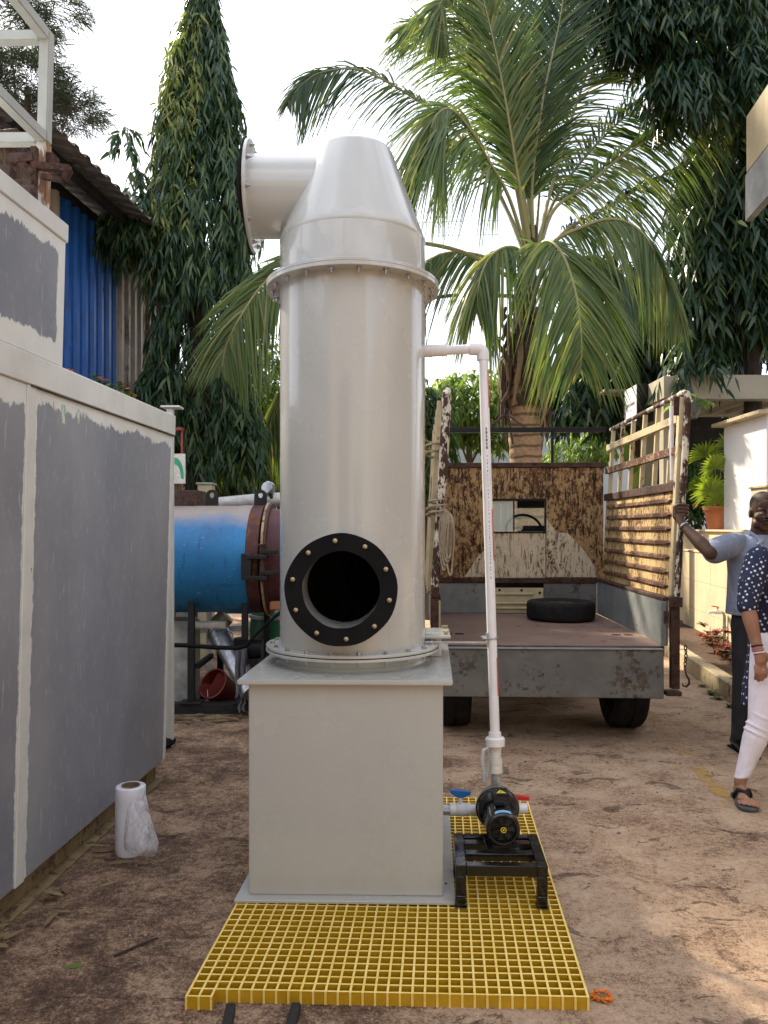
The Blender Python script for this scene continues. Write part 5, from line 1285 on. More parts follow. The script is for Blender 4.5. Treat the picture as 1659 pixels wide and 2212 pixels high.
# roof canopy at the upper right
cn = thing('building_canopy', 'tan and grey fascia corner of an overhanging roof canopy', 'canopy', (3.6, 5.0, 3.8))
cdv = Vector((.115, .993, 0)); cnv = Vector((.993, -.115, 0)); C0 = Vector((2.826, 6.0, 0))
def cnb(name, t0, t1, s0, s1, z0, z1, mat):
    b = MB(); P = [(t0, s0), (t1, s0), (t1, s1), (t0, s1)]; b.hexa([C0 + cdv * t + cnv * s_ + Vector((0, 0, z0)) for t, s_ in P] + [C0 + cdv * t + cnv * s_ + Vector((0, 0, z1)) for t, s_ in P]); b.build(name, mat, cn, bevel=.006)
cnb('fascia', -4.5, 0, 0, .06, 4.215, 4.66, simple('tan_cladding', (.30, .235, .125), (.22, .17, .09), scale=7, rough=.5, stretch=(1, 1, .2)))
cnb('lower_fascia', -4.5, .012, -.004, .05, 3.84, 4.21, simple('grey_flashing', (.17, .17, .165), (.11, .11, .105), scale=5, rough=.5))
cnb('roof_deck', -4.5, -.02, .062, 2.6, 4.3, 4.6, M['dark_steel'])
for k in range(5): cnb('soffit_joist', -.3 - k * .7, -.22 - k * .7, .064, 2.6, 4.08, 4.295, M['dark_steel'])
cnb('support_column', -3.9, -3.7, 2.1, 2.3, 0, 4.295, M['taupe'])
# pale blue-grey building far behind the truck
bl = thing('grey_building', 'pale blue grey factory wall far behind the truck', 'building', (3.0, 17, 0))
M['bluegrey'] = simple('blue_grey_plaster', (.52, .57, .62), (.46, .51, .56), scale=1.2, rough=.8)
b = MB(); b.box((2.4, 17.2, 1.95), (12, .4, 3.9)); b.build('wall', M['bluegrey'], bl)
b = MB(); b.hexa([(-3.7, 16.9, 3.905), (8.6, 16.9, 3.905), (8.6, 20, 4.6), (-3.7, 20, 4.6), (-3.7, 16.9, 3.96), (8.6, 16.9, 3.96), (8.6, 20, 4.66), (-3.7, 20, 4.66)]); b.build('roof', simple('pale_roof', (.5, .52, .54)), bl)
for k in range(7): b = MB(); b.box((-3.0 + k * 1.8, 16.985, 1.95), (.05, .03, 3.88)); b.build('wall_joint', simple('joint_grey', (.25, .28, .31)) if k == 0 else bpy.data.materials['joint_grey'], bl)

# ================================================================== foliage tools
RNG = np.random.default_rng(11)
def unit(a): return a / np.maximum(np.linalg.norm(a, axis=-1, keepdims=True), 1e-9)
def strips(B, Dv, S, L, W, droop, st=(0, .3, .65, 1), wd=(.2, 1, .72, 0), fold=0.0):
    """tapered leaf blades as vertex/face arrays"""
    N = len(B); K = len(st); cols = []
    for s_, w_ in zip(st, wd):
        c = B + Dv * (L * s_)[:, None]; c[:, 2] -= droop * L * s_ * s_
        if w_ == 0: cols.append(c)
        else:
            h = S * (W * w_ / 2)[:, None]; cols.append(c - h); cols.append(c + h)
    V_ = np.stack(cols, 1); nv = V_.shape[1]; base = (np.arange(N) * nv)[:, None]
    Fs = []
    for k in range(K - 1):
        a = 2 * k
        if wd[k + 1] == 0: Fs.append(base + np.array([[a, a + 1, a + 2]]))
        else: Fs.append(base + np.array([[a, a + 1, a + 3, a + 2]]))
    return V_.reshape(-1, 3), Fs
class Leaves:
    def __init__(s): s.V = []; s.F = []; s.n = 0
    def add(s, V_, Fs):
        s.V.append(V_); s.F += [f + s.n for f in Fs]; s.n += len(V_)
    def build(s, name, mat, parent, kind='stuff'):
        quads = [f for f in s.F if f.shape[1] == 4]; tris = [f for f in s.F if f.shape[1] == 3]
        Fq = []
        if quads: Fq.append(np.concatenate(quads))
        if tris: Fq.append(np.concatenate(tris))
        me = npmesh(name, np.concatenate(s.V), Fq, mat, ORG[parent] if parent is not None else Vector((0, 0, 0)))
        o = link(name, me, parent)
        if kind: o['kind'] = kind
        return o
def sprays(LV, B, O, Ls, n=13, leaf=(.13, .20), wid=.034, droop=.95, rise=.25, down=.55, side=.75, ldroop=.35):
    """drooping twigs carrying alternating lance leaves; B bases, O outward unit vectors, Ls lengths"""
    N = len(B)
    up = np.array([0, 0, 1.0])
    for k in range(n):
        t = (k + RNG.uniform(0, 1, N)) / n
        P = B + O * (Ls * t * .8)[:, None]; P[:, 2] += Ls * (rise * t - droop * t * t)
        T_ = O * .8; T_ = T_.copy(); T_[:, 2] += rise - 2 * droop * t; T_ = unit(T_)
        sd = unit(np.cross(T_, up) + RNG.normal(0, .25, (N, 3)))
        sg = 1 if k % 2 else -1
        Dv = unit(T_ * .55 + sd * sg * side * RNG.uniform(.6, 1.2, N)[:, None] + np.array([0, 0, -down]) + RNG.normal(0, .18, (N, 3)))
        S_ = unit(np.cross(Dv, T_) + RNG.normal(0, .35, (N, 3))); S_ = unit(np.cross(Dv, S_))
        L = RNG.uniform(leaf[0], leaf[1], N); W = L * RNG.uniform(.8, 1.2, N) * (wid / .17)
        LV.add(*strips(P, Dv, S_, L, W, np.full(N, ldroop)))
def clump_points(cl, n, back=.5, shell=.35):
    """random points in an ellipsoid clump given as (x, y, D, rx, ry[, rz m]) in photo units; returns base + outward"""
    x, y, D, rx, ry = cl[:5]; c = np.array(px(x, y, D)); sx = rx * D / FPX; sz = ry * D / FPX; sy = cl[5] if len(cl) > 5 else sx
    d = unit(RNG.normal(0, 1, (n, 3))); r = RNG.uniform(shell, 1, n) ** .6
    P = c + d * r[:, None] * np.array([sx, sy, sz])
    O = d.copy(); O[:, 2] = np.abs(O[:, 2]) * .25; O = unit(O + RNG.normal(0, .3, (n, 3)) * np.array([1, 1, .3]))
    return P, O
def limb(b, pts, r0, r1, n=8):
    k = len(pts); b.tube(pts, [r0 + (r1 - r0) * i / (k - 1) for i in range(k)], n=n)
M['bark'] = simple('dark_bark', (.060, .045, .036), (.035, .027, .022), scale=14, rough=.95, bump=.8, bscale=30, stretch=(1, 1, .3))
M['bark2'] = simple('grey_brown_bark', (.13, .10, .08), (.075, .058, .046), scale=12, rough=.95, bump=.8, bscale=25, stretch=(1, 1, .3))
M['ashoka'] = leafy('mast_tree_leaf', (.022, .056, .032), (.044, .096, .046), (.13, .17, .055), .30, .30)
M['ashoka_sunlit'] = leafy('sunlit_tint_mast_leaf', (.10, .15, .035), (.17, .21, .05), (.28, .27, .08), .42, .4)  # paler yellow copy of the leaf, standing in for sunlight
M['ashoka_d'] = leafy('mast_tree_leaf_dark', (.014, .038, .024), (.028, .066, .034), (.085, .12, .038), .26, .32)
M['bright'] = leafy('light_green_leaf', (.10, .18, .04), (.18, .27, .065), (.30, .36, .11), .5, .5)
M['mid'] = leafy('mid_green_leaf', (.030, .070, .022), (.055, .11, .030), (.11, .17, .045), .38, .45)
M['feather'] = leafy('grey_green_needle', (.040, .055, .045), (.060, .078, .060), (.09, .10, .075), .3, .6)
M['palm'] = leafy('palm_leaflet', (.060, .11, .034), (.12, .175, .05), (.27, .27, .10), .45, .30)
M['palm_d'] = leafy('palm_leaflet_dark', (.020, .048, .022), (.040, .080, .032), (.11, .14, .05), .36, .30)
M['rachis'] = simple('palm_rachis', (.19, .20, .07), (.26, .22, .09), scale=6, rough=.5)

# ---------------- mast tree (left)
D1 = 9.3
tb_ = [(-120, 438, 3), (-60, 438, 10), (0, 438, 22), (90, 437, 42), (200, 436, 60), (300, 437, 72), (364, 438, 78), (450, 432, 94), (509, 430, 100), (600, 452, 84), (700, 446, 92), (800, 428, 104), (900, 440, 100), (985, 470, 66)]
ty_ = np.array([q[0] for q in tb_], float); tcx = np.array([q[1] for q in tb_], float); thw = np.array([q[2] for q in tb_], float)
base1 = px(420, 1140, D1); base1.z = 0
mast = thing('mast_tree', 'tall narrow mast tree with hanging dark leaves beside the shed', 'tree', base1)
b = MB(); limb(b, [Vector((base1.x, D1, 0)), px(424, 1050, D1), px(418, 900, D1), px(424, 700, D1), px(432, 400, D1), px(437, 100, D1), px(438, -50, D1)], .16, .03, 12); tk = b.build('trunk', M['bark'], mast)
b = MB(); limb(b, [px(440, 1060, D1 + .1), px(446, 900, D1 + .15), px(440, 700, D1 + .1), px(470, 500, D1 + .1)], .10, .04, 10); b.build('second_stem', M['bark'], mast)
b = MB(); limb(b, [px(424, 720, D1), px(380, 600, D1 - .1), px(330, 500, D1 - .2), px(300, 400, D1 - .2), px(268, 275, D1 - .2)], .04, .006, 8); b.build('side_branch', M['bark'], mast)
LV = Leaves()
n = 1750
yy = np.concatenate([RNG.uniform(-90, 640, int(n * .8)), RNG.uniform(640, 985, int(n * .2))]); n = len(yy)
ph = RNG.uniform(0, 2 * np.pi, n); cx = np.interp(yy, ty_, tcx); hw = np.interp(yy, ty_, thw)
fr_ = np.sqrt(RNG.uniform(.12, 1, n)); fr_[yy > 660] = np.sqrt(RNG.uniform(.45, 1, (yy > 660).sum()))
rad = hw * fr_ * .86 * D1 / FPX
B = np.stack([(cx - CXP) * D1 / FPX + rad * np.cos(ph), D1 + rad * np.sin(ph), CAMH - (yy - HYP) * D1 / FPX], 1)
O = np.stack([np.cos(ph), np.sin(ph), np.full(n, .0)], 1)
sprays(LV, B, O, RNG.uniform(.25, .52, n) * np.clip((yy + 120) / 420, .3, 1), 16, (.09, .20), .029, droop=1.35, down=.9)
P, O = clump_points((288, 480, D1 - .25, 40, 60), 150); sprays(LV, P, O, RNG.uniform(.2, .35, len(P)), 10, (.12, .18), .04, droop=1.2)
for q in ((268, 285, 8), (275, 320, 10), (292, 380, 12), (305, 430, 18), (310, 470, 20)):
    P, O = clump_points((q[0], q[1], D1 - .2, 12, 14), q[2]); sprays(LV, P, O, RNG.uniform(.12, .25, len(P)), 5, (.12, .17), .045, droop=1.2)
P, O = clump_points((350, 860, D1 - .3, 34, 80), 70); sprays(LV, P, O, RNG.uniform(.2, .35, len(P)), 10, (.14, .22), .04, droop=1.1)
P, O = clump_points((505, 930, D1 - .2, 36, 80), 120); sprays(LV, P, O, RNG.uniform(.2, .35, len(P)), 10, (.14, .2), .04, droop=1.2)
LV.build('crown', M['ashoka'], mast)
LV = Leaves(); n = 260                                # sun on the left flank painted in as paler leaf colour
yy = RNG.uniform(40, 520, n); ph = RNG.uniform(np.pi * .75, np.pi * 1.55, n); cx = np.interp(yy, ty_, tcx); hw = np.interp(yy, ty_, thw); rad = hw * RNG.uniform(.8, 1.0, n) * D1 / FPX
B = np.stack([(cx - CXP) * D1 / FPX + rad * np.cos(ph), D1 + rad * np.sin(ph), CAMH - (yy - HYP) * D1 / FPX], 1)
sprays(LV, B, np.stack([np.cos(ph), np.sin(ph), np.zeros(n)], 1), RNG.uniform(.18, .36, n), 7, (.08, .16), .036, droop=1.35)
LV.build('sunlit_tint_leaves', M['ashoka_sunlit'], mast)

# ---------------- generic clump tree
def clump_tree(name, label, bx, D, r, clumps, mat, group=None, bark=None, leaf=(.13, .20), wid=.036, n=13, ls=(.22, .48), droop=1.15, **kw):
    base = px(bx, 1140, D); base.z = 0
    t_ = thing(name, label, 'tree', base, group)
    b = MB(); c0 = clumps[0]; top = px(c0[0], c0[1], c0[2])
    mid = Vector((base.x * .7 + top.x * .3, base.y, top.z * .5))
    limb(b, [base, Vector((base.x, base.y, .8)), mid, top], r, r * .35, 10); b.build('trunk', bark or M['bark2'], t_)
    for c in clumps[1:]:
        e = px(c[0], c[1], c[2]); b = MB(); s_ = mid.lerp(top, .4); limb(b, [s_, s_.lerp(e, .5) + Vector((0, 0, .15)), e], r * .2, r * .07, 7); b.build('limb', bark or M['bark2'], t_)
    LV = Leaves()
    for c in clumps:
        P, O = clump_points(c[:6] if len(c) > 6 else c[:5], c[-1]); sprays(LV, P, O, RNG.uniform(ls[0], ls[1], len(P)), n, leaf, wid, droop=droop, **kw)
    LV.build('crown', mat, t_)
    return t_
# clump: (x, y, D, rx, ry, nsprays)
clump_tree('mast_tree', 'dark mast tree with brown trunk standing beside the canopy fascia', 1628, 10.7, .19,
    [(1628, 100, 10.6, 95, 210, 560), (1592, 430, 10.4, 100, 190, 760), (1590, 640, 10.9, 110, 95, 420), (1545, 540, 10.4, 50, 110, 200), (1500, 760, 10.6, 26, 50, 40), (1660, -200, 10.8, 120, 160, 150)], M['ashoka_d'], bark=M['bark'], droop=1.25, leaf=(.16, .26), ls=(.28, .6))
clump_tree('mast_tree', 'dark leafy mast tree hanging over the top of the palm', 1790, 9.9, .2,
    [(1790, -60, 9.9, 150, 200, 150), (1635, 150, 9.2, 60, 75, 200), (1500, 30, 9.4, 110, 120, 330), (1395, 20, 9.2, 70, 90, 210), (1355, -60, 9.2, 60, 90, 110), (1468, 170, 9.2, 36, 80, 110), (1560, -150, 9.6, 160, 140, 180)], M['ashoka_d'], bark=M['bark'], droop=1.25)
clump_tree('shade_tree', 'broad dark shade tree between the palm and the pergola', 1395, 13.0, .22,
    [(1360, 760, 13, 125, 110, 520), (1275, 850, 12.8, 75, 60, 190), (1480, 720, 13, 130, 120, 360), (1330, 640, 13.2, 90, 90, 160), (1540, 950, 13.3, 90, 90, 160)], M['ashoka_d'], leaf=(.18, .28), wid=.045, ls=(.3, .6))
clump_tree('hedge_tree', 'dark narrow tree directly behind the left truck rails', 925, 12.2, .1,
    [(922, 960, 12.2, 30, 140, 170), (905, 880, 12.2, 30, 70, 80)], M['mid'], leaf=(.14, .22), wid=.03, ls=(.25, .5))
clump_tree('light_tree', 'light green leafy tree behind the truck headboard bar', 1020, 14.5, .12,
    [(1010, 880, 14.5, 80, 70, 300), (1075, 930, 14.5, 50, 50, 150), (960, 900, 14.3, 40, 80, 140), (1030, 840, 14.6, 60, 40, 110)], M['bright'], leaf=(.09, .15), wid=.055, ls=(.25, .5), droop=.7, n=12)
clump_tree('light_tree', 'small pale green tree in front of the grey factory wall', 1245, 15.5, .08,
    [(1240, 985, 15.5, 60, 40, 160), (1280, 960, 15.5, 40, 50, 120), (1180, 1010, 15.5, 40, 25, 60)], M['bright'], leaf=(.08, .13), wid=.05, ls=(.22, .4), droop=.6, n=12)
clump_tree('light_tree', 'sunlit green tree between the mast tree and the tower', 575, 11.5, .1,
    [(585, 850, 11.5, 50, 70, 170), (560, 930, 11.6, 70, 60, 190), (600, 770, 11.6, 40, 50, 70), (520, 1000, 11.8, 80, 50, 170)], M['bright'], leaf=(.08, .14), wid=.045, ls=(.22, .45), droop=.7)
clump_tree('hedge_tree', 'dense dark green shrub tree behind the drum machine gauge', 560, 12.6, .1,
    [(560, 1010, 12.6, 80, 70, 260), (480, 1030, 12.4, 70, 60, 220), (620, 960, 12.6, 60, 100, 200)], M['mid'], leaf=(.14, .22), wid=.035, ls=(.25, .5))
clump_tree('hedge_tree', 'dark green shrub filling the gap under the mast tree', 400, 13.5, .1,
    [(420, 960, 13.5, 90, 90, 260), (380, 860, 13.5, 60, 70, 120), (500, 850, 13.5, 70, 70, 140)], M['ashoka_d'], leaf=(.16, .24), wid=.04, ls=(.3, .5))
# feathery tree at the top left
clump_tree('feathery_tree', 'feathery grey green tree rising above the shed roof', 60, 14, .16,
    [(60, 190, 14, 75, 60, 260), (150, 240, 14, 45, 45, 150), (20, 60, 14, 80, 70, 260), (100, 20, 14, 60, 40, 90), (-60, 200, 14, 80, 90, 150)], M['feather'], leaf=(.16, .30), wid=.009, ls=(.3, .6), droop=.25, n=20, down=.05, side=.45, ldroop=.12)

# ---------------- coconut palm
DP = 9.2
pb1 = px(1145, 1140, DP); pb1.z = 0
palm = thing('coconut_palm', 'coconut palm with arching fronds rising behind the truck bed', 'palm tree', pb1)
def trunk_mat():
    T = NT('palm_trunk'); w_ = T.n('ShaderNodeTexWave', wave_type='BANDS', bands_direction='Z', Scale=2.6, Distortion=3.0, Detail=3.0)
    T.t.links.new(T.co(), w_.inputs['Vector'])
    c = T.mix(T.ramp(w_.outputs['Fac'], [(.05, 0), (.25, 1)]), (.10, .058, .034), (.32, .205, .12)); c = T.mix(T.ramp(T.noise(20, 6, .7), [(.45, 0), (.7, .8)]), c, (.15, .09, .055)); T.base(c); T.rough(.9); T.bump(T.math('ADD', w_.outputs['Fac'], T.noise(30, 5, .7)), .6, .02); return T.mat
b = MB(); pts = []; rr = []
for i in range(40):
    f = i / 39; p = Vector((pb1.x, DP, 0)).lerp(px(1130, 745, DP), f); pts.append(p + Vector((.02 * math.sin(f * 5), 0, 0))); rr.append((.215 - .035 * f) * (1 + (.03 if i % 2 else -.02)) + (.04 * (f - .8) / .2 if f > .8 else 0))
b.tube(pts, rr, n=20); b.build('trunk', trunk_mat(), palm)
M['fibre'] = simple('brown_palm_fibre', (.085, .055, .036), (.040, .027, .019), scale=20, rough=.95, bump=.8, stretch=(1, 1, .2))
b = MB(); limb(b, [px(1137, 880, DP), px(1131, 800, DP), px(1129, 740, DP), px(1135, 660, DP), px(1142, 560, DP), px(1148, 490, DP)], .215, .07, 16); b.build('crown_shaft', M['fibre'], palm)
rnd = random.Random(3)
for k in range(70):
    a = rnd.uniform(math.pi * .9, math.pi * 2.1); y0 = rnd.uniform(660, 850); L = rnd.uniform(.3, .85)
    c = px(1131, y0, DP); o_ = Vector((math.cos(a), math.sin(a), 0)); r0 = .21; b = MB()
    p = [c + o_ * r0, c + o_ * (r0 + .06) + Vector((0, 0, -L * .25)), c + o_ * (r0 + .05) + Vector((rnd.uniform(-.05, .05), 0, -L * .6)), c + o_ * (r0 + .03) + Vector((rnd.uniform(-.1, .1), 0, -L))]
    b.tube(p, [.022, .016, .010, .003] if k % 3 else [.035, .045, .03, .008], n=5); b.build('dry_sheath', M['fibre'] if k % 2 else M['card'], palm)
for q, r_ in (([(1115, 640), (1085, 735), (1060, 715), (1036, 700)], .03), ([(1110, 790), (1094, 772), (1078, 745), (1060, 690)], .04), ([(1098, 850), (1085, 870), (1098, 905), (1108, 960)], .035), ([(1180, 760), (1190, 830), (1188, 900)], .04)):
    b = MB(); limb(b, [px(x, y, DP - .25) for x, y in q], r_, .012, 7); b.build('dead_stalk', M['fibre'], palm)

def bez(ctrl, n):
    """Catmull-Rom through control points -> n points"""
    C = [Vector(c) for c in ctrl]; C = [C[0] * 2 - C[1]] + C + [C[-1] * 2 - C[-2]]; m = len(C) - 3; out = []
    for i in range(n):
        u = i / (n - 1) * m; k = min(int(u), m - 1); f = u - k
        p0, p1, p2, p3 = C[k:k + 4]
        out.append(.5 * ((2 * p1) + (p2 - p0) * f + (2 * p0 - 5 * p1 + 4 * p2 - p3) * f * f + (3 * p1 - p0 - 3 * p2 + p3) * f ** 3))
    return out
def frond(ctrl, lmax=.85, hang=.6, pairs=85, norm=(0, -1, 0), mat='palm', start=.16, spread=.75, wid=.028, rw=.026, jit=.09, vee=.0):
    """ctrl: (x, y, D) in photo units from base to tip"""
    pairs = int(pairs * 1.35); pts = bez([px(*c) for c in ctrl], 48)
    b = MB(); b.tube(pts, [rw * (1 - .85 * i / 47) for i in range(48)], n=6); fo = b.build('frond', M['rachis'], palm)
    P = np.array([tuple(p) for p in pts]); nrm = np.array(norm, float)
    LV = Leaves()
    for sg in (-1, 1):
        t = np.linspace(start, .995, pairs) + RNG.uniform(-.004, .004, pairs); t = np.clip(t, 0, .998)
        u = t * 47; k = np.floor(u).astype(int); f = (u - k)[:, None]; k2 = np.minimum(k + 1, 47)
        B = P[k] * (1 - f) + P[k2] * f; T_ = unit(P[np.minimum(k + 2, 47)] - P[np.maximum(k - 1, 0)])
        S_ = unit(np.cross(T_, nrm)) * sg
        lp = lmax * np.clip(np.sin(np.pi * np.clip((t - start) / (1 - start) * .82 + .16, 0, 1)), .1, 1) * RNG.uniform(.88, 1.06, pairs)
        Dv = unit(T_ * (.55 + .35 * t[:, None]) + S_ * spread - nrm * -vee + RNG.normal(0, jit, (pairs, 3)))
        Dv[:, 2] -= hang * .45; Dv = unit(Dv)
        W = np.full(pairs, wid) * RNG.uniform(.85, 1.15, pairs)
        SS = unit(np.cross(Dv, nrm + RNG.normal(0, .35, (pairs, 3))))
        LV.add(*strips(B, Dv, SS, lp, W, np.full(pairs, hang) * RNG.uniform(.75, 1.25, pairs), (0, .18, .42, .68, 1), (.45, 1, .85, .55, 0)))
    LV.build('leaflets', M[mat], fo)
# upright centre fronds
frond([(1150, 560, 9.2), (1128, 400, 9.0), (1104, 250, 8.8), (1080, 60, 8.7), (1068, -80, 8.7), (1062, -200, 8.8)], 1.0, .10, 110, (.15, -1, .0), 'palm_d', .2, .55)
frond([(1152, 550, 9.3), (1140, 400, 9.5), (1144, 220, 9.6), (1156, 40, 9.6), (1162, -160, 9.6)], 1.0, .12, 110, (-.1, -1, 0), 'palm_d', .2, .6)
frond([(1155, 550, 9.3), (1168, 380, 9.8), (1196, 190, 10), (1240, 30, 10), (1275, -90, 10)], 1.0, .2, 100, (0, -1, 0), 'palm_d', .2, .65)
frond([(1160, 540, 9.3), (1190, 410, 9.4), (1240, 240, 9.5), (1285, 110, 9.5), (1316, 10, 9.5), (1335, -70, 9.6)], .95, .35, 95, (0, -1, .1), 'palm', .2, .7)
frond([(1148, 555, 9.1), (1118, 380, 8.8), (1092, 220, 8.6), (1066, 90, 8.5), (1030, -60, 8.5)], .95, .2, 110, (.3, -1, .1), 'palm', .2, .55)
frond([(1153, 555, 9.2), (1150, 400, 9.0), (1172, 220, 8.9), (1206, 60, 8.9), (1230, -90, 8.9)], .95, .15, 110, (-.3, -1, 0), 'palm_d', .2, .55)
# left side arches
frond([(1140, 540, 9.2), (1105, 350, 9.0), (1078, 255, 8.9), (1040, 150, 8.8), (1000, 55, 8.7), (968, 2, 8.6), (946, 22, 8.5), (950, 120, 8.5)], .85, .75, 95, (.2, -1, .2), 'palm', .2, .6)
frond([(1142, 560, 9.1), (1100, 428, 8.7), (1060, 355, 8.4), (1020, 286, 8.2), (984, 243, 8.1), (958, 236, 8.0), (936, 262, 7.9), (918, 330, 7.9)], 1.05, 1.0, 110, (.1, -.8, .6), 'palm', .18, .55)
frond([(1138, 540, 9.5), (1060, 390, 9.9), (970, 270, 10.2), (880, 203, 10.4), (780, 152, 10.5), (700, 155, 10.5), (655, 180, 10.5), (620, 222, 10.5)], .85, .7, 100, (0, -1, .3), 'palm_d', .3, .6)
frond([(1138, 560, 9.5), (1080, 420, 9.8), (1020, 330, 10), (960, 300, 10.2), (900, 330, 10.3), (870, 400, 10.3)], .9, .9, 90, (0, -.8, .5), 'palm_d', .25, .55)
# right arches
frond([(1160, 560, 9.3), (1195, 455, 9.4), (1266, 402, 9.5), (1334, 345, 9.6), (1402, 300, 9.6), (1470, 266, 9.7), (1525, 250, 9.7), (1590, 250, 9.7)], .9, .75, 105, (0, -1, .2), 'palm', .18, .55)
frond([(1162, 570, 9.4), (1220, 500, 9.6), (1300, 455, 9.8), (1380, 408, 9.9), (1470, 360, 10), (1540, 335, 10)], .9, .85, 95, (0, -1, .3), 'palm_d', .2, .55)
frond([(1160, 580, 9.1), (1200, 520, 8.9), (1260, 490, 8.8), (1310, 474, 8.7), (1355, 480, 8.7), (1395, 512, 8.6), (1432, 580, 8.6), (1462, 650, 8.6), (1480, 710, 8.6)], .66, 1.1, 115, (-.3, -.7, .7), 'palm', .15, .5)
frond([(1160, 600, 9.3), (1220, 560, 9.6), (1300, 560, 9.8), (1350, 600, 9.9), (1385, 660, 10)], .62, 1.1, 95, (0, -.7, .7), 'palm_d', .15, .5)
# drooping front fronds
frond([(1150, 600, 8.9), (1165, 535, 8.5), (1190, 522, 8.2), (1220, 560, 8.0), (1245, 640, 7.9), (1256, 730, 7.85), (1254, 800, 7.85)], 1.05, .55, 100, (.15, -.9, .35), 'palm', .15, .85)
frond([(1146, 600, 8.9), (1125, 545, 8.5), (1090, 535, 8.2), (1055, 560, 8.1), (1035, 610, 8.0), (1030, 670, 8.0)], .75, 1.0, 80, (0, -.8, .6), 'palm', .18, .55)
frond([(1140, 610, 9.3), (1060, 560, 9.5), (990, 545, 9.6), (940, 555, 9.7), (905, 590, 9.7), (890, 650, 9.7)], .85, 1.0, 90, (0, -.8, .5), 'palm', .2, .55)
frond([(1135, 620, 9.1), (1000, 545, 8.8), (850, 520, 8.5), (720, 535, 8.2), (640, 562, 8.0), (570, 612, 7.9), (520, 683, 7.8), (490, 742, 7.8), (478, 800, 7.8)], .78, .6, 120, (.35, -.9, .25), 'palm', .3, .7, wid=.024)
frond([(1135, 640, 9.4), (960, 640, 9.6), (800, 680, 9.7), (690, 750, 9.8), (620, 830, 9.8), (588, 900, 9.8), (572, 960, 9.8)], .7, 1.1, 90, (0, -1, .2), 'palm', .3, .5)
frond([(1150, 640, 9.5), (1200, 600, 9.9), (1260, 620, 10.2), (1310, 690, 10.4)], .8, 1.1, 70, (0, -.8, .5), 'palm_d', .15, .55)

frond([(1145, 550, 9.3), (1098, 340, 9.5), (1030, 190, 9.8), (970, 100, 10), (905, 50, 10.2), (860, 70, 10.2)], .95, .55, 95, (0, -1, .2), 'palm', .25, .65)
frond([(1146, 550, 9.4), (1120, 330, 9.9), (1090, 160, 10.2), (1030, -20, 10.4), (980, -120, 10.5)], .95, .35, 95, (0, -1, .1), 'palm', .22, .65)
frond([(1152, 545, 9.3), (1205, 420, 9.7), (1290, 310, 10), (1380, 230, 10.2), (1460, 200, 10.3)], .9, .5, 90, (0, -1, .2), 'palm_d', .22, .6)

# thin overhead wires
for k, (ya, yb, D) in enumerate(((486, 478, 30), (516, 508, 30))):
    b = MB(); b.tube([px(-200, ya + 30, D), px(500, ya + 8, D), px(1000, yb, D), px(1900, yb - 20, D)], .008, n=5); o = b.build('overhead_wire', M['dark_steel'], loc=px(900, ya, D)); tag(o, ('upper' if k == 0 else 'lower') + ' of two thin overhead wires crossing the sky', 'wire')

# ---------------- small plants
M['coleus'] = leafy('red_coleus_leaf', (.16, .025, .025), (.30, .055, .045), (.34, .20, .10), .3, .45)
M['coleus_g'] = leafy('brownish_green_leaf', (.06, .055, .025), (.10, .075, .035), (.22, .06, .05), .3, .45)
M['agave'] = leafy('agave_leaf', (.035, .075, .035), (.06, .11, .05), (.09, .14, .06), .2, .45)
def rosette(LV, c, n, L, wid, up=(.2, 1.0), droop=.35):
    a = RNG.uniform(0, 2 * np.pi, n); e = RNG.uniform(up[0], up[1], n)
    Dv = unit(np.stack([np.cos(a), np.sin(a), e], 1)); S_ = np.stack([-np.sin(a), np.cos(a), np.zeros(n)], 1)
    LV.add(*strips(np.tile(np.array(c), (n, 1)) + RNG.normal(0, L * .08, (n, 3)), Dv, S_, RNG.uniform(.7, 1.1, n) * L, np.full(n, wid), np.full(n, droop), (0, .25, .6, 1), (.35, 1, .8, 0)))
k = 0
CLAB = ['bushy red coleus plant beside the truck chain', 'tall pink red coleus plant against the tiled wall', 'low brownish coleus plant in the bed behind the kerb']
for i in range(16):
    t_ = -1.6 + i * .30 + random.uniform(-.06, .06); s_ = random.choice((.26, .38, .52)); c = kp(t_, s_, .122)
    kind = 0 if i % 3 else 1
    pl_ = thing('coleus_plant', 'low red leaved coleus plant in the bed behind the kerb' if kind == 0 else 'brownish green coleus plant in the bed behind the kerb', 'plant', c, 'red coleus plants in the bed' if kind == 0 else 'brownish coleus plants in the bed')
    LV = Leaves()
    for j in range(7):
        cc = c + Vector((random.uniform(-.11, .11), random.uniform(-.11, .11), random.uniform(.05, .22))); rosette(LV, cc, 10, .10, .055, (-.1, .7), .4)
    LV.build('foliage', M['coleus'] if kind == 0 else M['coleus_g'], pl_)
    b = MB()
    for j in range(3): limb(b, [c, c + Vector((random.uniform(-.08, .08), random.uniform(-.08, .08), .2))], .006, .003, 5)
    b.build('stems', M['bark2'], pl_)['kind'] = 'stuff'
for (t_, s_, L, lab) in ((.42, .30, .26, 'spiky green agave plant in the bed behind the kerb'),):
    c = kp(t_, s_, .12); ag = thing('agave_plant', lab, 'plant', c); LV = Leaves(); rosette(LV, c, 18, L, .05, (.9, 2.6), .1); LV.build('leaves', M['agave'], ag)
for i, (t_, s_) in enumerate(((.62, -.07), (.78, -.06), (.30, -.05), (-.2, -.05), (1.1, -.05))):
    c = kp(t_, s_, 0); wd_ = thing('weed', 'small green weed growing at the foot of the kerb', 'weed', c, 'weeds along the kerb'); LV = Leaves(); rosette(LV, c + Vector((0, 0, .005)), 14, .10 if i < 2 else .06, .022, (.1, 1.3), .4); LV.build('leaves', M['mid'], wd_)
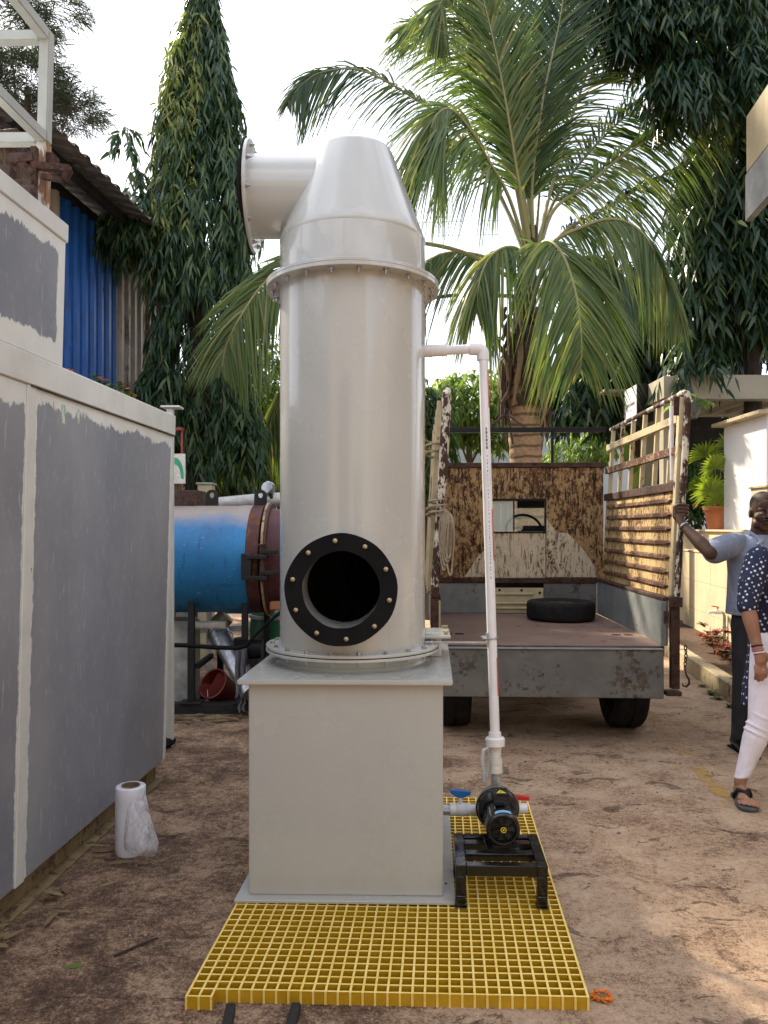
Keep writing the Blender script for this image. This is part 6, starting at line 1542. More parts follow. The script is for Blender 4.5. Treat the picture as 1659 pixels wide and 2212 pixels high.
# terracotta pot with fan palm
pc_ = px(1553, 1148, 9.3); pc_ = Vector((px(1546, 0, 10.35).x, 10.35, 1.425))
pot = thing('terracotta_pot', 'orange terracotta pot beside the white meter cabinet', 'pot', pc_)
b = MB(); b.lathe([(.0001, 0), (.105, 0), (.145, .26), (.150, .262), (.165, .262), (.168, .31), (.148, .312), (.138, .27), (.0001, .27)], pc_, n=32); b.build('pot_body', simple('terracotta', (.50, .19, .085), (.42, .15, .065), scale=8, rough=.7), pot)
fp = thing('fan_palm', 'fan palm with bright pleated leaves in the terracotta pot', 'palm', pc_ + Vector((0, 0, .27)))
LV = Leaves(); b = MB(); c0 = pc_ + Vector((0, 0, .27))
for (x, y, D, r_, dirx) in ((1525, 985, 10.2, .34, -.5), (1545, 1010, 10.0, .30, .1), (1535, 1060, 10.05, .34, -.2), (1548, 1085, 10.1, .28, .2), (1515, 1050, 10.3, .26, -.6), (1570, 960, 10.4, .3, .5)):
    c = px(x, y, D); limb(b, [c0, c0.lerp(c, .5) + Vector((0, 0, .1)), c], .01, .006, 5)
    a0 = RNG.uniform(-.3, .3); m_ = 22; a = np.linspace(-1.9, 1.9, m_) + a0
    Dv = unit(np.stack([np.sin(a) + dirx * .5, np.full(m_, -.35), np.cos(a) * .9 - .1], 1)); S_ = unit(np.cross(Dv, np.array([0, -1, .2])))
    LV.add(*strips(np.tile(np.array(c), (m_, 1)), Dv, S_, np.full(m_, r_) * RNG.uniform(.85, 1.05, m_), np.full(m_, .040), np.full(m_, .25), (0, .4, .7, 1), (.35, 1, .6, 0)))
LV.build('fan_leaves', leafy('fan_palm_leaf', (.12, .20, .02), (.22, .30, .03), (.32, .38, .05), .4, .4), fp); b.build('leaf_stalks', M['rachis'], fp)['kind'] = 'stuff'
# rose bush
rc = Vector((4.42, 10.9, 1.426))
rose = thing('rose_bush', 'leafy rose bush with one pink bloom on the terrace', 'bush', rc)
LV = Leaves()
for cl in ((1496, 1070, 10.9, 28, 50, 90), (1520, 1080, 11.0, 30, 36, 70), (1488, 1110, 10.8, 16, 36, 50), (1515, 1020, 11.1, 34, 40, 60), (1480, 1020, 11.1, 20, 60, 50)):
    P, O = clump_points(cl[:5], cl[5]); sprays(LV, P, O, RNG.uniform(.12, .25, len(P)), 8, (.05, .09), .09, droop=.5)
LV.build('foliage', M['mid'], rose)
b = MB()
for x, y in ((1500, 1060), (1520, 1110), (1488, 1120), (1502, 1095)): limb(b, [rc, px(x, 1125, 10.85), px(x, y, 10.85)], .012, .006, 6)
b.build('canes', M['card'], rose)['kind'] = 'stuff'
LV = Leaves(); c = px(1502, 1092, 10.5); rosette(LV, c, 30, .05, .045, (-.3, 1.2), .2); LV.build('bloom', leafy('pink_petal', (.75, .28, .32), (.85, .42, .45), None, .3), rose)
hp_c = px(1483, 885, 10.2); LV = Leaves()
pv = thing('hanging_plant', 'pale trailing plant growing in the hanging pot', 'plant', hp_c)
P, O = clump_points((1485, 870, 10.2, 26, 16), 26); sprays(LV, P, O, RNG.uniform(.12, .28, len(P)), 8, (.05, .09), .08, droop=.5); LV.build('foliage', M['bright'], pv)
# broad leaves behind the grille
bp = Vector((px(1375, 0, 11.6).x, 11.6, 0)); ban = thing('broad_leaf_plant', 'upright broad leaf plant seen through the truck grille', 'plant', bp); LV = Leaves()
for x, y, L in ((1368, 1000, .6), (1378, 1010, .5), (1352, 960, .5), (1385, 1030, .45), (1345, 980, .45), (1360, 1040, .5)):
    c = np.array([px(x, y + 30, 11.6)]); Dv = unit(np.array([[random.uniform(-.4, .4), -.2, 1.0]])); LV.add(*strips(c, Dv, np.array([[1., 0, 0]]), np.array([L]), np.array([.16]), np.array([.15]), (0, .2, .5, .8, 1), (.3, .8, 1, .7, 0)))
LV.build('leaves', M['bright'], ban); b = MB(); limb(b, [bp, px(1366, 1040, 11.6)], .03, .02, 6); b.build('stem', M['rachis'], ban)
# creeper with small red flowers behind the enclosure
cr_b = Vector((-1.75, 4.75, 0)); crp = thing('creeper', 'thin flowering creeper above the enclosure edge', 'creeper', cr_b)
LV = Leaves(); LF = Leaves(); b = MB()
for x, y in ((152, 806), (165, 815), (215, 822), (228, 828), (240, 832), (258, 838), (272, 845), (285, 858), (262, 826), (205, 812)):
    D = 4.85 + random.uniform(-.1, .1); c = px(x, y, D); rosette(LV, c, 7, .055, .03, (-.4, .8), .4); limb(b, [Vector((c.x, D, 0)), c + Vector((.02, 0, -.1)), c], .004, .002, 4)
    if random.random() < .5: rosette(LF, c + Vector((.01, -.02, .01)), 6, .03, .025, (0, 1), .2)
LV.build('leaves', M['mid'], crp); b.build('stems', M['bark2'], crp)['kind'] = 'stuff'; LF.build('flowers', leafy('orange_flower', (.5, .12, .04), (.6, .2, .06), None, .3), crp)
# dry leaf litter by the skid
M['litter'] = leafy('dry_leaf', (.16, .10, .05), (.26, .19, .10), (.20, .24, .07), .15, .8)
LV = Leaves()
for cx_, cy_, w_, n_ in ((-1.62, 5.82, .20, 40), (-1.20, 5.80, .14, 16), (-1.0, 5.9, .1, 8), (-1.27, 2.95, .05, 7), (-1.30, 2.7, .04, 6), (-1.2, 3.4, .05, 6)):
    c = np.stack([RNG.normal(cx_, w_, n_), RNG.normal(cy_, .05, n_), RNG.uniform(.006, .03, n_)], 1); a = RNG.uniform(0, 6.28, n_)
    LV.add(*strips(c, unit(np.stack([np.cos(a), np.sin(a) * .5, RNG.uniform(-.02, .25, n_)], 1)), np.stack([-np.sin(a), np.cos(a), RNG.uniform(-.3, .3, n_)], 1), RNG.uniform(.05, .13, n_), RNG.uniform(.015, .035, n_), np.full(n_, .1)))
o = LV.build('leaf_litter', M['litter'], None); tag(o, 'dry leaves swept against the machine skid', 'leaf litter')

# ================================================================== people
class Blob:
    """overlapping tapered capsules / ellipsoids fused into one continuous skin by voxel remeshing"""
    def __init__(s): s.b = MB()
    def cap(s, p, q, r0, r1=None, n=14):
        r1 = r0 if r1 is None else r1; p = Vector(p); q = Vector(q)
        s.b.cyl(p, q, r0, r1, n=n); s.b.sphere(p, r0 * .999, n, 8); s.b.sphere(q, r1 * .999, n, 8); return s
    def chain(s, pts, rad):
        for i in range(len(pts) - 1): s.cap(pts[i], pts[i + 1], rad[i], rad[i + 1])
        return s
    def ell(s, c, r, rot=None):
        k = len(s.b.v); s.b.sphere((0, 0, 0), 1, 18, 12, r)
        M_ = rot or Matrix.Identity(3); c = Vector(c)
        for i in range(k, len(s.b.v)): s.b.v[i] = c + M_ @ s.b.v[i]
        return s
    def loft(s, rings, n=24):
        """rings: (centre, rx, ry) horizontal superellipses, closed"""
        rr = []
        for c, rx, ry in rings:
            k = len(s.b.v); c = Vector(c)
            for i in range(n):
                a = 2 * math.pi * i / n; ca, sa = math.cos(a), math.sin(a)
                s.b.v.append(c + Vector((rx * math.copysign(abs(ca) ** .85, ca), ry * math.copysign(abs(sa) ** .85, sa), 0)))
            rr.append(list(range(k, k + n)))
        for a, b_ in zip(rr, rr[1:]): s.b.bridge(a, b_)
        s.b.face(rr[0][::-1]); s.b.face(rr[-1]); return s
    def mesh(s, name, mat, voxel=.007, smooth=4, org=Vector((0, 0, 0))):
        me = s.b.mesh(name, mat, org); o = bpy.data.objects.new('tmp', me); COL.objects.link(o)
        md = o.modifiers.new('r', 'REMESH'); md.mode = 'VOXEL'; md.voxel_size = voxel; md.use_smooth_shade = True
        if smooth: sm = o.modifiers.new('s', 'SMOOTH'); sm.iterations = smooth; sm.factor = .5
        dg = bpy.context.evaluated_depsgraph_get(); r = bpy.data.meshes.new_from_object(o.evaluated_get(dg)); bpy.data.objects.remove(o)
        r.materials.clear(); r.materials.append(mat); r.polygons.foreach_set('use_smooth', [True] * len(r.polygons)); r.name = name
        return r
    def build(s, name, mat, parent, voxel=.007, smooth=4):
        return link(name, s.mesh(name, mat, voxel, smooth, ORG[parent]), parent)
def skin(name, c, c2):
    T = NT(name); T.base(T.mix(T.ramp(T.noise(14, 4, .6), [(.35, 0), (.65, 1)]), c, c2)); T.rough(.58); T.bsdf.inputs['Specular IOR Level'].default_value = .28
    T.bsdf.inputs['Subsurface Weight'].default_value = .06; T.bsdf.inputs['Subsurface Radius'].default_value = (.01, .004, .002)
    T.bump(T.noise(120, 4, .6), .15, .002); return T.mat
def cloth(name, c, c2, wr=7.0, st=.5):
    T = NT(name); T.base(T.mix(T.ramp(T.noise(9, 5, .6), [(.35, 0), (.65, 1)]), c, c2)); T.rough(.85)
    f = T.noise(wr, 4, .55, T.co((1, 1, .45)), 1.2); T.bump(T.math('ADD', f, T.math('MULTIPLY', T.noise(300, 2, .5), .03)), st, .05); return T.mat
M['skin_d'] = skin('brown_skin', (.060, .030, .019), (.085, .044, .028))
M['skin_m'] = skin('tan_skin', (.26, .125, .075), (.33, .17, .105))
M['hair'] = simple('black_hair', (.006, .006, .007), (.014, .013, .012), scale=60, rough=.5, bump=.5, bscale=140)
M['shirt'] = cloth('blue_grey_cotton', (.20, .235, .33), (.27, .30, .39), 6.0, .9)
M['trouser'] = cloth('black_trouser', (.012, .012, .014), (.02, .02, .022))
M['legging'] = cloth('white_legging', (.74, .68, .72), (.66, .60, .65), 9, .25)
def dots():
    T = NT('navy_polka_dots'); v = T.n('ShaderNodeTexVoronoi', Scale=40.0, feature='F1'); v.inputs['Randomness'].default_value = .2
    T.t.links.new(T.co((1, 1, 1), (.3, .4, .2)), v.inputs['Vector']); m = T.ramp(v.outputs['Distance'], [(.24, 1), (.29, 0)])
    T.base(T.mix(m, (.008, .012, .045), (.62, .64, .72))); T.rough(.8); T.bump(T.noise(7, 4, .55, T.co((1, 1, .45)), 1.0), .6, .04); return T.mat
M['dots'] = dots()
M['eye'] = simple('eye_white', (.55, .50, .46), rough=.2); M['iris'] = simple('dark_iris', (.01, .007, .005), rough=.15)

def head(bl, c, R3, s=1.0):
    """add a head with brow, nose, lips, jaw, ears to a Blob; c = centre of skull, R3 = rotation"""
    def h(x, y, z): return c + R3 @ Vector((x * s, y * s, z * s))
    def e(x, y, z, r): bl.ell(h(x, y, z), tuple(q * s for q in r), R3)
    e(0, .012, .030, (.074, .094, .088)); e(0, -.014, -.030, (.064, .076, .072)); e(0, -.030, -.075, (.046, .052, .042))      # skull, face, jaw
    e(0, -.052, -.098, (.026, .026, .020))                                                                                   # chin
    for sx in (-1, 1):
        e(sx * .040, -.060, -.028, (.026, .022, .022)); e(sx * .030, -.083, .018, (.026, .012, .010)); e(sx * .077, .010, -.012, (.010, .020, .032)); e(sx * .050, -.02, -.070, (.022, .045, .03))
    e(0, -.092, .000, (.010, .012, .026)); e(0, -.102, -.022, (.013, .015, .013)); e(-.012, -.094, -.027, (.010, .010, .008)); e(.012, -.094, -.027, (.010, .010, .008))
    e(0, -.086, -.056, (.026, .012, .007)); e(0, -.084, -.067, (.023, .012, .007)); e(0, -.078, .045, (.05, .018, .03))
def face_bits(parent, c, R3, s, brow=True, moustache=True):
    def h(x, y, z): return c + R3 @ Vector((x * s, y * s, z * s))
    for sx in (-1, 1):
        MB().sphere(h(sx * .029, -.079, .001), .0115 * s, 14, 10).build('eye', M['eye'], parent)
        MB().sphere(h(sx * .029, -.0868, .001), .0050 * s, 10, 8).build('pupil', M['iris'], parent)
        b = Blob(); b.chain([h(sx * .012, -.096, .019), h(sx * .030, -.098, .024), h(sx * .048, -.086, .019)], [.0045 * s, .005 * s, .003 * s]); b.build('eyebrow', M['hair'], parent, .003, 1)
        b = Blob(); b.chain([h(sx * .016, -.088, .0095), h(sx * .029, -.0935, .0115), h(sx * .043, -.083, .008)], [.0038 * s] * 3); b.build('eyelid', M['skin_d'] if moustache else M['skin_m'], parent, .0025, 1)
    if moustache:
        b = Blob()
        for sx in (-1, 1): b.chain([h(sx * .002, -.1005, -.043), h(sx * .016, -.0975, -.045), h(sx * .031, -.085, -.054)], [.0062 * s, .0062 * s, .003 * s])
        b.build('moustache', M['hair'], parent, .003, 1)

# ---------------- man holding the truck post
MX, MY = 2.45, 5.02
man = thing('person', 'man in blue grey short sleeved shirt gripping the rear truck post', 'person', (MX - .06, MY, 0))
hc_ = Vector((MX + .005, MY - .05, 1.555)); HR = Matrix.Rotation(R(-14), 3, 'Z') @ Matrix.Rotation(R(6), 3, 'X')
bl_ = Blob(); head(bl_, hc_, HR, 1.04)
bl_.cap(hc_ + Vector((0, .03, -.06)), (MX, MY, 1.38), .058, .064)
bl_.loft([((MX, MY, .86), .15, .10), ((MX, MY, 1.05), .15, .105), ((MX, MY, 1.25), .17, .11), ((MX, MY, 1.36), .15, .085), ((MX, MY, 1.40), .08, .06)])
sh = Vector((MX - .185, MY - .01, 1.345)); el = Vector((2.035, 4.79, 1.292)); wr = Vector((1.940, 4.985, 1.462))
bl_.chain([sh, sh.lerp(el, .5), el], [.058, .052, .043]); bl_.chain([el, el.lerp(wr, .35), el.lerp(wr, .75), wr], [.043, .045, .034, .028])
# hand round the post pipe (pipe centre at PCX, PCY)
pcx, pcy = 1.9520, 5.040
palm_c = Vector((pcx - .030, pcy - .004, 1.548))
bl_.cap(wr, Vector((pcx - .026, pcy - .022, 1.520)), .027, .024); bl_.cap(Vector((pcx - .040, pcy + .012, 1.525)), Vector((pcx - .040, pcy + .010, 1.588)), .017, .016); bl_.cap(Vector((pcx - .037, pcy - .014, 1.520)), Vector((pcx - .040, pcy - .010, 1.588)), .017, .016)
for k, (z, L) in enumerate(((1.5985, 150), (1.5755, 168), (1.5525, 160), (1.5300, 135))):
    pts = []
    for j in range(7):
        a = R(195) + R(L) * j / 6; rr_ = .040 if j in (2, 4) else .0385
        pts.append(Vector((pcx + rr_ * math.cos(a), pcy + rr_ * math.sin(a), z + .003 * math.sin(j))))
    bl_.chain(pts, [.0100, .0096, .0094, .0088, .0086, .0080, .0072])
tp_ = [Vector((pcx - .030, pcy - .030, 1.515)), Vector((pcx - .006, pcy + .035, 1.525)), Vector((pcx + .022, pcy + .036, 1.556)), Vector((pcx + .040, pcy + .016, 1.582))]
bl_.chain([Vector((pcx - .034, pcy + .014, 1.515)), Vector((pcx - .014, pcy + .040, 1.535)), Vector((pcx + .018, pcy + .040, 1.558)), Vector((pcx + .040, pcy + .018, 1.574))], [.016, .013, .0115, .009])
# other arm hanging
bl_.chain([Vector((MX + .185, MY, 1.345)), Vector((MX + .235, MY + .02, 1.08)), Vector((MX + .235, MY - .06, .84)), Vector((MX + .23, MY - .08, .76))], [.058, .044, .03, .034])
for k in range(4): bl_.chain([Vector((MX + .225, MY - .11 + k * .02, .745)), Vector((MX + .222, MY - .115 + k * .02, .70)), Vector((MX + .217, MY - .105 + k * .02, .665))], [.0095, .0088, .0075])
bl_.chain([Vector((MX + .215, MY - .11, .77)), Vector((MX + .205, MY - .135, .735)), Vector((MX + .205, MY - .14, .71))], [.012, .010, .008])
# hips and legs under the trousers
for sx in (-1, 1): bl_.chain([Vector((MX + sx * .09, MY, .88)), Vector((MX + sx * .105, MY - .02, .48)), Vector((MX + sx * .115, MY + .01, .09))], [.08, .055, .04])
body_m = bl_.build('body', M['skin_d'], man, .0045, 2)
face_bits(man, hc_, HR, 1.04)
def hh_(x, y, z, s=1.04): return hc_ + HR @ Vector((x * s, y * s, z * s))
b = Blob(); b.ell(hh_(0, .030, .044), (.081, .088, .084), HR); b.ell(hh_(0, .05, .0), (.080, .068, .075), HR)
hair = b.mesh('hair', M['hair'], .006, 2, ORG[man])
bmh = bmesh.new(); bmh.from_mesh(hair)                  # receding hairline: keep only the back and top
inv = HR.transposed()
dl = []
for f in bmh.faces:
    q = inv @ (f.calc_center_median() + ORG[man] - hc_) / 1.04
    if q.y < -.034 + (-.25 * (q.z - .06)) + abs(q.x) * -.45 or (q.z < .0 and q.y < .02): dl.append(f)
bmesh.ops.delete(bmh, geom=dl, context='FACES'); bmh.to_mesh(hair); bmh.free(); link('hair', hair, man)
# shirt
b = Blob()
b.loft([((MX - .005, MY, .885), .205, .145), ((MX - .005, MY, 1.0), .195, .145), ((MX, MY, 1.15), .195, .140), ((MX, MY, 1.28), .205, .130), ((MX, MY, 1.355), .175, .105), ((MX, MY, 1.405), .095, .075)])
b.cap(sh + Vector((.03, 0, .0)), sh.lerp(el, .55), .078, .082); b.cap(sh.lerp(el, .55), sh.lerp(el, .80), .082, .080)
b.cap(Vector((MX + .16, MY, 1.345)), Vector((MX + .225, MY + .01, 1.13)), .078, .075)
b.ell((MX - .09, MY - .02, .93), (.12, .14, .05))
shirt = b.build('shirt', M['shirt'], man, .008, 4)
for sx in (-1, 1):
    b = Blob(); b.chain([Vector((MX + sx * .075, MY + .03, 1.425)), Vector((MX + sx * .078, MY - .045, 1.412)), Vector((MX + sx * .03, MY - .105, 1.365)), Vector((MX + sx * .062, MY - .115, 1.345))], [.016, .016, .012, .010]); b.build('collar', M['shirt'], shirt, .005, 2)
bt = MB().cyl((0, 0, 0), (0, -.004, 0), .006, n=12).mesh('button', M['pvc'])
for z, yo in ((1.325, -.125), (1.24, -.143), (1.15, -.148), (1.06, -.152)): inst('button', bt, shirt, (MX + .012, MY + yo, z))
b = MB(); b.tube([(MX - .055, MY - .085, 1.40), (MX - .045, MY - .118, 1.345), (MX - .035, MY - .137, 1.285), (MX - .01, MY - .140, 1.300), (MX + .01, MY - .13, 1.325)], .0035, n=6); neck = b.build('necklace', M['gi'], man)
b = MB(); b.cyl((MX - .037, MY - .140, 1.278), (MX - .037, MY - .145, 1.278), .011, n=16); b.build('pendant', M['brass'], neck)
b = MB(); t_ = (wr - el).normalized(); b.annulus(wr - t_ * .012, wr - t_ * .004, .034, .029, 24); b.build('bangle', M['steel'], man)
# trousers, shoes
b = Blob(); b.loft([((MX, MY, .93), .165, .115), ((MX, MY, .82), .175, .125), ((MX, MY, .74), .17, .12)])
for sx in (-1, 1): b.chain([Vector((MX + sx * .085, MY, .80)), Vector((MX + sx * .105, MY - .02, .48)), Vector((MX + sx * .115, MY + .01, .075))], [.095, .075, .062])
b.build('trousers', M['trouser'], man, .009, 4)
for sx in (-1, 1):
    b = Blob(); c = Vector((MX + sx * .125, MY - .06, .035)); b.chain([c + Vector((0, .12, .01)), c + Vector((sx * .01, -.02, .005)), c + Vector((sx * .018, -.12, -.005))], [.042, .042, .032]); b.cap(c + Vector((0, .10, .05)), c + Vector((0, .08, .06)), .042)
    sh_ = b.build('shoe', M['black_gloss'], man, .007, 3)
    b = MB(); b.box(c + Vector((sx * .008, -.005, -.028)), (.085, .30, .013)); b.build('sole', M['rubber'], sh_, bevel=.005)

# ---------------- woman walking past, mostly out of frame
WXc, WYc = 2.21, 4.26
wom = thing('person', 'woman in navy polka dot tunic and white leggings walking past', 'person', (2.05, 4.2, 0))
bl_ = Blob(); hw_ = Vector((WXc + .03, WYc - .02, 1.50)); HW = Matrix.Rotation(R(-40), 3, 'Z'); head(bl_, hw_, HW, .95)
bl_.cap(hw_ + Vector((0, .02, -.06)), (WXc, WYc, 1.31), .045, .052)
bl_.loft([((WXc, WYc, .78), .15, .12), ((WXc, WYc, .98), .13, .10), ((WXc, WYc, 1.18), .15, .11), ((WXc, WYc, 1.29), .13, .08), ((WXc, WYc, 1.325), .06, .05)])
ws = Vector((WXc - .165, WYc - .03, 1.275)); we = Vector((1.962, 4.16, 1.04)); ww = Vector((1.985, 4.09, .815))
bl_.chain([ws, we], [.05, .042]); bl_.chain([we, we.lerp(ww, .35), ww], [.041, .040, .027])
# right hand, fingers pointing down and a little curled
pm = ww + Vector((.008, -.012, -.045)); bl_.cap(ww, pm + Vector((0, -.004, -.025)), .026, .024); bl_.ell(pm + Vector((.004, -.004, -.018)), (.034, .018, .044))
for k, (dx, L) in enumerate(((-.026, .068), (-.009, .080), (.009, .076), (.025, .060))):
    p0 = pm + Vector((dx, -.006, -.055)); bl_.chain([p0, p0 + Vector((dx * .1, -.012, -L * .45)), p0 + Vector((dx * .1 + .002, -.004, -L * .78)), p0 + Vector((dx * .1 + .004, .010, -L))], [.0098, .0090, .0082, .0070])
bl_.chain([pm + Vector((.026, -.012, .010)), pm + Vector((.045, -.024, -.020)), pm + Vector((.050, -.026, -.050)), pm + Vector((.046, -.022, -.072))], [.013, .0108, .0098, .0080])
bl_.chain([Vector((WXc + .165, WYc + .02, 1.275)), Vector((WXc + .20, WYc + .10, 1.04)), Vector((WXc + .17, WYc + .16, .83)), Vector((WXc + .17, WYc + .17, .75))], [.05, .04, .028, .030])
for k in range(4): bl_.chain([Vector((WXc + .15 + k * .016, WYc + .165, .735)), Vector((WXc + .15 + k * .016, WYc + .155, .68))], [.009, .0075])
kn_ = Vector((2.022, 4.13, .405)); an = Vector((1.900, 4.10, .100)); hip = Vector((WXc - .09, WYc - .03, .80))
kn2 = Vector((2.33, 4.36, .42)); an2 = Vector((2.42, 4.60, .11))
bl_.chain([hip, kn_], [.085, .055]); bl_.chain([kn_, kn_.lerp(an, .35), an], [.055, .052, .031])
bl_.chain([Vector((WXc + .08, WYc, .80)), kn2], [.085, .055]); bl_.chain([kn2, kn2.lerp(an2, .35), an2], [.055, .052, .031])
def foot(bl, a, d):
    d = Vector(d).normalized(); sd = Vector((-d.y, d.x, 0)) ; z = .028
    bl.cap(a, a + Vector((0, 0, -.045)) + d * -.01, .032, .030); bl.cap(Vector((a.x, a.y, .045)) - d * .03, Vector((a.x, a.y, .05)) + d * .06, .030, .030)
    bl.cap(Vector((a.x, a.y, .055)) + d * .02, Vector((a.x, a.y, .034)) + d * .125, .032, .024); bl.cap(Vector((a.x, a.y, .036)) + d * .09 - sd * .020, Vector((a.x, a.y, .034)) + d * .13 + sd * .022, .021, .019)
    for k in range(5):
        o_ = (.036 - k * .0185); L = .178 - k * .009 if k else .180
        r_ = .0125 if k == 0 else .0088
        bl.chain([Vector((a.x, a.y, .032)) + d * .125 + sd * o_, Vector((a.x, a.y, .034)) + d * (L - .014) + sd * (o_ * 1.08), Vector((a.x, a.y, .027)) + d * L + sd * (o_ * 1.1)], [r_ * 1.05, r_, r_ * .9])
fd1 = Vector((-.18, -1, 0)); fd2 = Vector((-.3, -.9, 0)); foot(bl_, an, fd1); foot(bl_, an2, fd2)
bl_.build('body', M['skin_m'], wom, .0055, 3)
face_bits(wom, hw_, HW, .95, True, False)
b = Blob(); b.ell(hw_ + HW @ Vector((0, .025, .035)), (.080, .092, .088), HW); b.ell(hw_ + HW @ Vector((0, .06, -.05)), (.07, .05, .11), HW); b.build('hair', M['hair'], wom, .007, 2)
# sandals
for a, d in ((an, fd1), (an2, fd2)):
    d = Vector(d).normalized(); sd = Vector((-d.y, d.x, 0)); b = MB(); P = []
    for t_, w_ in ((-.065, .030), (-.04, .040), (.03, .038), (.10, .052), (.15, .052), (.185, .036), (.195, .012)): P.append((t_, w_))
    poly = [Vector((a.x, a.y, .003)) + d * t + sd * w_ for t, w_ in P] + [Vector((a.x, a.y, .003)) + d * t - sd * w_ for t, w_ in P[::-1]]
    b.prism(poly, (0, 0, .017)); so = b.build('sandal', simple('grey_sandal_sole', (.09, .10, .10), (.05, .055, .06), rough=.8) if a is an else bpy.data.materials['grey_sandal_sole'], wom, bevel=.004)
    for sg in (-1, 1):
        b = Blob(); toe = Vector((a.x, a.y, .045)) + d * .135 + sd * .014
        b.chain([toe, Vector((a.x, a.y, .068)) + d * .09 + sd * .005, Vector((a.x, a.y, .072)) + d * .06 + sd * sg * .026, Vector((a.x, a.y, .035)) + d * .035 + sd * sg * .042, Vector((a.x, a.y, .018)) + d * .03 + sd * sg * .042], [.0065, .011, .012, .011, .008]); b.build('strap', M['black_satin'], so, .005, 2)
# leggings with gathered ankle
b = Blob(); b.chain([hip, hip.lerp(kn_, .5), kn_], [.098, .083, .064]); b.chain([kn_, kn_.lerp(an, .3), kn_.lerp(an, .65), kn_.lerp(an, .86)], [.064, .063, .047, .040]); b.chain([Vector((WXc + .08, WYc, .80)), kn2], [.098, .064]); b.chain([kn2, kn2.lerp(an2, .35), kn2.lerp(an2, .88)], [.064, .06, .038])
for f in (.78, .82, .86, .90): c = kn_.lerp(an, f); b.ell(c, (.046, .047, .011), Matrix.Rotation(R(-20), 3, 'Y'))
for f in (.12, .22, -.06): c = kn_.lerp(an, f); b.ell(c + Vector((0, 0, .01)), (.070, .069, .010), Matrix.Rotation(R(25), 3, 'Y'))
b.build('leggings', M['legging'], wom, .006, 2)
# tunic: bodice + sleeves + flared skirt, open towards the front leg
b = Blob()
b.loft([((WXc + .06, WYc + .10, .42), .175, .10), ((WXc + .05, WYc + .08, .60), .185, .13), ((WXc + .03, WYc + .04, .78), .190, .15), ((WXc, WYc + .01, .95), .170, .135), ((WXc, WYc, 1.10), .165, .125), ((WXc, WYc, 1.22), .170, .125), ((WXc, WYc, 1.30), .145, .085), ((WXc, WYc, 1.335), .075, .06)])
b.cap(ws + Vector((.02, 0, .0)), ws.lerp(we, .6), .076, .066); b.cap(ws.lerp(we, .6), we.lerp(ww, .05), .064, .054)
b.cap(Vector((WXc + .15, WYc + .02, 1.27)), Vector((WXc + .20, WYc + .10, 1.02)), .064, .055)
b.build('tunic', M['dots'], wom, .008, 4)
b = Blob(); b.loft([((2.030, 4.30, .46), .026, .045), ((2.042, 4.30, .56), .028, .06), ((2.07, 4.29, .70), .03, .08), ((2.10, 4.28, .85), .04, .10)]); b.build('tunic_tail', M['dots'], wom, .007, 3)
# wrist bands and ring
t_ = (ww - we).normalized()
for f, r_, mt in ((-.010, .0310, M['black_satin']), (.004, .0310, simple('pink_band', (.55, .22, .22))), (.014, .0305, bpy.data.materials.get('pink_band')), (.027, .0300, M['legging'])):
    b = MB(); b.annulus(ww + t_ * f, ww + t_ * (f + .0075), r_, r_ - .005, 24); b.build('wrist_band', mt or bpy.data.materials['pink_band'], wom, bevel=.002)
b = MB(); b.annulus(pm + Vector((.0095, -.0095, -.070)), pm + Vector((.0095, -.0105, -.074)), .0115, .009, 16); b.build('ring', M['steel'], wom)

# ================================================================== small things on the ground
b = MB(); b.tube([(-.911, 2.595, .006), (-.88, 2.625, .006), (-.845, 2.66, .008), (-.81, 2.695, .007), (-.797, 2.709, .006)], [.0035, .004, .004, .0035, .002], n=6); o = b.build('twig', M['bark'], loc=(-.86, 2.75, 0)); tag(o, 'thin dark twig lying on the concrete', 'twig')
def groundleaf(name, label, x, y, L, w_, ang, mat, D=None):
    c = Vector((x, y, .004)); LV = Leaves(); LV.add(*strips(np.array([c]), unit(np.array([[math.cos(ang), math.sin(ang), .12]])), np.array([[-math.sin(ang), math.cos(ang), .25]]), np.array([L]), np.array([w_]), np.array([.12]), (0, .2, .5, .8, 1), (.3, .8, 1, .7, 0)))
    me = npmesh(name, np.concatenate(LV.V), [np.concatenate([f for f in LV.F if f.shape[1] == 4]), np.concatenate([f for f in LV.F if f.shape[1] == 3])], mat, c); o = link(name, me, None, c); tag(o, label, 'leaf'); return o
groundleaf('fallen_leaf', 'pale green fallen leaf on the concrete near the twig', -1.05, 2.53, .062, .02, .2, M['bright'])
groundleaf('fallen_leaf', 'curled brown leaf beside the enclosure base', -1.14, 3.10, .06, .02, .8, M['litter'])
groundleaf('fallen_leaf', 'dry tan leaf by the film roll', -1.02, 3.62, .05, .015, .2, M['litter'])
rl = random.Random(21)
for k in range(11):
    groundleaf('fallen_leaf', 'small dry brown leaf scattered on the open concrete', rl.uniform(-.9, 2.0), rl.uniform(4.2, 6.2) if k < 7 else rl.uniform(2.4, 3.6) , rl.uniform(.03, .06), rl.uniform(.010, .018), rl.uniform(0, 6), M['litter'])['group'] = 'dry leaves on the concrete'
# marigold scrap
mg = Vector((px(1300, 0, 2.37).x, 2.37, 0)); mar = thing('marigold_garland', 'small orange marigold flower scrap on the concrete', 'flower', mg)
LV = Leaves()
for k in range(16):
    a = 2 * math.pi * k / 16; c = mg + Vector((.026 * math.cos(a), .022 * math.sin(a), .006)); rosette(LV, c, 10, .013, .008, (-.1, 1.2), .2)
LV.build('petals', leafy('marigold', (.65, .13, .02), (.80, .26, .03), (.85, .42, .06), .3), mar)
b = MB(); b.lathe([(.0001, .001), (.022, .001), (.020, .007), (.0001, .009)], mg, n=16); b.build('flower_core', M['litter'], mar)
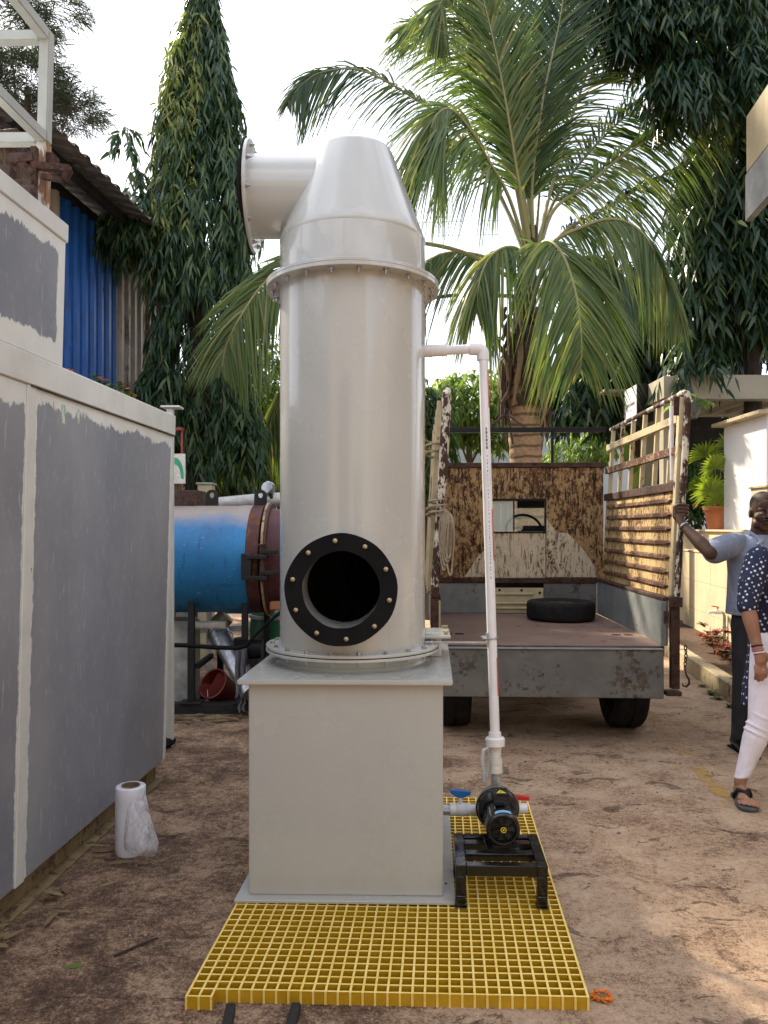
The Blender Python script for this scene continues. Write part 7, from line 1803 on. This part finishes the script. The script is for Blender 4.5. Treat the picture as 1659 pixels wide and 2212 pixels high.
# two steel offcuts by the front edge
for (xa, ya, xb, yb, lab) in ((499, 2185, 478, 2290, 'dark steel bar offcut lying close to the grating notch'), (640, 2183, 612, 2290, 'dark steel bar offcut lying before the grating middle')):
    pa = px(xa, ya, 1); pa = Vector((pa.x * 1.45 / (1.45 - pa.z), 1.45 / (1.45 - pa.z), 0)); pb2 = px(xb, yb, 1); pb2 = Vector((pb2.x * 1.45 / (1.45 - pb2.z), 1.45 / (1.45 - pb2.z), 0))
    b = MB(); up = Vector((0, 0, .0135)); b.bar(pa + up, pb2 + up, .028, .026); o = b.build('steel_bar', M['dark_steel'], loc=pa, bevel=.003); tag(o, lab, 'steel bar')
b = MB(); c = Vector((px(362, 0, 5.1).x, 5.1, 0)); b.sphere(c + Vector((0, 0, .03)), 1, 14, 8, (.05, .10, .032)); o = b.build('rubber_scrap', M['rubber'], loc=c); tag(o, 'black rubber scrap poking out behind the enclosure', 'scrap')
# pebbles and flakes scattered on the yard
LV = MB(); rn = random.Random(5)
pm_ = MB(); pm_.sphere((0, 0, 0), 1, 7, 5); 
for k in range(420):
    x = rn.uniform(-1.4, 2.3); y = rn.uniform(1.9, 6.0); r_ = rn.uniform(.002, .006) * (1.6 if rn.random() < .06 else 1)
    LV.sphere((x, y, r_ * .4), r_, 6, 4, (rn.uniform(.8, 1.6), rn.uniform(.8, 1.4), .6))
o = LV.build('grit', simple('pale_grit', (.36, .30, .24), (.16, .115, .085), scale=3, rough=.95)); tag(o, 'loose grit scattered over the yard', 'grit', kind='stuff')

# ================================================================== office wall beside the viewer, and a building added behind for the light
rear = thing('added_rear_building', 'added beige building behind the viewer darkening fronts and shaping reflections', 'building', (-3.0, -8, 0))  # unseen building added to darken front faces and give reflections
def rbx(name, x0, x1, y0, y1, z0, z1, mat):
    b = MB(); b.box(((x0 + x1) / 2, (y0 + y1) / 2, (z0 + z1) / 2), (x1 - x0, y1 - y0, z1 - z0)); b.build(name, mat, rear)
rbx('wall', -12, 4.5, -8.4, -8, 0, 6.5, simple('beige_plaster', (.36, .33, .28), (.30, .275, .235), scale=1.5, rough=.8))
rbx('roller_door', -4.2, -.6, -7.99, -7.95, 0, 4.2, M['dark_steel']); rbx('door_lintel', -4.4, -.4, -7.99, -7.7, 4.21, 4.45, M['taupe'])  # dark door and windows put in to break up the reflections
for x in (.4, 2.0): rbx('window', x, x + 1.1, -7.99, -7.96, 1.2, 2.6, M['black_gloss'])
rbx('roof_edge', -12.2, 4.7, -8.6, -7.4, 6.51, 6.7, M['taupe'])
sw = thing('office_building', 'tan office wall carrying the roof canopy beside the yard', 'building', (5.6, 0, 0))
b = MB(); b.box((5.75, -1.5, 2.2), (.3, 13.0, 4.4)); b.build('wall', simple('tan_plaster', (.40, .34, .25), (.34, .285, .21), scale=1.5, rough=.8), sw)
for y in (-4, -1.5, 1): b = MB(); b.box((5.585, y, 1.8), (.03, 1.4, 1.3)); b.build('window', M['black_gloss'], sw)
